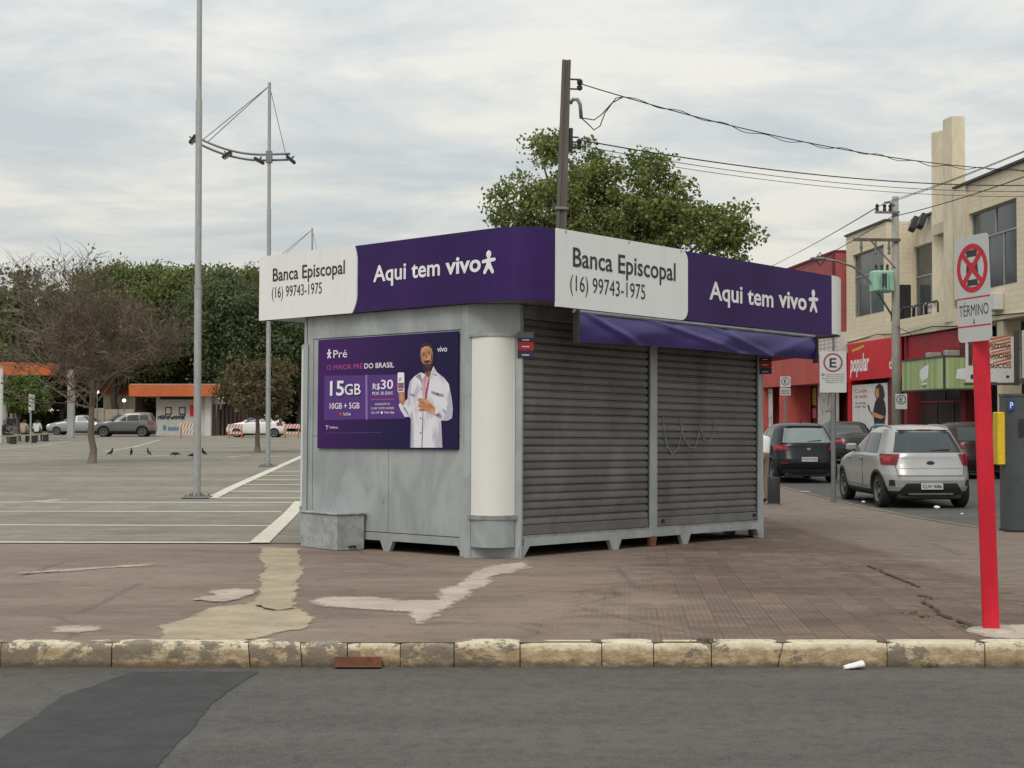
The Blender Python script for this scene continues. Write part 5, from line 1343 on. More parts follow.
for px in (909, 917):
    x0 = fl(px, -.4)
    lm_ = MB().cbox(-.16, .16, -.22, .02, -.30, .30, .03).build('floodlight', 'black_metal', cb, loc=(x0 - .3, .85, ZP - .28), rot=(R(-25), R(-18), 0))
for k, (px, z_) in enumerate(((1000, 4.95), (975, 4.9))):
    ac = MB().cbox(fl(px) - .4, fl(px) + .4, -.32, -.005, z_, z_ + .55, .03).build('air_conditioner', 'board_white', cb)
    MB().lathe([(.2, -.335), (.2, -.325)], (fl(px) - .08, 0, z_ + .28), 16, 'y').build('fan_grille', 'roof_edge', ac)
# pylon: two tall slabs in a shallow V, the nearer one higher
p0, p1, p2 = fl(932.5), fl(948), fl(955.5)
zpa, zpb = fz(940, 129), fz(952, 118)
n = 8; pts = [(p0 + (p1 - p0) * k / n, .02 + .42 * math.sin(math.pi * .5 * (k / n))) for k in range(n + 1)]
pts += [(p1, .55), (p0, .55)]
MB().prism(pts, 'z', ZS + .2, zpa).build('pylon_slab', 'cream_plaster', cb, 'auto')
MB().prism([(p1 + .01, -.12), (p2, -.06), (p2, .40), (p1 + .01, .40)], 'z', ZS + .2, zpb).build('pylon_slab', 'cream_plaster', cb)
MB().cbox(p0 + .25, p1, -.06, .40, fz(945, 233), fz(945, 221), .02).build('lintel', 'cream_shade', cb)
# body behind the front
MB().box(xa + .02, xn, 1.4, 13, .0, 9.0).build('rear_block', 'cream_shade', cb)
# ground floor: recessed dark shop fronts between pillars
sf = MB().box(xa + .1, xn, .95, 1.35, BZ, ZS - .02).build('shop_back_wall', 'shop_dark', cb)
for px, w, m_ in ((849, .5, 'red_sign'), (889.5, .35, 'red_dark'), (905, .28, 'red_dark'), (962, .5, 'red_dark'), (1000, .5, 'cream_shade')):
    x0 = fl(px); MB().box(x0 - w / 2, x0 + w / 2, .02, .6, BZ, ZS - .04).build('pillar', m_, cb)
window(cb, fl(907), fl(958), BZ + .45, 3.0, .5, 3, .35, 'red_dark', 'shop_glass', .07)
MB().box(fl(907), fl(958), .42, .5, BZ, BZ + .44).build('shop_base', 'red_dark', cb)
MB().box(xa, xd + 1, -.0, .95, ZS - .05, ZS - .03).build('soffit', 'roof_edge', cb)
# red shop fascia with lettering
f1 = thing('shop_sign', 'long bright red shop fascia with white and yellow lettering on the cream building', 'shop sign', mw=FM)
r0_, r1_ = fl(847.5, .18), fl(898, .18)
zlo, zhi = fz(849, 381, .18), ZS - .02
MB().cbox(r0_, r1_, -.18, -.005, zlo, zhi, .015).build('board', 'red_sign', f1)
text('lettering', 'popular', 'letter_white', f1, (fl(850, .2), -.190, zlo + .38), (1, 0, 0), (0, 0, 1), fl(869, .2) - fl(850, .2), .72, .03, shear=.15)
shape('printed_mark', [[(fl(852, .2), zhi - .36), (fl(864, .2), zhi - .22), (fl(864, .2), zhi - .12), (fl(852, .2), zhi - .26)]], 'yellow_paint', f1, (0, -.186, 0), (1, 0, 0), (0, 0, 1))
text('lettering', 'd', 'letter_white', f1, (fl(889, .2), -.190, zlo + .34), (1, 0, 0), (0, 0, 1), .35, .45, .02)
f2 = thing('shop_sign', 'red fascia board with painted-in shade behind the green sign', 'shop sign', mw=FM)
MB().cbox(r1_ + .06, fl(966, -.1), .08, .26, 3.25, ZS - .06, .02).build('board', 'red_sign_shaded', f2)
for px in (931, 949): MB().cbox(fl(px, .3) - .15, fl(px, .3) + .15, -.45, .05, 3.62, 3.85, .03).build('lamp', 'window_bar', f2)
# green sign box
def m_green():
    t = NT('green_boards'); o = t.pos(); sx = t.n('ShaderNodeSeparateXYZ'); t.l(o, sx.inputs[0])
    v = t.math('ADD', sx.outputs[0], sx.outputs[1]); w = t.n('ShaderNodeTexWhiteNoise', noise_dimensions='1D'); t.l(t.math('FLOOR', t.math('DIVIDE', v, .16)), w.inputs['W'])
    a = t.mix(w.outputs['Value'], (.27, .35, .13), (.44, .52, .28)); e_ = t.math('ABSOLUTE', t.math('SUBTRACT', t.math('FRACT', t.math('DIVIDE', v, .16)), .5))
    a = t.mix(t.math('MULTIPLY', t.ramp(e_, .42, .5), .5), a, (.13, .17, .06)); return t.done(a, .6, None, 0, .3)
m_green()
gs = thing('shop_sign', 'pale green box sign with board pattern jutting from the cream building', 'shop sign', mw=FM)
h0, h1 = fl(901, 1.2), fl(943, 1.2); zg0, zg1 = 2.52, 3.55
MB().box(h0, h1, -1.2, -1.17, zg0, zg1).build('panel', 'green_boards', gs)
MB().box(h1 + .002, h1 + .03, -1.17, -.2, zg0, zg1).build('panel', 'green_boards', gs)
MB().box(h0, h1 - .01, -1.165, .1, zg0 + .02, zg1 - .02).build('box', 'roof_edge', gs)
for z in (zg0 - .05, zg1): MB().box(h0 - .03, h1 + .05, -1.23, -.2, z, z + .05).build('rim', 'roof_edge', gs)
MB().box(h1 - .02, h1 + .045, -1.225, -1.16, zg0, zg1).build('corner_trim', 'roof_edge', gs)
xm = (h0 + h1) / 2 + .2
shape('printed_mark', [[(xm - .42, 2.98), (xm - .2, 2.78), (xm + .38, 2.92), (xm + .45, 3.36), (xm + .1, 3.30), (xm - .35, 3.2)], capsule((xm - .25, 2.70), (xm + .25, 2.72), .03)], 'letter_white', gs, (0, -1.204, 0), (1, 0, 0), (0, 0, 1))
shape('printed_mark', [circle(xm, 2.62, .05, 10), circle(xm + .18, 3.40, .03, 8), circle(xm - .2, 2.63, .03, 8), circle(xm + .2, 2.64, .03, 8)], 'shop_dark', gs, (0, -1.204, 0), (1, 0, 0), (0, 0, 1))
shape('printed_mark', [[(.35, 2.85), (.75, 2.8), (.8, 3.2), (.4, 3.15)]], 'letter_white', gs, (h1 + .034, -1.17, 0), (0, 1, 0), (0, 0, 1))
# banner sign seen face on
bs = thing('banner_sign', 'white and orange banner sign in a dark frame behind the red post', 'banner sign', at(990, 418, 43.6), R(-6))
bs.location.z = 0
zb0, zb1 = 2.62, 3.98
MB().box(-.70, .70, -.02, .02, zb0, zb1).build('banner', 'board_white', bs)
MB().box(.705, .86, -.04, .06, zb0 - .1, zb1 + .18).build('frame', 'roof_edge', bs); MB().box(-.74, .704, -.03, .05, zb0 - .09, zb0 - .02).build('frame', 'roof_edge', bs)
mat('banner_orange', (.50, .12, .03), .6, .2, 5); mat('banner_brown', (.07, .03, .02), .6, .3, 5)
rr = random.Random(5); st_ = []
for k in range(9):
    y_ = zb0 + .45 + k * .10; st_.append([(-.02 + rr.uniform(0, .1), y_), (.62, y_ + .13), (.62, y_ + .17 + rr.uniform(0, .03)), (-.02 + rr.uniform(0, .15), y_ + .05)])
shape('printed_mark', st_, 'banner_orange', bs, (0, -.022, 0), (1, 0, 0), (0, 0, 1))
for k, s in enumerate(('PIZZARIA', 'LANCHES', 'SUCOS')): text('lettering', s, 'banner_brown', bs, (.0, -.026, zb1 - .34 - .3 * k), (1, .0, 0), (0, .0, 1), .62, .14, .02)
shape('printed_mark', [[(-.62, zb0 + .5), (-.50, zb0 + .5), (-.50, zb1 - .1), (-.62, zb1 - .1)], [(-.42, zb0 + .5), (-.30, zb0 + .5), (-.30, zb1 - .15), (-.42, zb1 - .15)], [(-.64, zb1 - .2), (-.24, zb1 - .2), (-.24, zb1 - .05), (-.64, zb1 - .05)]], 'banner_brown', bs, (0, -.023, 0), (1, 0, 0), (0, 0, 1))
shape('printed_mark', [circle(.52, zb0 + .16, .05, 10), circle(-.52, zb0 + .16, .045, 8, .08)], 'shop_dark', bs, (0, -.023, 0), (1, 0, 0), (0, 0, 1))
ns = thing('shop_sign', 'pale sign board at the right edge beside the banner sign', 'shop sign', mw=FM)
MB().cbox(fl(1021, .9), fl(1021, .9) + 3.4, -.9, -.75, 2.7, 4.1, .02).build('board', 'board_white', ns)
MB().box(fl(1021, .9) - .03, fl(1021, .9) + 3.5, -.95, .0, 2.55, 2.69).build('rim', 'roof_edge', ns)
text('lettering', 'LOJA', 'letter_grey', ns, (fl(1021, .9) + .5, -.903, 3.2), (1, 0, 0), (0, 0, 1), 2, .5, .02)
# printed advert of a woman with a phone
wp = thing('shop_poster', 'white shop poster of a dark haired woman looking at a phone', 'poster', mw=FM)
a0_, a1_ = fl(852.5, .02), fl(887.5, .02); zq0, zq1 = fz(870, 429, .02), fz(870, 384, .02)
MB().box(a0_, a1_, -.03, -.0, BZ + .3, zq1).build('board', 'board_white', wp)
W_ = a1_ - a0_
def fw_(u, v): return (a0_ + W_ * u, zq0 + (zq1 - zq0) * v)
wl_ = [0]
def wpr(polys, m_):
    wl_[0] += 1; shape('printed_shape', [[fw_(*p) for p in q] for q in polys], m_, wp, (0, -.033 - .002 * wl_[0], 0), (1, 0, 0), (0, 0, 1), step=.0002)
flat('print_teal', '#1f6a72')
wpr([[(.62, -.05), (.93, -.05), (.93, .16), (.64, .16)]], 'print_teal')
wpr([[(.64, .14), (.93, .14), (.97, .40), (.93, .62), (.80, .68), (.68, .62), (.62, .40)]], 'print_black')
wpr([[(.60, .28), (.86, .22), (.93, .28), (.66, .36), (.52, .40), (.54, .34)]], 'print_skin')
wpr([[(.66, .78), (.70, .94), (.80, 1.0), (.90, .92), (.94, .72), (.88, .60), (.80, .66), (.72, .62)]], 'print_hair')
wpr([[(.68, .74), (.70, .88), (.78, .90), (.79, .72), (.74, .66)]], 'print_skin')
wpr([[(.50, .40), (.54, .38), (.50, .54), (.46, .54)]], 'print_black')
for k, (s, v, m_) in enumerate((('Cuide', .82, 'sign_red'), ('da saúde', .70, 'sign_red'), ('com ofertas', .56, 'letter_grey'), ('todo dia', .48, 'letter_grey'), ('aqui tem', .08, 'letter_grey'))):
    text('lettering', s, m_, wp, (*[fw_(.08, v)[0], -.035], fw_(.08, v)[1]), (1, 0, 0), (0, 0, 1), W_ * (.36 if k < 2 else .32), .16 if k < 2 else .10)

# red building
RO = .38
rb = thing('red_building', 'red painted two storey building with a jutting canopy beside the cream building', 'building', mw=FM)
s0, s1 = fl(690, RO), fl(845, 0) - .03
ZR = 8.62
MB().box(s0, s1, -RO, 11, 4.9, ZR).build('wall', 'red_wall', rb)
MB().box(s0, s1 + .02, -RO - .06, .2, ZR + .002, ZR + .10).build('cornice', 'red_dark', rb)
MB().box(s1 - .35, s1 + .012, -RO - .05, -RO - .003, 0, ZR).build('corner_pier', 'red_dark', rb)
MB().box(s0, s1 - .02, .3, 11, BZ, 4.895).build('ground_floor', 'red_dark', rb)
t0, t1 = fl(812, RO + .05), fl(838, RO + .05)
MB().box(t0, t1, -RO - .05, -.0, 4.30, 5.2).build('white_grille', 'board_white', rb)
for k in range(5): MB().box(t0, t1, -RO - .06, -RO - .052, 4.42 + .17 * k, 4.44 + .17 * k).build('grille_bar', 'window_bar', rb)
for k in range(1, 6): MB().box(t0 + (t1 - t0) * k / 6 - .015, t0 + (t1 - t0) * k / 6 + .015, -RO - .064, -RO - .061, 4.31, 5.19).build('grille_bar', 'window_bar', rb)
c0_, c1_ = fl(756, .95), fl(822, .95)
MB().box(c0_, c1_, -.95, .25, 3.05, 4.28).build('canopy', 'red_canopy', rb)
MB().box(c1_ + .01, s1 - .36, -.20, .25, 3.15, 4.28).build('canopy', 'red_sign', rb)
for px, w in ((783, 1.5), (760, 1.2)):
    x0 = fl(px, .9); MB().box(x0 - w / 2, x0 + w / 2, -.9, .2, BZ, 3.045).build('pillar', 'red_canopy', rb)
def graf(x0, x1, z0, z1, y, seed, nm):
    w = MB().box(x0, x1, y - .03, y, z0, z1).build(nm, 'board_white', rb); r_ = random.Random(seed); pl = []
    for k in range(26):
        x, z = r_.uniform(x0 + .1, x1 - .1), r_.uniform(z0 + .1, z1 - .1); q = (min(x1 - .06, max(x0 + .06, x + r_.gauss(0, .22))), min(z1 - .06, max(z0 + .06, z + r_.gauss(0, .3))))
        pl.append(capsule((x, z), q, r_.uniform(.015, .05), r_.uniform(.01, .03), 3))
    shape('painted_scribble', pl, 'letter_grey', w, (0, y - .032, 0), (1, 0, 0), (0, 0, 1), step=.0003)
graf(fl(818, .1), fl(838.5, .1), BZ, 3.1, -.08, 3, 'painted_panel'); graf(fl(764, .6), fl(773, .6), BZ, 3.0, -.62, 4, 'painted_panel')
dr0, dr1 = fl(806, -.28), fl(816, -.28)
for z0, z1, m_ in ((2.45, 2.95, 'yellow_paper'), (2.15, 2.43, 'yellow_paper'), (1.55, 2.0, 'pink_paper'), (.9, 1.15, 'board_white'), (.35, .6, 'board_white')):
    MB().box(dr0, dr1, .28, .297, z0, z1).build('paper', m_, rb)

# concrete utility pole with transformer and street lamp
q = at(896.5, 430, 50.0); PZ = sz(50) + .14
cp = thing('concrete_pole', 'tall concrete utility pole with green transformer in front of the cream building', 'utility pole', (q.x, 50.0, PZ), R(4.5))
MB().tube([(0, 0, 0), (0, 0, 4.5), (0, 0, 9.06)], [.175, .145, .115], 14).build('shaft', 'concrete_pole', cp, True)
for z in (3.0, 4.9, 5.6, 7.4, 8.3): MB().lathe([(.165 - z * .006, z), (.165 - z * .006, z + .05), (.15 - z * .006, z + .05)], n=14).build('band', 'zinc_dark', cp)
MB().box(-1.52, .12, -.20, -.12, 7.50, 7.60).build('crossarm', 'weathered_pole', cp)
for x_ in (-1.25, -.75, -.28):
    MB().lathe([(.03, 7.05), (.06, 7.1), (.04, 7.2), (.06, 7.25), (.03, 7.5)], (x_, -.16, 0), 8).build('fuse_switch', 'zinc_dark', cp, 'auto')
MB().tube([(-.9, -.16, 7.5), (-.06, -.12, 6.6)], .025, 6).build('brace', 'zinc_dark', cp)
MB().box(-.75, .1, -.18, -.10, 8.46, 8.54).build('crossarm', 'zinc_dark', cp)
for x_ in (-.68, -.42, -.22): insul(cp, (x_, -.14, 8.66), s=1.25)
MB().tube([(-.05, -.1, 8.75), (-.25, -.1, 8.86), (-.42, -.1, 8.84)], .03, 6).build('bracket', 'zinc_dark', cp)
mat('transformer_green', (.32, .56, .43), .5, .08, 3)
tf = link('transformer', None, cp, loc=(-.52, -.1, 5.75))
MB().cbox(-.36, .36, -.28, .28, 0, .74, .05).build('tank', 'transformer_green', tf)
for k in range(5): MB().box(-.24 + .1 * k, -.21 + .1 * k, -.36, -.282, .08, .62).build('fin', 'transformer_green', tf)
MB().box(-.12, .06, -.37, -.362, .2, .62).build('door', 'meter_grey', tf)
for x_ in (-.2, 0, .2): MB().lathe([(.03, .74), (.055, .8), (.035, .86), (.055, .92), (.02, .98)], (x_, 0, 0), 8).build('bushing', 'insulator', tf, 'auto')
la = link('lamp_arm', None, cp)
MB().tube([(-.12, 0, 4.95), (-.55, -.02, 5.62), (-1.0, -.05, 6.22), (-1.5, -.08, 6.62), (-2.1, -.1, 6.82), (-2.55, -.1, 6.88)], .035, 8).build('tube', 'zinc_dark', la, True)
MB().cbox(-3.0, -2.5, -.22, .02, 6.84, 6.94, .03).build('lamp_head', 'zinc_dark', la)
es = link('small_sign', None, cp, loc=(.10, -.20, 0), rot=(0, 0, R(-6)))
esign(es, .20, .52, 2.28, .165, False, 0)
MB().box(-.2, .2, 0.001, .03, 1.75, 1.8).build('clamp', 'zinc_dark', es)
for k, (z, off, r_, l_, sg) in enumerate(((8.85, -.35, .011, 'top street cable running away over the red building', .5), (8.72, -.6, .009, 'second street cable running away over the red building', .5), (8.35, -.15, .015, 'thick lower street cable running away over the red building', .7))):
    A = Vector((q.x + off, 50 - .1, PZ + z)); B_ = Vector((q.x + off - .08 * 42, 92, PZ + z - .4)); Cc = Vector((q.x + off + .08 * 26, 24, PZ + z + .1))
    c1 = cable(l_, A, B_, sg, r_, group='cables along the side street')
    c2 = cable(l_.replace('running away over the red building', 'passing in front of the cream building'), A, Cc, sg * .6, r_, group='cables along the side street')
    if k == 2:
        for pxs in (.20, .42):
            p = A.lerp(B_, pxs); p.z -= 4 * sg * pxs * (1 - pxs)
            MB().tube([p + Vector((-.22, 0, 0)), p + Vector((0, 0, .26)), p + Vector((.22, 0, 0)), p + Vector((0, 0, -.26)), p + Vector((-.22, 0, 0))], .03, 4).build('spacer', 'black_metal', c1)
bw_ = [FM @ Vector((fl(px), -.10, z_)) for px, z_ in ((850, 4.72), (880, 4.86), (905, 4.70), (935, 4.80), (960, 4.66), (990, 4.84), (1040, 4.7))]
MB().tube(bw_, .02, 5).build('cable_bundle', 'cable_black', None, True, label='dark cable bundle clipped along the cream building above the shop signs', cat='cable')
w_ = [Vector((q.x, 49.9, PZ + 4.6)), at(930, 345, 48), at(985, 352, 46), at(1060, 345, 44)]
MB().tube(w_, .012, 5).build('drop_wire', 'cable_black', None, True, label='thin wire sagging from the concrete pole past the green sign', cat='wire')

# ---------------------------------------------------------------- cars
def m_paint(name, c, r_=.28, metal=.35, spec=.5, coat=.35):
    t = NT(name); n = t.noise(t.pos(), 1.5, 3); a = t.mix(t.ramp(n, .3, .7), sc3(c, .92), sc3(c, 1.05))
    m_ = t.done(a, r_, None, metal, spec)
    t.b.inputs['Coat Weight'].default_value = coat; t.b.inputs['Coat Roughness'].default_value = .12
m_paint('paint_silver', (.40, .395, .385)); m_paint('paint_black', (.007, .008, .010), .25, .0, .35, .0); m_paint('paint_white', (.72, .72, .71), .3, 0); m_paint('paint_grey', (.155, .155, .15)); m_paint('paint_silverblue', (.33, .35, .35)); m_paint('paint_charcoal', (.03, .03, .033), .3, 0, .4, 0); m_paint('paint_wine', (.03, .008, .010), .3, 0, .35, 0)
m_glass('car_glass', (.022, .026, .027), .06); m_glass('car_glass_pale', (.10, .115, .115), .08)
mat('car_trim', (.022, .022, .023), .6, .1, 5); mat('tyre', (.020, .020, .021), .85, .15, 6); mat('rim_alloy', (.36, .36, .36), .35, .1, 8, metal=.6); mat('rim_dark', (.06, .06, .062), .4, .1, 8, metal=.4)
m_glass('lamp_red', (.11, .005, .009), .15); m_glass('lamp_lens', (.24, .02, .02), .15); m_glass('lamp_white', (.55, .55, .54), .12); mat('plate_white', (.55, .55, .56), .5, .04, 4)
class Body:
    def __init__(s, prof, n=6.0):
        s.p = np.array(prof); s.n = n; s.cache = {}
    def at(s, z):
        xr, xf, w, = (np.interp(z, s.p[:, 0], s.p[:, k]) for k in (1, 2, 3))
        return xr, xf, w
    def side(s, x, z):
        xr, xf, w = s.at(z); xc = (xr + xf) / 2; a = (xf - xr) / 2; n = s.ex(z)
        return w * max(0.0, 1 - min(1, abs((x - xc) / a)) ** n) ** (1 / n)
    def ex(s, z): return float(np.interp(z, [.3, .9, 1.05, s.p[-1, 0]], [s.n * .9, s.n * .88, s.n * .74, s.n * .52]))
    def loop(s, z, N=150):
        """outline at height z, from the rear centre round by the left side, even spacing"""
        k = round(z, 4)
        if k in s.cache: return s.cache[k]
        xr, xf, w = s.at(z); xc = (xr + xf) / 2; a = (xf - xr) / 2
        ph = np.linspace(math.pi, -math.pi, 3001); c = np.cos(ph); q = np.sin(ph)
        x = xc + a * np.sign(c) * np.abs(c) ** (2 / s.ex(z)); y = w * np.sign(q) * np.abs(q) ** (2 / s.ex(z))
        d = np.r_[0, np.cumsum(np.hypot(np.diff(x), np.diff(y)))]
        s.cache[k] = (d, x, y); return s.cache[k]
    def pt(s, z, dist, off=.006):
        """point on the skin at height z, dist metres round from the rear centre (+ towards the left)"""
        d, x, y = s.loop(z); m = abs(dist)
        X, Y = np.interp(m, d, x), np.interp(m, d, y); X2, Y2 = np.interp(m + .01, d, x), np.interp(m + .01, d, y)
        t = Vector((X2 - X, Y2 - Y, 0)).normalized(); nrm = Vector((-t.y, t.x, 0))
        p = Vector((X, Y, z)) + nrm * off
        return (p.x, p.y if dist >= 0 else -p.y, p.z)
def car(label, loc, rz, prof, wheels, paint, L, wr=.31, ww=.20, lower='car_trim', clad=.33, arch='body', rearwin=None, sidewin=(), wind=None, tails=(), heads=(), plate=None, ptext_=None, rails=False, extras=None, group=None, rim='rim_alloy', n=6.0, glass='car_glass', cat='car', rglass=None):
    t = thing('parked_car', label, cat, loc, rz, group=group); B = Body(prof, n); zmin, zmax = prof[0][0], prof[-1][0]
    zs = np.unique(np.r_[np.linspace(zmin, zmax, 44), [p[0] for p in prof]]); N = 150; rows = []
    for z in zs:
        d, x, y = B.loop(z); u = np.linspace(0, d[-1], N + 1); rows.append([(float(np.interp(k, d, x)), float(np.interp(k, d, y)), float(z)) for k in u])
    vs = [p for r in rows for p in r]; fs = []; mi = []
    for i in range(len(rows) - 1):
        for j in range(N):
            q = (i * (N + 1) + j, i * (N + 1) + j + 1, (i + 1) * (N + 1) + j + 1, (i + 1) * (N + 1) + j)
            c = np.mean([vs[k] for k in q], axis=0)
            if any(math.hypot(c[0] - wx, c[2] - wr) < wr * 1.13 and abs(c[1]) > .5 for wx in wheels): continue
            fs.append(q[::-1]); mi.append(1 if c[2] < clad else 0)
    m_ = len(vs); vs += [(np.mean([p[0] for p in rows[-1]]), 0, zmax + .006)]
    o = (len(rows) - 1) * (N + 1)
    for j in range(N): fs.append((o + j + 1, o + j, m_)); mi.append(0)
    bb = MB(); bb.v = vs; bb.f = fs; bb.mi = mi
    body = bb.build('body', [paint, lower], t, True)
    xr, xf, w = B.at(.5)
    MB().cbox(xr + .12, xf - .12, -w + .26, w - .26, .17, .62, .03).build('underbody', 'car_trim', t)
    for wx in wheels:
        for sd_ in (1, -1):
            wy = B.side(wx, .5) - ww * .5 - .012
            wh = link('wheel', None, t, loc=(wx, sd_ * wy, wr), rot=(0, 0, 0 if sd_ > 0 else math.pi))
            h = ww / 2
            MB().lathe([(wr * .62, -h), (wr * .9, -h), (wr, -h * .75), (wr, h * .75), (wr * .93, h), (wr * .66, h), (wr * .60, h * .6)], n=28, axis='y', cap=False).build('tyre', 'tyre', wh, 'auto')
            rb_ = MB().lathe([(.0, h * .35), (wr * .14, h * .78), (wr * .18, h * .4)], n=12, axis='y')
            rb_.lathe([(wr * .58, h * .5), (wr * .58, h * .92), (wr * .66, h * .95)], n=28, axis='y', cap=False)
            for k in range(7):
                a = 2 * math.pi * k / 7; da = .13
                rb_.add([(wr * .12 * math.cos(a - da * 2), h * .8, wr * .12 * math.sin(a - da * 2)), (wr * .62 * math.cos(a - da), h * .72, wr * .62 * math.sin(a - da)), (wr * .62 * math.cos(a + da), h * .72, wr * .62 * math.sin(a + da)), (wr * .12 * math.cos(a + da * 2), h * .8, wr * .12 * math.sin(a + da * 2))], [(0, 1, 2, 3), (3, 2, 1, 0)])
            rb_.build('rim', rim, wh, 'auto')
            MB().lathe([(wr * .6, h * .1), (wr * .6, h * .15)], n=24, axis='y').build('brake_disc', 'car_trim', wh)
            r0, r1 = wr * 1.07, wr * 1.07 + .055; R_ = []
            for k in range(25):
                a = math.pi * (-.12 + 1.24 * k / 24); row = []
                for r_, o_ in ((r0, -.06), (r0, .008), (r1, .012), (r1 + .004, -.004)):
                    x, z = wx + r_ * math.cos(a), wr + r_ * math.sin(a); z = max(z, zmin)
                    row.append((x, sd_ * (B.side(x, z) + o_), z))
                R_.append(row)
            MB().grid(R_, flip=(sd_ > 0)).build('wheel_arch', arch if arch != 'body' else paint, t, True)
    def patch(name, quad, m, fn, nu=10, nv=8, par=None):
        P = []
        for i in range(nv + 1):
            v = i / nv; row = []
            for j in range(nu + 1):
                u = j / nu
                a = quad[0][0] * (1 - u) * (1 - v) + quad[1][0] * u * (1 - v) + quad[2][0] * u * v + quad[3][0] * (1 - u) * v
                b_ = quad[0][1] * (1 - u) * (1 - v) + quad[1][1] * u * (1 - v) + quad[2][1] * u * v + quad[3][1] * (1 - u) * v
                row.append(fn(a, b_))
            P.append(row)
        return MB().grid(P).build(name, m, par or t, True)
    t_fn = lambda off: (lambda d, z: B.pt(z, d, off))
    for (x0, x1, x2, x3, z0, z1) in sidewin:
        for sd_ in (1, -1):
            patch('window', [(x0, z0), (x1, z0), (x2, z1), (x3, z1)], glass, lambda x, z: (x, sd_ * (B.side(x, z) + .007), z))
    if rearwin:
        z0, z1, h0, h1 = rearwin; patch('rear_window', [(-h0, z0), (h0, z0), (h1, z1), (-h1, z1)], rglass or glass, t_fn(.008), 16, 8)
    if wind:
        z0, z1, h0, h1 = wind
        def ff(y, z):
            xr_, xf_, w_ = B.at(z); xc = (xr_ + xf_) / 2; a = (xf_ - xr_) / 2
            return (xc + a * max(0, 1 - min(1, abs(y / w_)) ** B.ex(z)) ** (1 / B.ex(z)) + .008, y, z)
        patch('windscreen', [(-h0, z0), (h0, z0), (h1, z1), (-h1, z1)], glass, ff, 16, 8)
        for (y0, y1, y2, y3, za, zb) in heads:
            for sd_ in (1, -1): patch('headlight', [(sd_ * y0, za), (sd_ * y1, za), (sd_ * y2, zb), (sd_ * y3, zb)], 'lamp_white', ff)
    for (d0, d1, d2, d3, z0, z1) in tails:
        for sd_ in (1, -1): (lambda tl: patch('lens', [(sd_ * (d0 * .72 + d1 * .28), z0 * .7 + z1 * .3), (sd_ * (d0 * .3 + d1 * .7), z0 * .7 + z1 * .3), (sd_ * (d3 * .3 + d2 * .7), z0 * .25 + z1 * .75), (sd_ * (d3 * .72 + d2 * .28), z0 * .25 + z1 * .75)], 'lamp_lens', t_fn(.016), 8, 4, tl))(patch('tail_light', [(sd_ * d0, z0), (sd_ * d1, z0), (sd_ * d2, z1), (sd_ * d3, z1)], 'lamp_red', t_fn(.012), 14, 6))
    if plate:
        z0, z1, hw = plate
        pl = MB().box(-.012 + B.at((z0 + z1) / 2)[0] - .012, B.at((z0 + z1) / 2)[0] - .012, -hw, hw, z0, z1).build('licence_plate', 'plate_white', t)
        if ptext_: text('lettering', ptext_, 'letter_grey', pl, (B.at((z0 + z1) / 2)[0] - .0265, hw * .88, z0 + (z1 - z0) * .22), (0, -1, 0), (0, 0, 1), hw * 1.76, (z1 - z0) * .58, .02)
    for sd_ in (1, -1):
        mx_ = sidewin[0][1] - .12 if sidewin else 2.5; mz = (sidewin[0][4] if sidewin else 1.0) + .06; my = B.side(mx_, mz)
        MB().cbox(mx_ - .06, mx_ + .10, min(sd_ * (my - .01), sd_ * (my + .19)), max(sd_ * (my - .01), sd_ * (my + .19)), mz - .05, mz + .09, .03).build('wing_mirror', paint, t, 'auto')
    if rails:
        for sd_ in (1, -1):
            xs = np.linspace(.75, 2.15, 9); zt = lambda x: prof[-4][0] + .075 - .05 * abs((x - 1.45) / .7) ** 3
            MB().tube([(xs[0] - .06, sd_ * .52, zt(xs[0]) - .06)] + [(x, sd_ * .52, zt(x)) for x in xs] + [(xs[-1] + .06, sd_ * .52, zt(xs[-1]) - .06)], .018, 6).build('roof_rail', 'rim_alloy', t, True)
    if extras: extras(t, B, patch, t_fn)
    return t
hatch = [(.20, .16, 3.70, .70), (.27, .08, 3.84, .80), (.40, .02, 3.93, .84), (.52, .0, 3.95, .85), (.62, .012, 3.93, .857), (.72, .05, 3.88, .856), (.82, .085, 3.76, .85), (.90, .11, 3.52, .842), (.96, .12, 3.25, .83), (1.01, .14, 3.0, .80), (1.12, .22, 2.78, .755), (1.26, .33, 2.50, .70), (1.38, .43, 2.24, .65), (1.45, .52, 2.04, .605), (1.49, .62, 1.88, .55), (1.515, .76, 1.72, .46), (1.53, 1.0, 1.5, .25)]
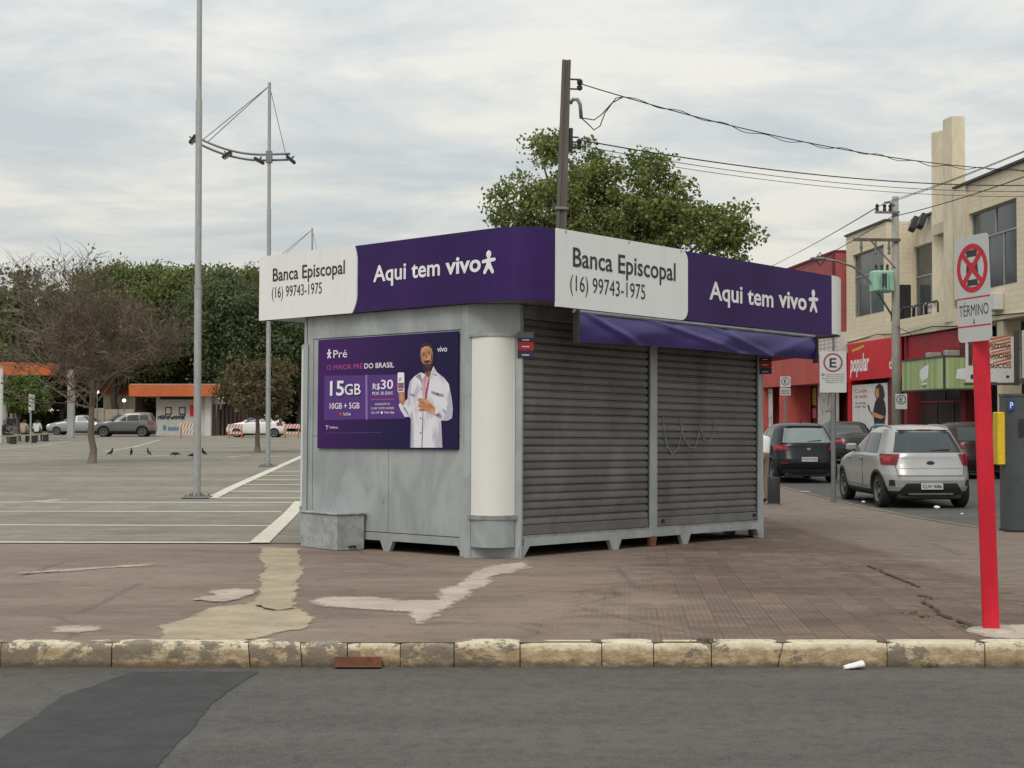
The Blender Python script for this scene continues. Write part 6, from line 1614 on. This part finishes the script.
def silver_x(t, B, patch, fn):
    patch('bumper_insert', [(-.62, .27), (.62, .27), (.46, .47), (-.46, .47)], 'car_trim', fn(.010), 20, 6)
    for s in (1, -1): patch('fog_recess', [(s * .66, .42), (s * .80, .42), (s * .80, .53), (s * .68, .53)], 'car_trim', fn(.010))
    patch('diffuser', [(-.42, .255), (.42, .255), (.40, .29), (-.40, .29)], 'zinc_pole', fn(.018), 14, 2)
    patch('tailgate_seam', [(-.60, .60), (.60, .60), (.60, .612), (-.60, .612)], 'car_trim', fn(.004), 18, 1)
    for s in (1, -1): patch('tailgate_seam', [(s * .60, .61), (s * .612, .61), (s * .655, .80), (s * .643, .80)], 'car_trim', fn(.004), 1, 6)
    patch('crease', [(-.58, .735), (.58, .735), (.58, .745), (-.58, .745)], 'zinc_dark', fn(.002), 16, 1)
    x0 = B.at(.84)[0]; MB().lathe([(.0, -.005), (.075, -.004), (.07, .012), (.0, .014)][::-1] if False else [(.07, -.012), (.075, .0)], (0, 0, 0), 18, 'x').build('badge', 'tag_navy', t, mw=Matrix.Translation((x0 - .004, 0, .84)) @ Matrix.Scale(.48, 4, (0, 0, 1)))
    MB().tube([(B.at(1.08)[0] - .022, -.02, 1.06), (B.at(1.09)[0] - .024, -.38, 1.085)], .010, 5).build('rear_wiper', 'car_trim', t)
    xs_ = B.at(1.44)[0]; MB().cbox(xs_ - .04, xs_ + .22, -.47, .47, 1.43, 1.455, .01).build('spoiler', 'paint_silver', t)
    MB().box(xs_ - .045, xs_ - .038, -.14, .14, 1.434, 1.45).build('brake_light', 'lamp_red', t)
    for s in (1, -1):
        for x_ in (1.62, 2.42): MB().cbox(x_, x_ + .16, min(s * (B.side(x_, .9) - .0), s * (B.side(x_, .9) + .03)), max(s * (B.side(x_, .9) - .0), s * (B.side(x_, .9) + .03)), .885, .91, .008).build('door_handle', 'paint_silver', t)
        MB().box(1.585, 1.595, s * B.side(1.6, .7) - .003, s * B.side(1.6, .7) + .003, .34, .98).build('door_seam', 'car_trim', t)
SW = ((1.66, 2.66, 2.26, 1.70, 1.01, 1.385), (.78, 1.60, 1.64, .98, 1.01, 1.385))
H0 = R(90 + 1.5)
gsc = 1.0
car('silver hatchback with roof rails parked at the side kerb, rear to the viewer', (7.88, 27.4, sz(27.5)), H0, hatch, (.68, 3.17), 'paint_silver', 3.95, .315, .2, arch='car_trim', clad=.335, rearwin=(1.03, 1.40, .66, .53), sidewin=SW, wind=(1.02, 1.42, .66, .55), tails=((.62, 1.02, 1.06, .54, .80, 1.0),), heads=((.52, .78, .76, .50, .68, .82),), plate=(.36, .47, .20), ptext_='CLW 0086', rails=True, extras=silver_x, group='cars parked along the side street').scale = (1.03,) * 3
def black_x(t, B, patch, fn):
    patch('bumper_insert', [(-.70, .25), (.70, .25), (.66, .36), (-.66, .36)], 'car_trim', fn(.010), 20, 4)
    x0 = B.at(.86)[0]; MB().lathe([(.05, -.012), (.055, .0)], (0, 0, 0), 16, 'x').build('badge', 'rim_alloy', t, mw=Matrix.Translation((x0 - .004, 0, .87)) @ Matrix.Scale(.6, 4, (0, 0, 1)))
    MB().tube([(B.at(1.08)[0] - .022, .0, 1.06), (B.at(1.09)[0] - .024, -.34, 1.09)], .010, 5).build('rear_wiper', 'car_trim', t)
    MB().tube([(1.0, 0, 1.50), (.86, 0, 1.64)], .008, 5).build('antenna', 'car_trim', t)
    xs_ = B.at(1.44)[0]; MB().cbox(xs_ - .04, xs_ + .2, -.45, .45, 1.43, 1.452, .01).build('spoiler', 'paint_black', t)
    for s in (1, -1): patch('reflector', [(s * .52, .50), (s * .74, .50), (s * .74, .53), (s * .52, .53)], 'lamp_red', fn(.012))
car('black hatchback parked ahead of the silver hatchback, rear to the viewer', (7.50, 36.8, sz(36.8)), R(90 + 3), hatch, (.66, 3.17), 'paint_black', 3.9, .305, .19, arch='body', clad=.30, rearwin=(1.03, 1.40, .66, .54), sidewin=SW, wind=(1.02, 1.42, .66, .55), tails=((.50, 1.02, 1.0, .56, .84, .98),), plate=(.56, .67, .20), ptext_='FYG 9150', extras=black_x, group='cars parked along the side street', rglass='car_glass_pale')
sedan = [(.20, .16, 4.05, .72), (.28, .08, 4.22, .82), (.42, .01, 4.33, .855), (.55, .0, 4.35, .865), (.70, .02, 4.32, .865), (.82, .06, 4.18, .86), (.92, .12, 3.75, .845), (.99, .35, 3.35, .83), (1.03, .62, 3.12, .815), (1.12, .80, 2.95, .785), (1.26, 1.02, 2.68, .735), (1.37, 1.22, 2.40, .69), (1.43, 1.38, 2.18, .64), (1.465, 1.58, 1.98, .52), (1.475, 1.7, 1.88, .3)]
SWS = ((2.02, 2.86, 2.42, 2.04, 1.02, 1.36), (1.0, 1.96, 1.98, 1.28, 1.02, 1.36))
suv = [(.24, .14, 3.98, .74), (.34, .05, 4.12, .84), (.50, .0, 4.2, .885), (.66, .0, 4.2, .89), (.80, .03, 4.18, .89), (.94, .05, 4.08, .885), (1.03, .06, 3.75, .875), (1.09, .07, 3.22, .86), (1.20, .10, 3.05, .83), (1.36, .16, 2.84, .785), (1.50, .24, 2.6, .74), (1.60, .30, 2.4, .70), (1.655, .42, 2.2, .62), (1.675, .62, 2.0, .45), (1.685, .9, 1.7, .25)]
SWU = ((1.86, 2.90, 2.56, 1.88, 1.10, 1.50), (1.02, 1.80, 1.82, 1.06, 1.10, 1.50), (.38, .96, 1.0, .48, 1.14, 1.48))
car('dark grey car in the far lane between the black and silver hatchbacks', (11.9, 50.0, sz(50)), R(90 + 4), sedan, (.85, 3.45), 'paint_charcoal', 4.35, .31, .2, clad=.28, rearwin=(1.0, 1.34, .62, .55), sidewin=SWS, wind=(1.04, 1.4, .64, .55), tails=((.46, 1.0, .98, .5, .72, .88),), plate=(.45, .56, .2), group='cars parked along the side street')
car('dark wine car parked at the far kerb partly hidden by the red post', (12.65, 39.0, sz(39)), R(90 + 5), hatch, (.66, 3.17), 'paint_wine', 3.9, .305, .19, clad=.30, rearwin=(1.035, 1.39, .66, .60), sidewin=SW, wind=(1.02, 1.42, .66, .55), tails=((.50, 1.02, 1.0, .56, .84, .98),), plate=(.56, .67, .2), group='cars parked along the side street')
# cars at the far side of the car park, broadside
def side_on(px0, px1, py, L):
    Y = F * L / (px1 - px0); p = at((px0 + px1) / 2, py, Y); return p, Y
GF = 'cars parked at the far side of the car park'
p = at(77, 432.5, 108); car('pale silver saloon car parked nose left behind the bare tree', (p.x + 2.2, 108, gz(p.x, 108)), R(180), sedan, (.85, 3.45), 'paint_silverblue', 4.35, .31, .2, clad=.28, rearwin=(1.0, 1.34, .62, .55), sidewin=SWS, wind=(1.04, 1.4, .64, .55), heads=((.5, .78, .76, .48, .66, .80),), tails=((.46, 1.0, .98, .5, .72, .88),), group=GF)
p = at(125.5, 437, 100); car('grey square sport utility car parked nose left beside the orange roofed building', (p.x + 2.1, 100, gz(p.x, 100)), R(180 + 4), suv, (.80, 3.38), 'paint_grey', 4.2, .355, .22, lower='car_trim', arch='car_trim', clad=.42, rearwin=(1.14, 1.52, .62, .56), sidewin=SWU, wind=(1.1, 1.55, .68, .6), heads=((.5, .78, .78, .5, .82, .96),), tails=((.62, 1.0, 1.0, .62, .86, 1.06),), rails=False, group=GF)
p = at(257, 438.5, 98); car('white hatchback parked nose left behind striped barriers', (p.x + 1.95, 98, gz(p.x, 98)), R(180), hatch, (.66, 3.17), 'paint_white', 3.95, .305, .19, clad=.26, rearwin=(1.035, 1.39, .66, .60), sidewin=SW, wind=(1.02, 1.42, .66, .55), heads=((.5, .8, .78, .48, .68, .84),), tails=((.6, 1.05, 1.0, .6, .78, 1.0),), group=GF)

# ---------------------------------------------------------------- far side of the car park
mat('orange_fascia', (.52, .125, .035), .6, .1, .6); mat('kiosk_wall', (.50, .49, .45), .8, .08, .7); mat('brown_slats', (.085, .055, .045), .7, .2, 2); mat('shelter_grey', (.34, .345, .34), .7, .12, 1)
mat('warm_wall', (.36, .31, .23), .85, .12, .5); mat('barrier_orange', (.55, .16, .06), .6, .15, 3); mat('barrier_white', (.66, .63, .58), .6, .1, 3)
def far(px, py, Y): 
    p = at(px, py, Y); p.z = gz(p.x, Y); return p
KY = 104.0
o0 = far(156, 437, KY); k_ = KY / F
kb = thing('kiosk_building', 'small pale building with a deep orange roof at the far side of the car park', 'building', o0)
def kx(px): return (px - 156) * k_
hz = lambda py: at(156, py, KY).z - o0.z
MB().box(0, kx(205), 0, 4, 0, hz(396)).build('wall', 'kiosk_wall', kb)
MB().box(kx(205) + .01, kx(211), -.15, 4, 0, hz(396)).build('corner_pier', 'board_white', kb)
MB().box(kx(133), kx(229), -1.2, 4.5, hz(396.5), hz(385)).build('roof_fascia', 'orange_fascia', kb)
MB().box(kx(134), kx(228), -1.1, 4.4, hz(385) + .005, hz(385) + .06).build('roof', 'shelter_grey', kb)
for px0, px1, y0, y1 in ((165, 171.5, 407, 414.5), (179, 185.5, 407, 414.5)):
    w = MB().box(kx(px0), kx(px1), -.05, -.005, hz(y1), hz(y0)).build('notice_frame', 'letter_grey', kb); MB().box(kx(px0 + 1), kx(px1 - 1), -.06, -.052, hz(y1 - 1), hz(y0 + 1)).build('notice_paper', 'kiosk_wall', w)
MB().box(kx(190), kx(196), -.06, -.005, hz(416), hz(405)).build('red_notice', 'red_sign', kb)
MB().box(kx(160), kx(200), -.06, -.005, hz(399.5), hz(397)).build('eave_shade_strip', 'shop_dark', kb)  # dark strip put in for the shade under the roof edge
r_ = random.Random(9); pl = []
for k in range(13):
    x = kx(158 + k * 2.1); pl.append(capsule((x, hz(418 + r_.uniform(-1, 1))), (x + kx(157.5) , hz(416.5 + r_.uniform(-1.5, 2.0))), .05, .05, 3)); pl.append(capsule((x, hz(417)), (x + r_.uniform(0, .12), hz(419)), .04, .04, 3))
shape('graffiti', pl, 'letter_grey', kb, (0, -.012, 0), (1, 0, 0), (0, 0, 1), step=.0004)
flat('graffiti_blue', '#4f7f9c')
shape('graffiti', [[(kx(163), hz(430)), (kx(166), hz(430)), (kx(166), hz(426)), (kx(164.5), hz(424.5)), (kx(163), hz(426))]] + [capsule((kx(169 + 2.2 * k), hz(430)), (kx(169 + 2.2 * k), hz(427.3)), .06, .06, 3) for k in range(5)] + [capsule((kx(169), hz(429.7)), (kx(178), hz(429.7)), .05, .05, 3)], 'graffiti_blue', kb, (0, -.012, 0), (1, 0, 0), (0, 0, 1), step=.0004)
for k in range(9):
    MB().box(kx(212 + k * 3.6), kx(214.2 + k * 3.6), .3 + .2 * k, .5 + .2 * k, 0, hz(404 + k * .4)).build('slat_post', 'brown_slats', kb)
MB().box(kx(211.5), kx(246), 2.4, 2.6, 0, hz(409)).build('slat_wall', 'brown_slats', kb)
for k in range(3): MB().box(kx(214 + k * 6.5), kx(218 + k * 6.5), .2, .5, hz(404), hz(397.5)).build('machine', 'shelter_grey', kb)
def m_emit(name, c, s):
    t = NT(name); t.b.inputs['Emission Color'].default_value = (*c, 1); t.b.inputs['Emission Strength'].default_value = s; return t.done(c, .5)
m_emit('lit_lamp', (1, .98, .92), 2.0)
for k in range(2): MB().box(kx(218.5 + k * 8), kx(224 + k * 8), .0, .2, hz(399), hz(397.3)).build('tube_lamp', 'lit_lamp', kb)
# left shelter with orange roof
SY_ = 92.0; s0 = far(20, 440, SY_); ks_ = SY_ / F
sh = thing('bus_shelter', 'shelter with a sloping orange roof fascia on grey columns at the left edge', 'shelter', s0)
def hs_(py): return at(20, py, SY_).z - s0.z
b = MB(); xl, xr_ = -70 * ks_, 37.5 * ks_
b.add([(xl, -.9, hs_(375) - .0), (xr_ - .25, -.9, hs_(375.5)), (xr_, -.9, hs_(364)), (xl, -.9, hs_(360.5)), (xl, .4, hs_(375)), (xr_ - .25, .4, hs_(375.5)), (xr_, .4, hs_(364)), (xl, .4, hs_(360.5))], [(0, 1, 2, 3), (7, 6, 5, 4), (1, 5, 6, 2), (0, 4, 5, 1), (3, 2, 6, 7), (4, 0, 3, 7)])
b.build('roof_fascia', 'orange_fascia', sh)
for px, w in ((67.5, 6), (1, 3)):
    MB().box((px - 20 - w / 2) * ks_, (px - 20 + w / 2) * ks_, .5, .9, 0, hs_(369)).build('column', 'shelter_grey', sh)
MB().box(37 * ks_, 51 * ks_, .6, .8, hs_(377), hs_(369)).build('beam', 'red_dark', sh)
# low wall, small house behind the cars and lit street lamps
wl_o = far(118, 430, 116); kw = 116 / F
lw = thing('garden_wall', 'low warm coloured wall with gate behind the parked grey car', 'wall', wl_o)
for a, c_, h in ((-26, -14, 2.0), (-13.6, 0, 1.9), (.4, 16, 1.9)): MB().cbox(a * kw, c_ * kw, 0, .3, 0, h, .03).build('wall_section', 'warm_wall', lw)
hb = thing('low_house', 'low house with terracotta roof glimpsed under the trees behind the wall', 'house', far(125, 430, 125)); kh = 125 / F
MB().box(-22 * kh, 10 * kh, 0, 5, 0, 3.3).build('wall', 'warm_wall', hb); MB().prism([(-.6, 3.3), (2.5, 4.6), (5.6, 3.3)], 'x', -24 * kh, 12 * kh).build('roof', 'orange_fascia', hb)
for px, py, Y, l_ in ((97, 392, 105, 'lit white globe street lamp beside the bare tree trunk'), (124, 400.5, 110, 'lit white globe street lamp above the grey sport utility car')):
    o_ = far(px, 430, Y); h = at(px, py, Y).z - o_.z
    t = thing('street_lamp', l_, 'street lamp', o_, group='globe lamps by the far cars')
    MB().lathe([(.05, 0), (.04, h - .15), (.07, h - .12)], n=8).build('post', 'zinc_dark', t)
    MB().lathe([(.05, h - .13), (.13, h - .06), (.15, h), (.10, h + .09), (.02, h + .13)], n=12).build('globe', 'lit_lamp', t, True)
# striped barriers
def barrier(px0, px1, py0, py1, Y, label):
    o_ = far((px0 + px1) / 2, py1, Y); k = Y / F; w = (px1 - px0) * k / 2; h = (py1 - py0) * k
    t = thing('road_barrier', label, 'barrier', o_, group='striped road barriers in the car park')
    for x in (-w * .88, w * .82): MB().tube([(x, -.22, 0), (x, 0, h * .98)], .025, 6).build('leg', 'barrier_orange', t); MB().tube([(x, .22, 0), (x, 0.01, h * .96)], .025, 6).build('leg', 'barrier_orange', t)
    for z0, z1 in ((h * .70, h), (h * .30, h * .48)):
        bd_ = MB().box(-w, w, -.06, -.03, z0, z1).build('board', 'barrier_white', t)
        n = 5
        for q in range(n):
            a = -w + 2 * w * q / n; c_ = a + w / n; d = (z1 - z0) * .5
            shape('stripe', [[(a, z0 + .004), (c_, z0 + .004), (min(w, c_ + d), z1 - .004), (min(w, a + d), z1 - .004)]], 'barrier_orange', bd_, (0, -.063, 0), (1, 0, 0), (0, 0, 1))
barrier(180, 195.5, 422, 437, 95, 'orange and white striped barrier before the pale orange roofed building')
barrier(228, 243, 423, 437.5, 93, 'orange and white striped barrier before the nose of the white hatchback')
barrier(284, 300, 424, 438.5, 93, 'orange and white striped barrier behind the tail of the white hatchback')
# thin sign post near the benches
o_ = far(30.5, 443, 76); t = thing('sign_post', 'thin pale sign post with narrow plate edge on beside the benches', 'sign post', o_); hh = at(30.5, 394, 76).z - o_.z
MB().lathe([(.045, 0), (.045, hh), (.0, hh)], n=8).build('post', 'zinc_pole', t); MB().box(-.03, .12, -.25, .25, hh - .85, hh - .02).build('plate', 'sign_face', t)
o_ = far(1, 440, 80); t = thing('white_pole', 'white pole at the left edge in front of the shelter', 'pole', o_)
MB().lathe([(.10, 0), (.09, 4.2), (.0, 4.2)], n=10).build('shaft', 'board_white', t, 'auto')
# benches
mat('bench_dark', (.03, .028, .027), .7, .2, 3)
def bench(px, py, Y, label, w=1.7, rz=0):
    o_ = far(px, py, Y); t = thing('bench', label, 'bench', o_, rz, group='benches at the edge of the car park')
    MB().cbox(-w / 2, w / 2, -.22, .22, .40, .46, .01).build('seat', 'warm_wall', t)
    for x in (-w / 2 + .15, w / 2 - .15): MB().cbox(x - .11, x + .11, -.2, .2, 0, .398, .01).build('leg', 'bench_dark', t)
    return o_
B1 = bench(37, 435.5, 84, 'dark legged bench under a person in white', 1.3); B2 = bench(22, 437.5, 80, 'dark legged bench under a person in beige', 1.6); B3 = bench(2, 442, 77, 'dark bench at the left edge with a seated person', 1.5)

# ---------------------------------------------------------------- people
mat('skin', (.33, .19, .13), .6, .06, 4); mat('hair_dark', (.018, .014, .012), .7, .1, 5); mat('cloth_white', (.72, .71, .70), .8, .06, 4); mat('cloth_beige', (.36, .30, .22), .85, .1, 4); mat('cloth_dark', (.03, .03, .035), .85, .1, 4); mat('cloth_grey', (.16, .155, .16), .85, .1, 4); mat('cloth_khaki', (.24, .19, .13), .85, .1, 4); mat('shoe', (.025, .022, .02), .6)
def person(label, P, rz, pose, shirt, pants, scale=1.0, group=None, sleeve=True):
    """one continuous skinned body; pose gives the joints (facing -y)"""
    J = dict(pelvis=(0, 0, .95), waist=(0, 0, 1.10), chest=(0, 0, 1.32), neck=(0, 0, 1.47), head=(0, -.02, 1.58), crown=(0, -.02, 1.70))
    for s, k in ((-1, 'l'), (1, 'r')):
        J.update({k + 'sh': (s * .18, 0, 1.40), k + 'el': (s * .25, .02, 1.12), k + 'wr': (s * .25, -.06, .88), k + 'hand': (s * .25, -.08, .80), k + 'hip': (s * .10, 0, .90), k + 'kn': (s * .11, -.02, .50), k + 'an': (s * .11, .02, .09), k + 'toe': (s * .12, -.14, .04)})
    J.update(pose)
    order = list(J); idx = {n: i for i, n in enumerate(order)}
    E_ = [('pelvis', 'waist'), ('waist', 'chest'), ('chest', 'neck'), ('neck', 'head'), ('head', 'crown')]
    for k in 'lr': E_ += [('chest', k + 'sh'), (k + 'sh', k + 'el'), (k + 'el', k + 'wr'), (k + 'wr', k + 'hand'), ('pelvis', k + 'hip'), (k + 'hip', k + 'kn'), (k + 'kn', k + 'an'), (k + 'an', k + 'toe')]
    rad = dict(pelvis=(.15, .11), waist=(.14, .10), chest=(.16, .11), neck=(.055, .055), head=(.085, .095), crown=(.06, .075))
    for k in 'lr': rad.update({k + 'sh': (.07, .07), k + 'el': (.048, .048), k + 'wr': (.034, .034), k + 'hand': (.038, .024), k + 'hip': (.09, .09), k + 'kn': (.062, .062), k + 'an': (.043, .043), k + 'toe': (.045, .03)})
    me = bpy.data.meshes.new('body'); me.from_pydata([Vector(J[n]) for n in order], [(idx[a], idx[c]) for a, c in E_], [])
    ob = bpy.data.objects.new('body', me); COL.objects.link(ob)
    sk = ob.modifiers.new('skin', 'SKIN'); sk.use_smooth_shade = True
    for i, n in enumerate(order):
        v = me.skin_vertices[0].data[i]; v.radius = rad[n]; v.use_root = (n == 'pelvis')
    sb_ = ob.modifiers.new('sub', 'SUBSURF'); sb_.levels = 2; sb_.render_levels = 2
    dg = bpy.context.evaluated_depsgraph_get(); dg.update()
    m2 = bpy.data.meshes.new_from_object(ob.evaluated_get(dg), depsgraph=dg); bpy.data.objects.remove(ob)
    m2.materials.clear()
    for m_ in ('skin', shirt, pants, 'shoe', 'hair_dark'): m2.materials.append(MATS[m_])
    seg = [(Vector(J[a]), Vector(J[c]), a, c) for a, c in E_]
    mi = []
    for f in m2.polygons:
        c = f.center; best = None
        for a, b_, na, nb in seg:
            d = b_ - a; u = max(0, min(1, (c - a).dot(d) / d.length_squared)); q = (c - (a + d * u)).length
            if best is None or q < best[0]: best = (q, na, nb, u)
        _, na, nb, u = best
        if nb in ('head', 'crown'):
            hd = Vector(J['head']); i_ = 4 if (c.z > hd.z + .075 or (c.y > hd.y + .02 and c.z > hd.z - .06)) else 0
        elif nb.endswith('hand'): i_ = 0
        elif nb.endswith('wr'): i_ = 1 if sleeve and u < .85 else 0
        elif nb.endswith('toe'): i_ = 3
        elif nb.endswith(('kn', 'an', 'hip')): i_ = 2
        elif nb == 'neck' and u > .55: i_ = 0
        elif na == 'pelvis' and u < .35: i_ = 2
        else: i_ = 1
        mi.append(i_)
    m2.polygons.foreach_set('material_index', mi); m2.polygons.foreach_set('use_smooth', [True] * len(m2.polygons))
    t = thing('person', label, 'person', P, rz, group=group); t.scale = (scale,) * 3
    link('body', m2, t)
    hd = Vector(J['head'])
    MB().lathe([(.008, -.025), (.016, -.012), (.01, .02)], (hd.x, hd.y - .10, hd.z), 8).build('nose', 'skin', t, True)
    for s in (-1, 1):
        MB().lathe([(.004, -.008), (.010, 0), (.004, .008)], (hd.x + s * .033, hd.y - .088, hd.z + .03), 8).build('eye', 'hair_dark', t, True)
        MB().lathe([(.008, -.03), (.018, 0), (.008, .03)], (hd.x + s * .088, hd.y + .005, hd.z + .005), 8).build('ear', 'skin', t, True)
        k = 'l' if s < 0 else 'r'; hn = Vector(J[k + 'hand']); wr_ = Vector(J[k + 'wr']); d = (hn - wr_).normalized(); sd_ = d.orthogonal().normalized()
        for q in range(4):
            o_ = sd_ * (.024 - .016 * q); L_ = (.062, .072, .068, .052)[q]
            MB().tube([hn + o_ * .8, hn + o_ + d * L_ * .6, hn + o_ + d * L_ + sd_.cross(d) * .012], [.0095, .009, .007], 6).build('finger', 'skin', t, True)
        MB().tube([wr_.lerp(hn, .5) + sd_ * .03, wr_.lerp(hn, .9) + sd_ * .05, hn + sd_ * .052 + d * .02], [.011, .010, .008], 6).build('thumb', 'skin', t, True)
    return t
sit = dict(pelvis=(0, .02, .54), waist=(0, .03, .70), chest=(0, 0, .92), neck=(0, -.02, 1.07), head=(0, -.05, 1.18), crown=(0, -.05, 1.30), lsh=(-.18, 0, 1.0), rsh=(.18, 0, 1.0), lel=(-.24, -.06, .74), rel=(.24, -.06, .74), lwr=(-.14, -.28, .64), rwr=(.14, -.28, .64), lhand=(-.10, -.36, .62), rhand=(.10, -.36, .62), lhip=(-.10, 0, .52), rhip=(.10, 0, .52), lkn=(-.12, -.42, .50), rkn=(.12, -.42, .50), lan=(-.12, -.42, .09), ran=(.12, -.40, .09), ltoe=(-.13, -.57, .04), rtoe=(.13, -.55, .04))
person('person in a white shirt sitting on the bench with their back turned', (B1.x, B1.y - .02, B1.z), R(180), sit, 'cloth_white', 'cloth_dark', group='people on the benches')
person('person in a beige top sitting on the bench beside the sign post', (B2.x + .1, B2.y, B2.z), R(165), sit, 'cloth_beige', 'cloth_dark', group='people on the benches')
person('person in dark clothes sitting on the bench at the left edge', (B3.x + .1, B3.y, B3.z), R(120), sit, 'cloth_dark', 'cloth_dark', group='people on the benches')
o_ = far(11, 441, 78)
person('person in grey shorts standing between the left benches', o_, R(30), dict(), 'cloth_dark', 'cloth_grey', .97)
o_ = gp(765.2, 503.5)
person('person in a white shirt standing half hidden behind the kiosk end', (o_.x - .06, o_.y, o_.z), R(215), dict(waist=(-.02, -.02, 1.05), chest=(-.06, -.06, 1.22), neck=(-.10, -.16, 1.33), head=(-.13, -.24, 1.41), crown=(-.15, -.27, 1.53), lsh=(-.22, -.06, 1.26), rsh=(.12, -.06, 1.26), lel=(-.28, -.14, 1.0), rel=(.17, -.10, .98), lwr=(-.22, -.34, .92), rwr=(.12, -.30, .90), lhand=(-.2, -.42, .90), rhand=(.10, -.38, .88)), 'cloth_white', 'cloth_khaki', .97)

# ---------------------------------------------------------------- pigeons on the car park
mat('pigeon_grey', (.055, .055, .06), .7, .3, 9); mat('pigeon_dark', (.022, .022, .026), .6, .2, 9); mat('pigeon_leg', (.25, .07, .05), .7)
def pigeon(P, rz, label, peck=False, proto=None):
    if proto: t = copy_tree(proto, None, label=label); t.location = P; t.rotation_euler = (0, 0, rz); return t
    t = thing('pigeon', label, 'pigeon', P, rz, group='pigeons walking on the car park')
    rows = []
    for k in range(9):   # body from breast to tail along +x .. -x
        u = k / 8; x = .13 - .27 * u; r_ = .062 * math.sin(math.pi * min(1, .12 + u * .86)) ** .7; z = .135 - .03 * u if not peck else .12 + .02 * u
        rows.append([(x, r_ * .85 * math.cos(a), z + r_ * math.sin(a)) for a in np.linspace(0, 2 * math.pi, 11)])
    MB().grid(rows, flip=True).build('body', 'pigeon_grey', t, True)
    hx, hz_ = (.15, .255) if not peck else (.22, .09)
    MB().tube([(.09, 0, .16), ((.09 + hx) / 2 + .01, 0, (.16 + hz_) / 2), (hx, 0, hz_), (hx + .03, 0, hz_)], [.045, .032, .027, .012], 8).build('head', 'pigeon_dark', t, True)
    MB().tube([(hx + .025, 0, hz_), (hx + .055, 0, hz_ - .012)], [.008, .002], 5).build('beak', 'pigeon_leg', t)
    MB().add([(-.10, .03, .11), (-.10, -.03, .11), (-.24, -.04, .075), (-.24, .04, .075), (-.10, 0, .13), (-.23, 0, .09)], [(0, 3, 2, 1), (0, 4, 5, 3), (4, 1, 2, 5), (2, 3, 5)]).build('tail', 'pigeon_dark', t)
    for s in (-1, 1):
        MB().add([(.08, s * .05, .15), (.06, s * .058, .10), (-.16, s * .03, .085), (-.18, s * .02, .11), (-.02, s * .05, .17)], [(0, 1, 2, 3, 4)]).build('wing', 'pigeon_dark', t)
        MB().tube([(.01, s * .025, .09), (.015, s * .028, .0)], .006, 5).build('leg', 'pigeon_leg', t)
    return t
stand = None; peckp = None
for k, (px, py, rz, pk, l_) in enumerate(((111, 455.2, 60, 0, 'pigeon standing nearest the bare tree, left of the row'), (131.3, 455.2, -70, 0, 'second standing pigeon from the bare tree'), (148.5, 455, 130, 0, 'third standing pigeon from the bare tree'), (176, 456.8, 170, 1, 'pigeon stooping to peck between the row and the light mast'), (192.5, 458.3, 20, 1, 'pigeon pecking half hidden at the light mast'), (203.5, 455.2, 250, 0, 'pigeon standing right past the light mast'))):
    p = gp(px, py)
    if pk: r = pigeon(p, R(rz), l_, True, peckp); peckp = peckp or r
    else: r = pigeon(p, R(rz), l_, False, stand); stand = stand or r
    r.scale = (.95,) * 3
    if not pk: r.rotation_euler[1] = R(-14)
